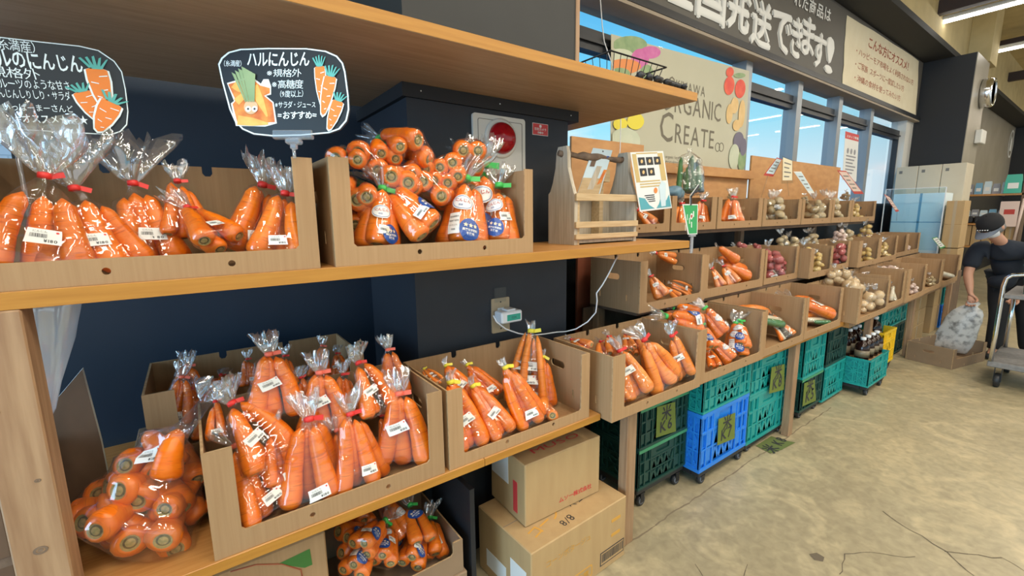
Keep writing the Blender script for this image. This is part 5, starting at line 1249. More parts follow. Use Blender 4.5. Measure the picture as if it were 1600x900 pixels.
# things in it
fp = lambda u, v: on_y(u, v, 1.42)
def card(name, label, cat, quad, y, th=.002, border=None):
    """a flat card on a vertical plane y; quad = pixel corners tl, tr, br, bl. Returns the thing and a (u, v) -> local map"""
    q = [on_y(u, v, y) for u, v in quad]; o = q[3]
    t = thing(name, label, cat, tuple(o)); lq = [(p.x - o.x, p.z - o.z) for p in q]
    def at(s_, r_):                       # s right, r up, both 0..1
        x = (lq[3][0] * (1 - s_) + lq[2][0] * s_) * (1 - r_) + (lq[0][0] * (1 - s_) + lq[1][0] * s_) * r_
        z = (lq[3][1] * (1 - s_) + lq[2][1] * s_) * (1 - r_) + (lq[0][1] * (1 - s_) + lq[1][1] * s_) * r_
        return (x, z)
    b = MB(); b.prism([at(0, 0), at(1, 0), at(1, 1), at(0, 1)], [], 0, th)
    return t, at, b
def bl(at, pts): return [at(*p) for p in pts]
def pbox(b, at, s0, s1, r0, r1, y, mi): poly_add(b, bl(at, [(s0, r0), (s1, r0), (s1, r1), (s0, r1)]), y, mi)
t, at, b = card('peeler_package', 'clear topped peeler package standing in the wooden tote', 'package', ((927, 231), (957, 235), (937, 303), (902, 303)), 1.425)
b.build('backing_card', MATS['leaflet_pale'], t)
b = MB(); pbox(b, at, .0, .95, .0, .35, -.001, 0); poly_add(b, bl(at, [(.35, .1), (.62, .1), (.7, .62), (.45, .62)]), -.0015, 1); poly_add(b, bl(at, [(.72, .2), (.9, .25), (1.0, .55), (.85, .55)]), -.0015, 2)
for k in range(5): pbox(b, at, .08 + k * .18, .2 + k * .18, .80, .86, -.0015, 3 if k % 2 == 0 else 2)
pbox(b, at, .12, .34, .6, .74, -.0015, 4); poly_add(b, [(at(.52, .95)[0] + p[0], at(.52, .95)[1] + p[1]) for p in circ(0, 0, .004, 10)], -.0015, 5)
b.build('print', [MATS['pale_wood'], MATS['grey_wood'], MATS['photo_orange'], MATS['sticker_blue'], MATS['dark_ply'], MATS['ink']], t)
b = MB(); b.box(.255, .28, .10, .15, 0, .30, 0); b.box(.245, .305, .085, .13, .255, .31, 0)
o = b.build('wooden_grater', MATS['pale_wood'], None, (TX, TY, TZ + .0185)); tag(o, 'small wooden grater block standing inside the tote', 'grater')
t, at, b = card('recipe_card', 'large white recipe card with five food photos leaning on the tote', 'card', ((985, 238), (1036, 236), (1050, 325), (1000, 331)), 1.325)
b.build('card_sheet', MATS['paper'], t)
b = MB(); pbox(b, at, .03, .15, .5, .97, -.0008, 0); pbox(b, at, .80, .96, .5, .97, -.0008, 0); pbox(b, at, .15, .8, .965, .985, -.0008, 0)
for k, (s_, r_) in enumerate(((.18, .78), (.42, .78), (.66, .78), (.18, .60), (.42, .60))):
    pbox(b, at, s_, s_ + .2, r_, r_ + .13, -.0012, 1); c = at(s_ + .1, r_ + .065); poly_add(b, [(c[0] + p[0], c[1] + p[1]) for p in circ(0, 0, .0085, 14)], -.0016, 2)
poly_add(b, bl(at, [(.03, .03), (.45, .03), (.30, .10), (.2, .22), (.03, .25)]), -.0012, 3); poly_add(b, bl(at, [(.5, .03), (.97, .03), (.97, .25), (.85, .15), (.7, .22), (.6, .1)]), -.0013, 3)
poly_add(b, bl(at, [(.66, .05), (.8, .05), (.92, .45), (.8, .5), (.68, .4)]), -.0017, 4)
c = at(.56, .34); poly_add(b, [(c[0] + p[0], c[1] + p[1]) for p in circ(0, 0, .0135, 18)], -.002, 5)
for k in range(4): pbox(b, at, .2 + .03 * k, .5, .26 - .035 * k, .275 - .035 * k, -.0018, 1)
for k in range(3): pbox(b, at, .12, .75, .50 - .045 * k, .52 - .045 * k, -.0012, 6)
b.build('print', [MATS['leaflet_ochre'], MATS['ink'], MATS['veg_tan'], MATS['leaflet_teal'], MATS['leaflet_pale'], MATS['veg_orange'], MATS['leaflet_ochre']], t)
# drink shaped card on a clear clip
t = thing('drink_sign', 'green cut-out sign of a takeaway cup with a black straw', 'sign', tuple(on_y(1079, 385, 1.24)))
dp = lambda u, v: (on_y(u, v, 1.24).x - t.location.x, on_y(u, v, 1.24).z - t.location.z)
b = MB(); b.prism([dp(*p) for p in ((1075, 366.5), (1089.5, 366), (1091, 319), (1066.5, 319))], [], 0, .002, 1); poly_add(b, [dp(*p) for p in ((1076.5, 365), (1088.5, 364.5), (1089.7, 320.5), (1068, 320.5))], -.001, 0)
poly_add(b, [(dp(1080, 338)[0] + p[0], dp(1080, 338)[1] + p[1]) for p in circ(0, 0, .012, 16, .015)], -.0015, 1)
poly_add(b, [(dp(1080, 338)[0] + p[0] * .014, dp(1080, 338)[1] + p[1] * .014) for p in ((0, -.8), (.5, -.1), (.6, .5), (.2, .3), (0, .75), (-.2, .3), (-.6, .5), (-.5, -.1))], -.002, 2)
for k in range(5): pbox(b, lambda s_, r_: dp(1068 + 22 * s_, 365 - 45 * r_), .1 + .14 * k, .13 + .15 * k, .1 + (k * .37) % .5, .3 + (k * .37) % .5, -.0014, 1)
b.build('cup', [MATS['drink_green'], MATS['paper'], MATS['ink_red']], t)
b = MB()
for wd, mi, y in ((.0085, 1, .0005), (.0058, 0, -.0025)):
    pts = [dp(1079, 320), dp(1079.5, 307), dp(1092, 290)]
    for (a, e_) in zip(pts, pts[1:]):
        d = Vector((e_[0] - a[0], e_[1] - a[1])); d.normalize(); n_ = Vector((-d.y, d.x)) * wd; a2 = Vector(a) - d * wd * .4; e2 = Vector(e_) + d * wd * .4
        poly_add(b, [tuple(a2 - n_), tuple(e2 - n_), tuple(e2 + n_), tuple(a2 + n_)], y, mi)
b.build('straw', [MATS['ink'], MATS['paper']], t)
b = MB(); x, z = dp(1082, 368); b.box(x - .022, x + .022, -.006, .008, z - .006, z + .006, 0, None, .002); b.box(x - .010, x + .006, -.004, .006, on_y(1079, 396, 1.24).z - t.location.z, z - .006, 0, None, .002)
b.build('clip_stand', MATS['clip_plastic'], t)
# greens and a grey bag hung beyond the card
bag('tuft0', on_y(1078, 303, 1.86), on_y(1078, 238, 1.93), 'bag_of_greens', 'clear pointed bag of leafy greens standing behind the drink sign', None, 'bag', 0)
b = MB(); c = on_y(1052, 300, 1.84); b.ball((0, 0, 0), .075, 20, 0, None, (1, .7, .55), .16, 3); b.ball((.05, .0, -.01), .06, 18, 0, None, (1, .7, .5), .18, 5)
tag(b.build('vinyl_bag', MATS['vinyl_blue'], None, tuple(c)), 'crumpled blue-grey vinyl bag beside the leafy greens', 'bag')
# wire basket on the top board
t = thing('wire_basket', 'black wire basket on the right end of the top board', 'basket', (1.62, 1.42, 2.0735))
b = MB(); R_ = [(-.20, -.14, .11), (.16, -.14, .11), (.16, .14, .11), (-.20, .14, .11)]; Q_ = [(-.17, -.11, .006), (.13, -.11, .006), (.13, .11, .006), (-.17, .11, .006)]
b.tube([Vector(p) for p in R_], .0035, 6, 0, None, True, True); b.tube([Vector(p) for p in Q_], .003, 6, 0, None, True, True); b.build('rim', MATS['black_wire'], t)
b = MB()
for k in range(4):
    a0, a1, c0, c1 = Vector(R_[k]), Vector(R_[(k + 1) % 4]), Vector(Q_[k]), Vector(Q_[(k + 1) % 4])
    for j in range(9 if k % 2 == 0 else 7):
        s_ = (j + .5) / (9 if k % 2 == 0 else 7); b.tube([a0.lerp(a1, s_), c0.lerp(c1, s_)], .0016, 5)
b.build('wires', MATS['black_wire'], t)
b = MB(); rnd = random.Random(8)
for k in range(14): b.ball((-.16 + k * .024, -.02 + rnd.uniform(-.02, .02), .012), .016, 8, 0, None, (1.3, 1, .7), .25, k)
tag(b.build('net_bag', MATS['goods_dark'], None, (1.66, 1.225, 2.074)), 'black crumpled net lying along the front edge of the top board', 'net')

# ------------------------------------------------------------------ left end
b = MB(); prof = [(.02, 0), (.05, .03), (.062, .10), (.072, .20), (.074, .27), (.07, .31)]
b.lathe([(r * (.35 + 2.9 * z), z) for r, z in prof], 28, 0); bm_pts = b.v
b.v = [(x * .72 * (1 + .06 * math.sin(z * 40 + y * 60)) + (z - .3) * .14, y * .6 + .008 * math.sin(x * 90), z + .006 * math.sin(6 * math.atan2(y, x))) for x, y, z in bm_pts]
tag(b.build('plastic_bag', MATS['milky_film'], None, (-.292, 1.50, 1.065)), 'milky plastic bag hanging below the middle board by the near post', 'bag')
pp = lambda u, v: on_y(u, v, 1.62)
b = MB(); q = [(pp(*p).x, pp(*p).z) for p in ((20, 662), (62, 655), (128, 577), (140, 622), (158, 690), (166, 730))]; q += [(q[-1][0], .7290), (q[0][0], .7290)]
b.prism(q[::-1], [], 1.62, 1.64, 0, None, 1); tag(b.build('leaning_board', [MATS['dark_ply'], MATS['paper']]), 'dark wooden board leaning behind the near post', 'board')
b = MB(); b.box(-.80, -.37, 1.28, 1.6, .7285, .98, 0, None, .003); b.box(-.80, -.37, 1.279, 1.2795, .84, .86, 1)
tag(b.build('wooden_box', [MATS['dark_ply'], MATS['branch']]), 'reddish brown wooden box left of the near post', 'box')

# ------------------------------------------------------------------ cartons on the floor
def carton(label, M, w, d, h, mt='carton', name='cardboard_box'):
    t = thing(name, label, 'box', M=M)
    b = MB(); b.box(0, w, 0, d, 0, h, 0, None, .004); b.box(w * .0 + .004, w - .004, d * .5 - .001, d * .5 + .001, h, h + .0006, 1)
    b.build('body', [MATS[mt], MATS['ink_grey']], t); return t
BX = Matrix.Translation((.905, 1.150, 0)) @ RZ(.03)
t = carton('large cardboard box on the floor with a barcode and orange stamp', BX, .56, .36, .300)
b = MB(); b.box(-.0008, 0, .03, .13, .05, .20, 0); b.box(-.0008, 0, .16, .30, .05, .13, 0); b.build('shipping_label', MATS['paper'], t)
b = MB(); b.box(.39, .55, -.0008, 0, .03, .095, 0); b.box(.395, .545, -.0012, -.0008, .035, .09, 1)
rnd = random.Random(3); x = .40
while x < .54:
    k = rnd.choice((.002, .003, .005)); b.box(x, x + k, -.0016, -.0012, .045, .085, 0); x += k + rnd.choice((.002, .003))
b.build('barcode', [MATS['ink'], MATS['carton']], t)
b = MB(); b.prism(rrect(.15, .34, .02, .075, .01), [rrect(.155, .335, .025, .07, .008)], -.001, 0); put_text(b, '取扱注意', .245, .035, .03, -.001, 0, 1, 0, 1, None, True, .15); b.build('stamp', MATS['ochre_print'], t); b = MB(); put_text(b, 'コーンポタージュ', .2, .20, .035, -.001, 0, 0, 0, 1, None, True, .26); b.build('product_print', MATS['ochre_print'], t)
for k in range(2): MB().prism(rrect(.46, .52, .14 + k * .07, .155 + k * .07, .003), [], -.001, 0).build('side_mark', MATS['ochre_print'], t)
b = MB(); TM = Matrix(((1, 0, 0, 0), (0, 0, 1, 0), (0, -1, 0, .3008), (0, 0, 0, 1)))
put_text(b, 'ナチュラン', 0, 0, .05, 0, 0, 0, .1, 2, T(.52, .16, .3009) @ RZ(PI + .15) @ RX(-PI / 2), False, .22); put_text(b, '8/8', 0, 0, .05, 0, 0, 0, .1, 2, T(.27, .07, .3009) @ RZ(PI + .1) @ RX(-PI / 2)); put_text(b, '食品', 0, 0, .05, 0, 0, 0, .1, 2, T(.54, .28, .3009) @ RZ(PI + .1) @ RX(-PI / 2))
put_text(b, 'レーム', 0, 0, .05, 0, 0, 0, .1, 2, T(.28, .30, .3009) @ RZ(PI + .3) @ RX(-PI / 2))
b.build('handwriting', MATS['ink'], t)
b = MB(); put_text(b, 'コーン', 0, 0, .06, 0, 0, 1, .05, 2, T(.06, .05, .3009) @ RZ(.25) @ RX(-PI / 2), False, .2); b.build('top_print', MATS['ochre_print'], t)
UX = Matrix.Translation((.972, 1.272, .3022)) @ RZ(-.03)
t = carton('smaller cardboard box with red lettering, stacked on the large box', UX, .415, .26, .272)
b = MB(); put_text(b, 'ムソー株式会社', .27, .04, .026, -.001, 0, 1, .03, 1, None, True, .19); b.build('front_lettering', MATS['red_paint'], t); b = MB(); put_text(b, 'MUSO', 0, 0, .05, 0, 0, 0, 0, 1, T(.08, .05, .2728) @ RX(-PI / 2), False, .27); b.build('top_lettering', MATS['red_paint'], t); b = MB()
b.prism(rrect(.055, .085, .03, .17, .003), [], 0, .001, 0, Matrix(((0, -1, 0, 0), (1, 0, 0, .0), (0, 0, 1, 0), (0, 0, 0, 1)))); b.build('side_stripe', MATS['red_paint'], t)
b = MB(); b.box(-.0012, 0, .12, .25, .13, .262, 0); b.build('shipping_label', MATS['paper'], t)
GB = Matrix.Translation((-.42, 1.30, 0))
t = carton('cardboard box with a green printed patch under the low board', GB, .655, .34, .618, 'cardboard')
b = MB(); gp = lambda u, v: (on_y(u, v, 1.30).x + .42, on_y(u, v, 1.30).z)
poly_add(b, [gp(*p) for p in ((434, 881), (484, 857), (488, 882), (476, 887))], -.001, 0); b.build('green_patch', MATS['box_green'], t)
b = MB(); b.tube([gp(360, 893) + (0,), gp(400, 882) + (0,), gp(440, 881) + (0,), gp(470, 890) + (0,), gp(472, 900) + (0,)], .002, 5, 0, Matrix(((1, 0, 0, 0), (0, 0, 1, -.001), (0, 1, 0, 0), (0, 0, 0, 1)))); b.build('line_print', MATS['ink_brown'], t)
b = MB(); b.box(0, .655, 0, .02, .619, .632, 0, None, .004); b.build('flap', MATS['cardboard_dark'], t)
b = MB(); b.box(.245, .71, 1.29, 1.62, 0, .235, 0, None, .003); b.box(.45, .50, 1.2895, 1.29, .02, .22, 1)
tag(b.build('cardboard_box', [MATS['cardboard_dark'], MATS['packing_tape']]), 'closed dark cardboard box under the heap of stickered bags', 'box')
b = MB(); b.box(.735, .755, 1.30, 1.62, 0, .55, 0); b.box(.755, 1.36, 1.606, 1.624, 0, .56, 0)
tag(b.build('standing_board', MATS['black_paint']), 'black panel board standing under the low board behind the boxes', 'panel')

# ------------------------------------------------------------------ folding crates
def crate(label, x0, x1, y0, d, z0, h, mt, group='folding plastic crates under the stand', trim=None, yaw=0.0, openfront=False):
    w = x1 - x0; t = thing('plastic_crate', label, 'crate', (x0, y0, z0), yaw, group)
    def panel(W, lattice):
        fr = lambda a, c, e, f: rect(W * a, W * c, h * e, h * f)
        H = []
        if not lattice:
            H += [fr(.05, .10, .12, .34), fr(.05, .10, .40, .62), fr(.05, .10, .68, .90), fr(.13, .22, .12, .34), fr(.13, .22, .40, .62), fr(.13, .22, .68, .90)]
            H += [fr(.78, .87, .12, .34), fr(.78, .87, .40, .62), fr(.78, .87, .68, .90), fr(.90, .95, .12, .34), fr(.90, .95, .40, .62), fr(.90, .95, .68, .90)]
            H += [rrect(W * .36, W * .64, h * .74, h * .91, h * .04)]
            for r0, r1 in ((.10, .32), (.38, .62)):
                n = 7
                for i in range(n):
                    a = .27 + .46 * i / n; e = .27 + .46 * (i + .62) / n; s = .025 if (i % 2) else -.025
                    H.append([(W * (a + s), h * r0), (W * (e + s), h * r0), (W * (e - s), h * r1), (W * (a - s), h * r1)])
        else:
            for i in range(3):
                for k in range(2):
                    a, e, r0, r1 = .07 + .30 * i, .07 + .30 * i + .26, .10 + .42 * k, .10 + .42 * k + .36
                    cx, cz = (a + e) / 2, (r0 + r1) / 2; g = .018; q = .03
                    H.append([(W * (a + q), h * (r1)), (W * cx, h * (cz + g * 2)), (W * (e - q), h * r1)][::-1]); H.append([(W * (a + q), h * r0), (W * (e - q), h * r0), (W * cx, h * (cz - g * 2))])
                    H.append([(W * a, h * (r0 + q)), (W * (cx - g), h * cz), (W * a, h * (r1 - q))]); H.append([(W * e, h * (r0 + q)), (W * e, h * (r1 - q)), (W * (cx + g), h * cz)])
        return H
    def side(W, lattice, M, nm):
        b = MB(); b.prism(rect(0, W, 0, h), panel(W, lattice), .004, .010, 0, M)
        b.box(0, W, .013, .016, 0, h * .93, 0, M)
        for z_, zz in ((0, .06), (.94, 1.0), (.345, .375), (.645, .675)): b.box(0, W, -.002 if z_ in (0, .94) else .001, .006, h * z_, h * zz, 0, M)
        for a in (.0, .115, .24, .74, .86, .97): b.box(W * a, W * (a + .025), .0, .008, 0, h, 0, M)
        return b.build(nm, MATS[mt], t)
    side(w, False, None, 'front_panel')
    side(d, True, Matrix(((0, 1, 0, 0), (-1, 0, 0, d), (0, 0, 1, 0), (0, 0, 0, 1))), 'side_panel')
    b = MB(); b.box(w - .012, w, .01, d, 0, h); b.box(.01, w, d - .012, d, 0, h); b.box(.01, w - .01, .01, d - .01, 0, .008); b.build('back_panel', MATS[mt], t)
    if trim: MB().box(.0, w, -.004, .012, h - .016, h + .001).build('rim', MATS[trim], t)
    return t
def dolly(label, x0, x1, y0, d, h=.095):
    t = thing('crate_dolly', label, 'dolly', (x0, y0, 0), 0, 'crate dollies on the floor'); w = x1 - x0
    b = MB(); b.box(0, w, 0, .05, h - .03, h, 0, None, .004); b.box(0, w, d - .05, d, h - .03, h, 0, None, .004); b.box(0, .05, .05, d - .05, h - .03, h); b.box(w - .05, w, .05, d - .05, h - .03, h); b.build('frame', MATS['black_plastic'], t)
    for x in (.05, w - .05):
        for y in (.035, d - .05):
            c = link(bpy.data.objects.new('caster', None)); c.parent = t; c.location = (x, y - (.018 if y < .1 else 0), 0)
            r = .030; b = MB(); b.lathe([(.3 * r, -.011), (r * .92, -.011), (r, -.007), (r, .007), (r * .92, .011), (.3 * r, .011)], 20, 0, T(0, 0, r) @ RX(PI / 2)); b.lathe([(.001, -.0125), (.72 * r, -.0125), (.72 * r, .0125), (.001, .0125)], 14, 1, T(0, 0, r) @ RX(PI / 2))
            b.build('wheel', [MATS['black_plastic'], MATS['grey_rubber']], c)
            b = MB(); b.box(-.014, .014, -.016, -.013, r * .8, h - .03); b.box(-.014, .014, .013, .016, r * .8, h - .03); b.box(-.018, .018, -.018, .018, h - .036, h - .03); b.build('fork', MATS['frame_dark'], c)
    return t
D_ = .34
dolly('black dolly under the dark green crates marked K6', 1.76, 2.175, 1.335, D_, .11)
crate('lower dark green crate of the K6 stack', 1.757, 2.18, 1.33, D_, .111, .225, 'crate_green', trim='crate_trim')
crate('upper dark green crate wearing the K6 card', 1.757, 2.18, 1.33, D_, .338, .225, 'crate_green', trim='crate_trim')
dolly('black dolly with grey wheels under the bright blue crate', 2.20, 2.72, 1.252, D_, .085)
crate('bright blue crate wearing the K7 card', 2.195, 2.72, 1.25, D_, .086, .352, 'crate_blue')
crate('teal crate on top of the bright blue crate', 2.20, 2.725, 1.25, D_, .440, .212, 'crate_teal')
dolly('black dolly under the teal crates marked K8', 2.76, 3.30, 1.268, D_, .062)
crate('lower teal crate standing beside the floor card', 2.752, 3.30, 1.262, D_, .063, .325, 'crate_teal')
crate('upper teal crate wearing the K8 card', 2.752, 3.30, 1.262, D_, .390, .262, 'crate_teal')
dolly('black dolly under the dark crate marked K5', 3.55, 3.92, 1.27, D_, .06)
crate('dark green crate wearing the K5 card', 3.545, 3.93, 1.262, D_, .061, .255, 'crate_green', trim='crate_trim')
crate('teal crate on top of the K5 crate', 3.545, 3.93, 1.262, D_, .319, .320, 'crate_teal')
crate('low teal crate between the K5 stack and the bottles', 3.97, 4.40, 1.262, D_, .03, .29, 'crate_teal')
crate('dark crate on top of the low teal crate', 3.97, 4.40, 1.262, D_, .322, .31, 'crate_green')
dolly('black dolly under the teal crate of bottles', 4.46, 4.92, 1.11, .30, .085)
crate('teal crate filled with dark bottles, jutting out from the stand', 4.45, 4.93, 1.10, .32, .086, .235, 'crate_teal')
dolly('black dolly under the yellow crate', 5.16, 5.52, 1.21, D_, .085)
crate('yellow crate beyond the dark bottles', 5.15, 5.53, 1.20, D_, .086, .33, 'crate_yellow')
fx = lambda u, v, y=1.27: on_y(u, v, y)
a, c = fx(1383, 500), fx(1421, 500); crate('teal crate far back, above a dark crate', a.x, c.x, 1.30, .3, .36, .27, 'crate_teal'); crate('dark crate far back on the floor beneath a teal crate', a.x, c.x, 1.30, .3, .02, .338, 'crate_green')
a = fx(1473, 480); c = a + Vector((.44, 0, 0)); crate('upper teal crate at the far end of the stand', a.x, c.x, 1.28, .3, .33, .29, 'crate_teal'); crate('blue crate at the far end of the stand', a.x, c.x, 1.28, .3, .02, .308, 'crate_blue')
for k, (u0, u1, z0, z1, lb) in enumerate(((1424, 1444, .40, .62, 'brown carton under the far shelf, topmost of the left stack'), (1424, 1444, .21, .398, 'brown carton under the far shelf, middle of the left stack'), (1424, 1444, 0, .208, 'brown carton under the far shelf, bottom of the left stack'),
                                      (1455, 1470, .34, .60, 'brown carton under the far shelf, upper of the right pair'), (1455, 1469, 0, .338, 'brown carton under the far shelf, lower of the right pair'))):
    a, c = fx(u0, 500, 1.30).x, fx(u1, 500, 1.30).x
    b = MB(); b.box(a, c, 1.30, 1.60, z0, z1, 0, None, .004); b.box(a + (c - a) * .46, a + (c - a) * .54, 1.2992, 1.30, z0 + .01, z1 - .01, 1)
    tag(b.build('cardboard_box', [MATS['carton'], MATS['packing_tape']]), lb, 'box', 'brown cartons under the far shelf')
# hand written cards
def kcard(txt, quad, y, label):
    t, at, b = card('crate_card', label, 'card', quad, y, .0015); b.build('card_sheet', MATS['lime_card'], t)
    b = MB(); W_ = at(1, 0)[0] - at(0, 0)[0]; c1 = at(.5, .55); c2_ = at(.5, .16)
    put_text(b, '米', c1[0], c1[1], W_ * .50, -.001, 0, 1, 0, 1, None, True); put_text(b, txt, c2_[0], c2_[1], W_ * .48, -.001, 0, 1, 0, 1, None, True)
    b.build('lettering', MATS['ink'], t)
kcard('K6', ((1027, 636), (1055, 628), (1056, 674), (1025, 684)), 1.322, 'lime green card reading K6 on the dark green crate')
kcard('K7', ((1123, 655), (1149, 645), (1148, 685), (1121, 696)), 1.243, 'lime green card reading K7 on the blue crate')
kcard('K8', ((1206, 574), (1226, 569), (1225, 609), (1202, 615)), 1.243, 'lime green card reading K8 on the teal crate')
kcard('K5', ((1257, 599), (1273, 593), (1275, 626), (1254, 635)), 1.255, 'lime green card reading K5 on the small dark crate')
fc = [F(*p) for p in ((1181, 697), (1205, 682), (1224, 688), (1243, 692), (1222, 703), (1204, 709))]
t = thing('floor_card', 'dark green card lying flat on the floor below K8', 'card', (fc[0].x, fc[0].y, 0))
fl = [(p.x - fc[0].x, p.y - fc[0].y) for p in fc]; FM = Matrix(((1, 0, 0, 0), (0, 0, 1, 0), (0, -1, 0, 0), (0, 0, 0, 1)))
b = MB(); b.add([(p[0], p[1], .003) for p in fl], [tuple(range(6))[::-1]], 0); b.v = b.v; b.build('card_sheet', MATS['floor_card'], t)
b = MB(); cx_ = sum(p[0] for p in fl) / 6; cy_ = sum(p[1] for p in fl) / 6
put_text(b, '米', -.09, -.03, .10, 0, 0, 1, 0, 1, T(cx_, cy_, .0045) @ RZ(.1) @ RX(-PI / 2), True); put_text(b, 'K8', .06, -.03, .09, 0, 0, 1, 0, 1, T(cx_, cy_, .0045) @ RZ(.1) @ RX(-PI / 2), True); b.build('lettering', MATS['ink'], t)
# dark bottles in the teal crate
BM = None
BL = {'body': MB(), 'cap': MB(), 'label': MB()}
BL['body'].lathe([(.0, 0), (.050, 0), (.056, .01), (.057, .13), (.052, .165), (.032, .195), (.019, .21), (.018, .225)], 22, 0); BL['cap'].lathe([(.021, .222), (.022, .226), (.022, .246), (.019, .25), (0, .25)], 18, 0); BL['label'].lathe([(.0575, .045), (.0576, .115)], 22, 0)
bms = {k: v.mesh(k, [MATS[{'body': 'bottle_dark', 'cap': 'white_plastic', 'label': 'bottle_label'}[k]]]) for k, v in BL.items()}
MB().box(4.47, 4.91, 1.12, 1.40, .20, .29, 0).build('x', MATS['cardboard']).name = 'cardboard_liner'
tag(bpy.data.objects['cardboard_liner'], 'cardboard liner inside the crate of dark bottles', 'liner')
k = 0
for iy, y in enumerate((1.19, 1.325)):
    for ix, x in enumerate((4.535, 4.655, 4.775, 4.88)):
        if ix == 3 and iy == 0: pass
        t = thing('dark_bottle', 'dark bottle with white cap, %s from left in the %s row of the crate' % (ORD[ix], ('front', 'back')[iy]), 'bottle', (x, y, .2905), .7 * k, 'dark bottles in the teal crate')
        for nm, me in bms.items():
            o = link(bpy.data.objects.new(nm, me)); o.parent = t
        t.scale = (.92, .92, .92 if iy else .8); k += 1
t = thing('dark_bottle', 'brown bottle with a white cap standing in the yellow crate', 'bottle', (5.24, 1.30, .30))
for nm, me in bms.items(): o = link(bpy.data.objects.new(nm, me)); o.parent = t

# ------------------------------------------------------------------ banner, sign lettering, papers
YB = 2.145
def flat_thing(name, label, cat, quad, y, mt, th=.003):
    t, at, b = card(name, label, cat, quad, y, th); b.build('sheet', MATS[mt], t); return t
t = flat_thing('banner', 'cream banner with vegetables and large grey words hung in the window', 'banner', ((955, 53), (1171, 111), (1162, 271), (954, 262)), YB, 'banner')
lb_ = lambda u, v: (on_y(u, v, YB).x - t.location.x, on_y(u, v, YB).z - t.location.z)
b = MB()
VEG = [(985, 70, 26, 14, 4), (968, 88, 22, 12, 5), (1000, 92, 14, 16, 3), (1016, 82, 16, 10, 3), (975, 104, 26, 12, 6), (1010, 115, 10, 14, 4), (968, 115, 16, 9, 4), (1140, 113, 6, 8, 0), (1139, 134, 8, 15, 0), (1156, 139, 8, 15, 0), (1155, 118, 9, 4, 4),
       (1139, 178, 5, 16, 2), (1147, 165, 6, 13, 2), (1158, 178, 5, 22, 2), (1150, 196, 6, 9, 2), (1153, 220, 8, 14, 7), (1146, 245, 8, 20, 5), (1158, 250, 6, 18, 4), (1160, 230, 5, 14, 7),
       (992, 190, 13, 13, 1), (968, 194, 11, 10, 1), (975, 222, 24, 22, 5), (965, 245, 16, 14, 4)]
VM = [('tomato', 'veg_red'), ('lemon', 'veg_yellow'), ('potato', 'veg_tan'), ('radish', 'veg_pink'), ('leaf', 'veg_green'), ('cabbage', 'veg_white'), ('carrot', 'veg_orange'), ('aubergine', 'veg_purple')]
for k, (u, v, ru, rv, mi) in enumerate(VEG):
    c = lb_(u, v); e1 = lb_(u + ru, v); e2 = lb_(u, v - rv); rx_, rz_ = e1[0] - c[0], e2[1] - c[1]; b = MB()
    poly_add(b, [(max(0.0, c[0] + rx_ * math.cos(2 * PI * i / 20)), c[1] + rz_ * math.sin(2 * PI * i / 20) + (e1[1] - c[1]) * math.cos(2 * PI * i / 20)) for i in range(20)], -.001 - .0004 * k, 0)
    b.build('%s_picture' % VM[mi][0], MATS[VM[mi][1]], t)
b = MB()
def word(txt, u0, v0, u1, v1, hbig, hsmall, bold=0):
    a = lb_(u0, v0); e_ = lb_(u1, v1); an = math.atan2(e_[1] - a[1], e_[0] - a[0]); ln = math.hypot(e_[0] - a[0], e_[1] - a[1])
    tx1, w1 = lay_text(txt[0], hbig, bold); tx2, w2 = lay_text(txt[1:], hsmall, bold); k = ln / (w1 + w2); M = T(a[0], -.0016, a[1]) @ RY(-an)
    for vs, fs in tx1: b.add([(p[0] * k, 0, p[1]) for p in vs], fs, 0, False, M)
    for vs, fs in tx2: b.add([((p[0] + w1) * k, 0, p[1]) for p in vs], fs, 0, False, M)
word('OKINAWA', 1044, 138, 1102, 152, .13, .11); word('ORGANIC', 1030, 170, 1127, 191, .26, .21); word('CREATE', 1029, 219, 1116, 233, .31, .21)
word('Okinawa organic fertilizer', 1022, 245, 1068, 250, .035, .035); word('agriculture', 1036, 254, 1064, 257, .035, .035)
for rr_ in (.055,):
    for du in (-6, 6):
        c = lb_(1124 + du * .5, 230); b.prism([(c[0] + p[0], c[1] + p[1]) for p in circ(0, 0, rr_ * .7, 18)], [[(c[0] + p[0], c[1] + p[1]) for p in circ(0, 0, rr_ * .58, 18)]], -.0018, -.0005)
b.build('lettering', MATS['banner_ink'], t)
# the shop sign over the windows
t = thing('shop_sign', 'grey sign board over the windows with large white brush lettering', 'sign', (2.6, 2.098, 2.95))
b = MB(); b.box(0, 6.55, -.012, 0, .01, .768, 0); b.build('sheet', MATS['sign_grey'], t)
ys = 2.084
b = MB()
for ch, u0, u1, vb, vt in (('全', 1040, 1082, 8, None), ('国', 1087, 1130, 34, None), ('発', 1133, 1169, 48, None), ('送', 1171, 1201, 72, 0), ('で', 1203, 1233, 80, 17), ('き', 1234, 1249, 88, 26), ('ま', 1250, 1269, 85, 26), ('す', 1267, 1286, 104, 50), ('!', 1287, 1298, 112, 57)):
    a, e_ = on_y(u0, vb, ys), on_y(u1, vb + 8, ys); zb = (a.z + e_.z) / 2 - 2.95 + .02; zt_ = (on_y((u0 + u1) / 2, vt, ys).z - 2.95) if vt is not None else zb + .46
    b = MB()
    for q, qz, dy in ((-.022, 0, 0), (.022, 0, .0015), (0, .014, .003), (0, -.014, .0045), (-.012, .008, .006), (.012, -.008, .0075), (0, 0, .009)): glyph_box(b, ch, a.x - 2.6 + q, e_.x - 2.6 + q, zb + qz, min(zt_, .735) + qz, -.0135 - dy, 0, 0)
    b.build('large_character', MATS['paper'], t)
b = MB()
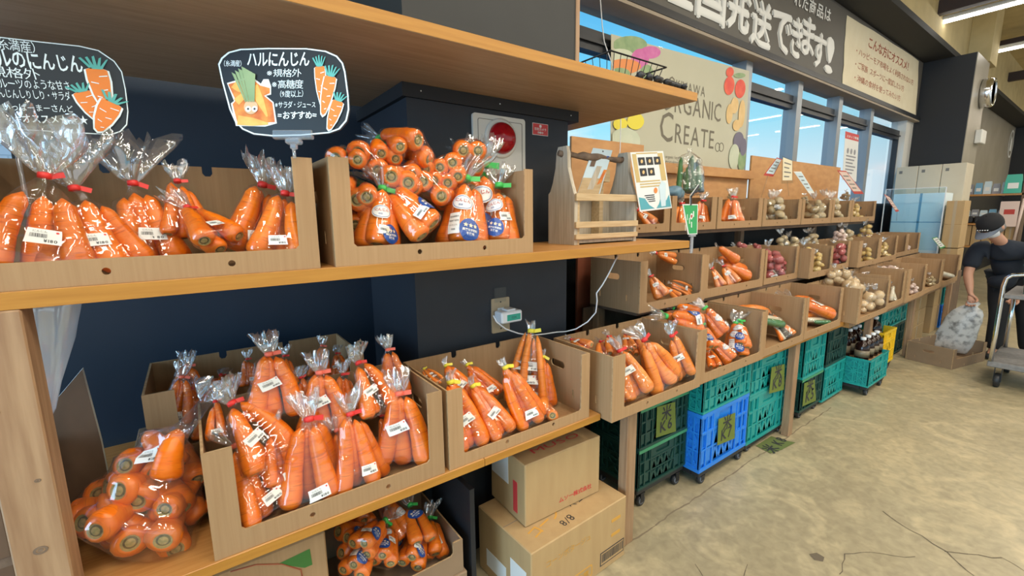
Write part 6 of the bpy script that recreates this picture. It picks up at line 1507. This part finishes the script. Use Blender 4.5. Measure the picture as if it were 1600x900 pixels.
for ch, u0, u1, vb, vt in (('は', 1287, 1297, 30, 9), ('品', 1275, 1285.5, 25, 3), ('商', 1263, 1273.5, 19, -4), ('た', 1252, 1261.5, 13, -9), ('れ', 1240, 1250.5, 7, -15)):
    a, e_ = on_y(u0, vb, ys), on_y(u1, vb, ys); b = MB(); glyph_box(b, ch, a.x - 2.6, e_.x - 2.6, a.z - 2.95, on_y(u0, vt, ys).z - 2.95, -.0195); b.build('small_character', MATS['paper'], t)
t, at, b = card('notice_paper', 'large cream paper notice with red lettering on the grey sign board', 'notice', ((1324, 23), (1436, 95), (1431, 180), (1316, 132)), 2.080, .003)
b = MB(); rnd = random.Random(5); ed = []
for s0, s1 in (((0, 0), (1, 0)), ((1, 0), (1, 1)), ((1, 1), (0, 1)), ((0, 1), (0, 0))):
    for i in range(7):
        f = i / 7; ed.append(at(s0[0] + (s1[0] - s0[0]) * f + rnd.uniform(-.006, .006), s0[1] + (s1[1] - s0[1]) * f + rnd.uniform(-.012, .012)))
b.prism(ed, [], 0, .003); b.build('sheet', MATS['paper_warm'], t)
b = MB(); W_ = at(1, 0)[0]; H_ = at(0, 1)[1]
for txt, s_, r_, h, wd, bo in (('こんな方にオススメ！', .24, .74, .13, .60, 1), ('・ハッピーモア市場をよく利用されない方', .10, .54, .085, .80, 0), ('・ご家族やスポーツに一度試したい方', .10, .34, .085, .66, 0), ('・沖縄の食材を使ってみたい方', .10, .14, .085, .62, 0)):
    p = at(s_, r_); b = MB(); put_text(b, txt, p[0], p[1], h, -.002, 0, bo, .03, 2, None, False, wd * W_); b.build('text_line', MATS['ink_brown'], t)
t, at, b = card('window_poster', 'white poster with a red heading taped on the far window', 'poster', ((1321, 205), (1342, 211), (1338, 284), (1316, 281)), 2.16, .002)
b.build('sheet', MATS['paper'], t); b = MB(); pbox(b, at, .0, 1, .86, 1, -.001, 0); p = at(.08, .89); put_text(b, 'スタッフ募集', p[0], p[1], .035, -.002, 1, 1, 0, 1, None, False, (at(1, 0)[0] - at(0, 0)[0]) * .84)
for k in range(6): pbox(b, at, .15, .85 - .1 * (k % 3), .5 - .07 * k, .53 - .07 * k, -.001, 2)
for k in range(3): c = at(.25 + .25 * k, .62); poly_add(b, [(c[0] + q[0], c[1] + q[1]) for q in circ(0, 0, .035, 12)], -.001, 2)
b.build('print', [MATS['red_paint'], MATS['paper'], MATS['goods_grey']], t)
# price cards on clear sticks along the top tier
def stick_card(label, quad, base, y, border, fill_='paper'):
    t, at, b = card('price_card', label, 'card', quad, y, .0015); t['group'] = 'price cards on sticks along the top tier'; b.build('card_sheet', MATS[border], t)
    b = MB(); poly_add(b, bl(at, [(.08, .12), (.92, .12), (.92, .95), (.08, .95)]), -.0008, 0)
    for k in range(4): pbox(b, at, .2, .8 - .15 * (k % 2), .75 - .17 * k, .80 - .17 * k, -.0012, 1)
    b.build('print', [MATS[fill_], MATS['ink_grey']], t)
    p = on_y(*base, y); m = at(.5, 0)
    MB().tube([Vector((m[0], .002, m[1] + .02)), Vector((p.x - t.location.x, .002, p.z - t.location.z))], .004, 6).build('stick', MATS['clear_plastic'], t)
stick_card('tilted price card with a dark red edge above the upright carrot bag', ((1214, 246), (1222, 249), (1208, 276), (1193, 274)), (1190, 308), 1.86, 'ink_red', 'leaflet_pale')
stick_card('glittering clear price card on a stick above the grey potatoes', ((1222, 243), (1239, 250), (1239, 286), (1221, 287)), (1233, 306), 1.80, 'clear_plastic', 'paper_warm')
stick_card('narrow slanting price card right of the glittering card', ((1240, 268), (1252, 268), (1273, 302), (1264, 302)), (1271, 312), 1.84, 'paper', 'leaflet_pale')
stick_card('slanting price card with a red border near the window poster', ((1308, 266), (1322, 267), (1350, 303), (1335, 303)), (1346, 316), 1.84, 'ink_red', 'pink_paper')
stick_card('small red slanting price card in front of the blue panel', ((1381, 303), (1390, 308), (1405, 330), (1400, 331)), (1401, 345), 1.60, 'ink_red', 'pink_paper')
stick_card('price card with a green head near the man in the cap', ((1456, 372), (1464, 370), (1478, 386), (1470, 389)), (1480, 412), 1.35, 'drink_green', 'paper')

# ------------------------------------------------------------------ far end
def facing(name, label, cat, x, quad, mt, th, extra=None):
    """an upright sheet or stack facing the near end of the room, on the plane x"""
    q = [on_x(u, v, x) for u, v in quad]; ys_ = [p.y for p in q]; zs_ = [p.z for p in q]
    t = thing(name, label, cat, (x, (min(ys_) + max(ys_)) / 2, 0)); return t, min(ys_) - t.location.y, max(ys_) - t.location.y, min(zs_), max(zs_)
k = 0
p0 = on_x(1392, 262, 8.5); p1 = on_x(1512, 254, 8.5); ya, yb, zt = p1.y, p0.y + .10, p0.z; yb = min(yb, 2.09)
rows = [(0.02, .80), (.802, 1.50), (1.502, zt)]
for r_, (z0, z1) in enumerate(rows):
    for c_ in range(3):
        y0 = ya + (yb - ya) * c_ / 3; y1 = ya + (yb - ya) * (c_ + 1) / 3 - .004
        b = MB(); b.box(8.5, 8.95, y0, y1, z0, z1 - .003, 0, None, .006); b.box(8.499, 8.4995, y0 + (y1 - y0) * .7, y0 + (y1 - y0) * .85, z1 - .1, z1 - .06, 1)
        tag(b.build('cream_carton', [MATS['carton_cream'], MATS['ink_grey']]), 'large cream carton, %s from the aisle in the %s row of the far stack' % (ORD[c_], ('bottom', 'middle', 'top')[r_]), 'box', 'stack of large cream cartons')
q0 = on_x(1398, 296, 7.9); q1 = on_x(1478, 293, 7.9)
t = thing('acrylic_sheet', 'pale blue acrylic sheet standing in front of the cream cartons', 'sheet', (7.9, (q0.y + q1.y) / 2, 0)); h_ = (q0.y - q1.y) / 2
b = MB(); b.box(0, .008, -h_, h_ + .1, 1.02, q0.z); b.build('sheet', MATS['blue_acrylic'], t); b = MB(); b.box(-.003, .011, -h_ - .01, -h_, .7, q0.z + .005); b.box(-.003, .011, -h_, h_ + .1, q0.z, q0.z + .008); b.box(-.003, .011, h_ + .09, h_ + .1, .7, q0.z); b.build('edge', MATS['white_plastic'], t)
t = thing('white_cabinet', 'white cabinet with four panels behind the acrylic sheet', 'cabinet', (8.1, (q0.y + q1.y) / 2, 0)); b = MB(); b.box(0, .38, -h_ + .02, h_ + .05, .02, q0.z - .06, 0, None, .004); b.build('body', MATS['cabinet_pale'], t)
b = MB(); b.box(-.002, 0, -h_ + .02, h_ + .05, 1.38, 1.39); b.box(-.002, 0, .0, .025, .5, q0.z - .06); b.build('seams', MATS['goods_blue'], t)
for k in range(3):
    y0 = ya - .02 + .0; z0 = (.75, 1.06, 1.36)[k]
    b = MB(); b.box(7.95, 8.3, q1.y - .19, q1.y - .02, z0, z0 + .30, 0, None, .004); b.box(7.9495, 7.95, q1.y - .12, q1.y - .09, z0, z0 + .3, 1)
    tag(b.build('cardboard_box', [MATS['carton'], MATS['packing_tape']]), 'brown carton right of the blue sheet, %s of three stacked' % ('lowest', 'middle', 'top')[k], 'box', 'brown cartons beside the blue sheet')
tag(MB().box(7.92, 8.33, q1.y - .20, q1.y - .01, 0, .748, 0, None, .004).build('pallet_stand', MATS['dark_ply']), 'wooden stand carrying the brown cartons beside the blue sheet', 'stand')
# shelf with goods at the very end
XS = 11.0
t = thing('store_shelf', 'wooden store shelf with packed goods at the far end', 'shelf', (XS, 1.4, 0)); sp_ = lambda u, v: on_x(u, v, XS)
for z in (sp_(1545, 303).z, sp_(1545, 349).z, sp_(1545, 385).z): MB().box(0, .4, -.36, .36, z - .03, z, 0).build('shelf', MATS['wood'], t)
for y in (-.38, .34): MB().box(0, .4, y, y + .04, 0, 2.0, 0).build('post', MATS['dark_ply'], t)
zA, zB, zC = sp_(1545, 303).z, sp_(1545, 349).z, sp_(1545, 385).z
gc = ('goods_grey', 'goods_blue', 'leaflet_pale', 'goods_grey', 'leaflet_pale', 'goods_blue')
def pouch(label, x, y, z, w, h, mt, grp):
    b = MB(); b.prism([(-w / 2, 0), (w / 2, 0), (w * .46, h * .7), (w * .40, h), (-w * .40, h), (-w * .46, h * .7)], [], -.035, .035, 0, Matrix(((0, 1, 0, x), (1, 0, 0, y), (0, 0, 1, z), (0, 0, 0, 1)))); b.box(x - .036, x - .035, y - w * .3, y + w * .3, z + h * .25, z + h * .55, 1)
    tag(b.build('goods_pouch', [MATS[mt], MATS['paper']]), label, 'pouch', grp)
for k in range(6):
    y = 1.68 - k * .105
    pouch('packed goods pouch, %s from left on the upper far shelf' % ORD[k], XS + .12, y, zA + .001, .095, .17 + .02 * (k % 3), gc[k], 'goods on the far shelf')
    pouch('packed goods pouch, %s from left on the second far shelf' % ORD[k], XS + .12, y, zB + .12, .095, .10 + .015 * (k % 2), gc[(k + 2) % 6], 'goods on the far shelf')
for k in range(5):
    y = 1.70 - k * .13
    b = MB(); b.box(XS + .03, XS + .30, y - .115, y, zB + .001, zB + .118, 0, None, .02); tag(b.build('dark_tub', MATS['goods_dark']), 'dark rounded tub, %s from left on the second far shelf' % ORD[k], 'tub', 'dark tubs on the far shelf')
    b = MB(); b.box(XS + .03, XS + .34, y - .12, y, zC + .001, zB - .04, 0, None, .004); b.box(XS + .0292, XS + .03, y - .07, y - .05, zC + .01, zB - .05, 1)
    tag(b.build('upright_carton', [MATS['carton'], MATS['packing_tape']]), 'upright brown carton, %s from left below the far tubs' % ORD[k], 'box', 'upright cartons on the far shelf')
pouch('shiny green package standing tall at the end of the upper far shelf', XS + .02, 1.17, zA + .001, .20, .30, 'van_green', None)
a = sp_(1580, 330); b = MB(); b.box(XS - .1, XS - .095, a.y - .09, a.y + .12, a.z - .25, a.z + .16, 0); b.box(XS - .101, XS - .1, a.y - .05, a.y + .07, a.z - .05, a.z + .03, 1); b.tube([Vector((XS - .09, a.y - .09, a.z - .5)), Vector((XS - .09, a.y - .13, a.z + .2))], .02, 6)
tag(b.build('paper_sign', [MATS['pink_paper'], MATS['ink_red']]), 'pinkish paper sign hanging at the end of the far shelf', 'sign')
# fixtures on the far column
c = on_y(1534, 147, 1.52)
b = MB(); b.lathe([(.0, 0), (.20, 0), (.21, .02), (.21, .10), (.195, .13), (.17, .13), (.165, .115)], 36, 0, T(c.x, 1.521, c.z) @ RX(PI / 2)); b.lathe([(.165, .115), (0, .112)], 36, 1, T(c.x, 1.521, c.z) @ RX(PI / 2)); o = b.build('round_wall_fixture', [MATS['chrome'], MATS['white_metal']])
tag(o, 'round silver fixture on the narrow face of the black column', 'fixture')
c = on_y(1526, 215, 1.52); tag(MB().box(c.x - .16, c.x + .16, 1.44, 1.521, c.z - .10, c.z + .10, 0, None, .01).build('junction_box', MATS['white_metal']), 'small pale box on the column below the round fixture', 'box')
c = on_y(1580, 225, 2.09); b = MB(); b.prism([(p[0], p[1]) for p in circ(0, 0, .36, 30, .36)], [circ(0, 0, .31, 30)], -.004, 0); b.prism([(-.15, -.18), (.15, -.18), (.12, .2), (0, .1), (-.12, .2)], [], -.004, 0)
o = b.build('wall_emblem', MATS['paper'], None, (c.x, 2.095, c.z)); tag(o, 'pale ring emblem on the far grey sign board', 'emblem')
# outside the windows
t = thing('parked_van', 'blue and green shape parked outside the far windows', 'vehicle', (13.5, 5.2, -.5))
b = MB(); b.box(-1.6, 2.4, 0, 1.7, .35, 2.35, 0, None, .12); b.build('body', MATS['van_blue'], t); b = MB(); b.box(-1.5, 2.3, -.01, 1.68, 1.9, 2.42, 0, None, .1); b.build('top_band', MATS['van_green'], t)
for x in (-.9, 1.7): MB().lathe([(.0, -.1), (.36, -.1), (.36, .1), (0, .1)], 20, 0, T(x, 0, .36) @ RX(PI / 2)).build('wheel', MATS['black_plastic'], t)

# ------------------------------------------------------------------ carton on the floor, the man, his bag and the cart
fb = tray(0, .63, 0, 0.001, 'low cardboard carton on the floor in front of the man', h=.20, d=.38, lip=.10, tabs=(.05, .05), yaw=-.225, origin=(5.90, .828, .001), mats=('cardboard_dark', 'cardboard_edge'), group=None)

def skin_mesh(name, nodes, edges, mats, parent=None, root=0, sub=2):
    """one continuous surface grown over a skeleton; nodes: (point, rx, ry)"""
    me = bpy.data.meshes.new(name); me.from_pydata([tuple(n[0]) for n in nodes], edges, [])
    o = link(bpy.data.objects.new(name, me))
    md = o.modifiers.new('skin', 'SKIN'); md.use_smooth_shade = True; md.branch_smoothing = .6
    for i, n in enumerate(nodes): me.skin_vertices[0].data[i].radius = (n[1], n[2] if len(n) > 2 else n[1])
    me.skin_vertices[0].data[root].use_root = True
    s = o.modifiers.new('sub', 'SUBSURF'); s.levels = sub; s.render_levels = sub
    dg = bpy.context.evaluated_depsgraph_get(); me2 = bpy.data.meshes.new_from_object(o.evaluated_get(dg)); bpy.data.objects.remove(o)
    me2.name = name; me2.materials.clear(); me2.materials.append(mats); me2.polygons.foreach_set('use_smooth', [True] * len(me2.polygons))
    o = link(bpy.data.objects.new(name, me2)); o.parent = parent; return o
PX, PY = 6.75, .68
pers = thing('person', 'person in a black cap, face mask and dark T-shirt bending over the floor carton', 'person', (PX, PY, 0))
V = lambda x, y, z: Vector((x - PX, y - PY, z))
pel, sp1, che, nek, hd0 = V(7.02, .64, .84), V(6.93, .66, 1.0), V(6.80, .69, 1.13), V(6.66, .74, 1.235), V(6.60, .785, 1.31)
shR, elR, wrR = V(6.74, .905, 1.13), V(6.655, .925, .87), V(6.575, .875, .68)
shL, elL, wrL = V(6.78, .485, 1.13), V(6.62, .43, .90), V(6.50, .52, .74)
hpR, knR, anR, toR = V(7.02, .73, .80), V(6.85, .675, .44), V(6.75, .665, .075), V(6.60, .675, .035)
hpL, knL, anL, toL = V(7.04, .55, .80), V(6.92, .49, .44), V(6.95, .44, .075), V(6.80, .43, .035)
def hand(w, d, side):
    """palm, four fingers of unequal length curling, a thumb from the side of the palm; returns nodes and edges"""
    d = Vector(d).normalized(); s = Vector((0, 1, 0)); s = (s - d * s.dot(d)).normalized() * side; c = d.cross(s) * side * -1
    N = [(w, .026, .022), (w + d * .05, .036, .020)]; E_ = [(0, 1)]
    for k, (o, L) in enumerate(((-.030, .070), (-.010, .080), (.010, .076), (.029, .060))):
        b0 = w + d * .088 + s * o; i = len(N)
        N += [(b0, .0115, .0115), (b0 + d * L * .45 + c * .018, .0100, .0100), (b0 + d * L * .62 + c * .045, .0088, .0088), (b0 + d * L * .50 + c * .066, .0078, .0078)]
        E_ += [(1, i), (i, i + 1), (i + 1, i + 2), (i + 2, i + 3)]
    i = len(N); b0 = w + d * .038 - s * .038
    N += [(b0, .014, .014), (b0 + d * .032 - s * .014 + c * .020, .0115, .0115), (b0 + d * .055 - s * .004 + c * .044, .0095, .0095)]; E_ += [(0, i), (i, i + 1), (i + 1, i + 2)]
    return N, E_
N = [(pel, .10, .10), (sp1, .10, .09), (che, .075, .07), (nek, .052, .052), (hd0 + Vector((-.01, .005, .0)), .060, .060), (V(6.585, .80, 1.36), .078, .090), (V(6.58, .80, 1.42), .070, .082)]
E_ = [(0, 1), (1, 2), (2, 3), (3, 4), (4, 5), (5, 6)]
for s_, (sh, el, wr) in ((1, (shR, elR, wrR)), (-1, (shL, elL, wrL))):
    i = len(N); N += [(sh, .042, .042), (sh.lerp(el, .5), .047, .046), (el, .043, .042), (el.lerp(wr, .45), .042, .039), (wr, .027, .024)]; E_ += [(2, i), (i, i + 1), (i + 1, i + 2), (i + 2, i + 3), (i + 3, i + 4)]
    hn, he = hand(wr + (wr - el).normalized() * .012, (wr - el).normalized() + Vector((0, 0, -.35)), s_); b0 = len(N); N += hn; E_ += [(a + b0, c + b0) for a, c in he] + [(i + 4, b0)]
for hp, kn, an, to in ((hpR, knR, anR, toR), (hpL, knL, anL, toL)):
    i = len(N); N += [(hp, .085, .085), (hp.lerp(kn, .5), .074, .074), (kn, .055, .055), (kn.lerp(an, .4), .052, .052), (an, .036, .036), (to, .036, .028)]; E_ += [(0, i), (i, i + 1), (i + 1, i + 2), (i + 2, i + 3), (i + 3, i + 4), (i + 4, i + 5)]
skin_mesh('body', N, E_, MATS['skin'], pers, 0, 2)
# clothes
NS = [(pel + Vector((-.02, 0, .0)), .155, .165), (sp1 + Vector((-.03, 0, -.03)), .160, .170), (che + Vector((0, 0, -.02)), .165, .150), (nek + Vector((.015, -.005, -.01)), .082, .082), (V(6.84, .70, .86), .150, .13), (V(6.80, .72, .72), .12, .10)]
ES = [(0, 1), (1, 2), (2, 3), (1, 4), (4, 5)]
for sh, el in ((shR, elR), (shL, elL)):
    i = len(NS); NS += [(che.lerp(sh, .55) + Vector((0, 0, .0)), .120, .115), (sh, .092, .092), (sh.lerp(el, .45), .082, .080), (sh.lerp(el, .80), .078, .074)]; ES += [(2, i), (i, i + 1), (i + 1, i + 2), (i + 2, i + 3)]
skin_mesh('t_shirt', NS, ES, MATS['cloth_navy'], pers, 1, 2)
NT = [(pel + Vector((0, 0, -.02)), .150, .155)]; ET = []
for hp, kn, an in ((hpR, knR, anR), (hpL, knL, anL)):
    i = len(NT); NT += [(hp + Vector((0, 0, -.02)), .115, .115), (hp.lerp(kn, .5), .098, .098), (kn, .080, .080), (kn.lerp(an, .5), .076, .076), (an + Vector((0, 0, .0)), .070, .070)]; ET += [(0, i), (i, i + 1), (i + 1, i + 2), (i + 2, i + 3), (i + 3, i + 4)]
skin_mesh('trousers', NT, ET, MATS['cloth_black'], pers, 0, 2)
for an, to in ((anR, toR), (anL, toL)):
    d = (to - an); d.z = 0; d.normalize(); skin_mesh('shoe', [(an - d * .05 + Vector((0, 0, -.028)), .046, .042), (an + d * .06 + Vector((0, 0, -.032)), .050, .040), (an + d * .17 + Vector((0, 0, -.042)), .044, .030)], [(0, 1), (1, 2)], MATS['black_plastic'], pers, 1, 2)
# head: the face looks down and towards the carton
hc = V(6.58, .80, 1.365)
fwd = Vector((-.72, .28, -.62)).normalized(); up_ = Vector((-.40, .22, .78)); up_ = (up_ - fwd * up_.dot(fwd)).normalized()
HM = Matrix.Identity(4); sd_ = up_.cross(fwd)
for i in range(3): HM[i][0] = sd_[i]; HM[i][1] = -fwd[i]; HM[i][2] = up_[i]; HM[i][3] = hc[i]
b = MB(); b.ball((0, 0, 0), .092, 24, 0, None, (.86, 1.04, 1.22)); b.ball((0, -.088, -.012), .017, 12, 0, None, (.8, 1.1, 1.4))
for s_ in (-1, 1):
    b.ball((s_ * .080, .012, -.008), .026, 12, 0, None, (.35, .7, 1.15)); b.ball((s_ * .030, -.083, .014), .011, 10, 1); b.ball((s_ * .030, -.0925, .014), .005, 8, 2); b.box(s_ * .03 - .016, s_ * .03 + .016, -.094, -.088, .030, .035, 2)
b.box(-.022, .022, -.093, -.086, -.052, -.046, 3)
b.v = [tuple(HM @ Vector(p)) for p in b.v]; b.build('head', [MATS['skin'], MATS['paper'], MATS['ink'], MATS['ink_red']], pers)
b = MB(); 
for a in range(2): pass
b.lathe([(.096, -.045), (.099, -.01), (.096, .02)], 24, 0, T(0, .016, 0) @ Matrix.Diagonal((.87, 1.0, 1, 1))); b.v = [tuple(HM @ Vector(p)) for p in b.v]; b.build('hair', MATS['hair_grey'], pers)
b = MB(); vs = []
rows_ = 7
for j in range(rows_):
    z = -.075 + .078 * j / (rows_ - 1)
    for i in range(11):
        a = -PI / 2 + (i - 5) / 5 * 1.15; bul = 1.10 + .06 * math.cos((i - 5) / 5 * 1.4) * math.sin(PI * j / (rows_ - 1)); k = math.sqrt(max(0, 1 - (z / .115) ** 2)); vs.append((.079 * bul * k * math.cos(a) * 1.02, .096 * bul * k * math.sin(a), z))
b.add(vs, [(j * 11 + i, j * 11 + i + 1, (j + 1) * 11 + i + 1, (j + 1) * 11 + i) for j in range(rows_ - 1) for i in range(10)], 0, True)
b.v = [tuple(HM @ Vector(p)) for p in b.v]; b.build('face_mask', MATS['mask_white'], pers)
b = MB(); b.lathe([(.103, .012), (.106, .03), (.105, .06), (.094, .095), (.066, .122), (.03, .133), (.001, .135)], 26, 0, T(0, .008, .008) @ Matrix.Diagonal((.92, 1.06, 1, 1))); b.lathe([(.0, .0), (.008, .0), (.006, .006), (0, .007)], 10, 0, T(0, .008, .142))
bm_ = []; n_ = 14
for k in range(4):
    f = k / 3
    for i in range(n_ + 1):
        a = PI + PI * i / n_; bm_.append((.094 * (1 - .10 * f) * math.cos(a), -.02 + (.095 + .085 * f) * math.sin(a), .026 - .02 * f - .012 * (math.cos(a) ** 2) * f))
m0 = len(b.v); b.add(bm_, [(k * (n_ + 1) + i, k * (n_ + 1) + i + 1, (k + 1) * (n_ + 1) + i + 1, (k + 1) * (n_ + 1) + i) for k in range(3) for i in range(n_)], 1, True)
for k in range(5): b.ball((-.04 + .02 * k, -.108, .052), .006, 8, 2)
b.v = [tuple(HM @ Vector(p)) for p in b.v]; b.build('cap', [MATS['cloth_black'], MATS['cap_grey'], MATS['mask_white']], pers)
# the printed bag in his hand
gp_ = V(6.54, .845, .565) + Vector((PX, PY, 0))
b = MB(); vs = []; n_ = 36; zs_ = [0, .02, .08, .16, .26, .36, .44, .49, .52, .56]; wx = [.150, .158, .156, .152, .146, .136, .118, .085, .04, .05]; wy = [.035, .048, .055, .058, .055, .05, .042, .032, .022, .03]
rnd = random.Random(4); ph = [rnd.uniform(0, 6) for _ in range(5)]
for j, z in enumerate(zs_):
    for i in range(n_):
        a = 2 * PI * i / n_; k = 1 + .05 * math.sin(5 * a + ph[0] + z * 14) + .05 * math.sin(9 * a + ph[1] - z * 20); vs.append((wy[j] * k * math.cos(a), wx[j] * k * math.sin(a) + (.13 * (1 - z / .52)), z + .01 * math.sin(3 * a + ph[2])))
b.add(vs, [(j * n_ + i, j * n_ + (i + 1) % n_, (j + 1) * n_ + (i + 1) % n_, (j + 1) * n_ + i) for j in range(len(zs_) - 1) for i in range(n_)], 0, True); b.add([vs[i] for i in range(n_)], [tuple(range(n_))[::-1]], 0)
tag(b.build('printed_bag', MATS['newsprint'], None, (gp_.x, gp_.y, gp_.z - .53)), 'grey printed plastic bag held in the man\'s hand over the carton', 'bag')
# the cart at the right edge
CX, CY = 5.56, .55
ct = thing('hand_cart', 'grey two level hand cart with a steel frame at the right edge', 'cart', (CX, CY, 0))
MB().box(0, .72, -.46, 0.02, .185, .235, 0, None, .006).build('lower_deck', MATS['cart_deck'], ct)
MB().box(-.02, .70, -.48, -.01, .80, .835, 0, None, .006).build('upper_deck', MATS['cart_deck'], ct)
for x, y in ((.01, .0), (.01, -.43)):
    p = [Vector((x, y, .235)), Vector((x - .0, y, .5)), Vector((x - .01, y, .90)), Vector((x - .01, y - .01, .97)), Vector((x - .01, y - .04, 1.0))]
    if y == 0: MB().tube(p + [Vector((x - .01, -.12, 1.012)), Vector((x - .01, -.31, 1.012)), Vector((x - .01, -.40, 1.0)), Vector((x - .01, -.43, .96)), Vector((x, -.43, .235))], .016, 10).build('handle', MATS['chrome'], ct)
MB().tube([Vector((.69, -.01, .235)), Vector((.69, -.01, .80))], .016, 10).build('post', MATS['chrome'], ct); MB().tube([Vector((.69, -.44, .235)), Vector((.69, -.44, .80))], .016, 10).build('post', MATS['chrome'], ct)
for x in (.07, .65):
    for y in (-.05, -.40):
        b = MB(); b.lathe([(.02, -.018), (.058, -.018), (.062, -.012), (.062, .012), (.058, .018), (.02, .018)], 22, 0, T(x, y, .062) @ RX(PI / 2)); b.box(x - .022, x + .022, -.024 + y, -.020 + y, .05, .185, 1); b.box(x - .022, x + .022, .020 + y, .024 + y, .05, .185, 1); b.build('wheel', [MATS['black_plastic'], MATS['frame_dark']], ct)
t = thing('shopping_basket', 'dark green shopping basket standing on the hand cart', 'basket', (CX + .30, CY - .24, .8355))
b = MB()
for z, k in ((0, .85), (.06, .89), (.12, .93), (.18, .97), (.24, 1.0)):
    b.tube([Vector((-.22 * k, -.15 * k, z + .006)), Vector((.22 * k, -.15 * k, z + .006)), Vector((.22 * k, .15 * k, z + .006)), Vector((-.22 * k, .15 * k, z + .006))], .008 if z in (0, .24) else .005, 6, 0, None, False, True)
for k in range(26):
    f = k / 26 * 4; s_ = int(f); f -= s_; c4 = [(-1, -1), (1, -1), (1, 1), (-1, 1)]; x = c4[s_][0] + (c4[(s_ + 1) % 4][0] - c4[s_][0]) * f; y = c4[s_][1] + (c4[(s_ + 1) % 4][1] - c4[s_][1]) * f
    b.tube([Vector((.22 * .85 * x, .15 * .85 * y, .006)), Vector((.22 * x, .15 * y, .246))], .006, 5)
b.box(-.185, .185, -.125, .125, 0, .006); b.build('body', MATS['crate_green'], t)
b = MB(); b.tube([Vector((-.22, -.02, .24)), Vector((-.21, -.01, .34)), Vector((-.12, 0, .40)), Vector((.12, 0, .40)), Vector((.21, -.01, .34)), Vector((.22, -.02, .24))], .008, 8); b.build('handle', MATS['black_plastic'], t)
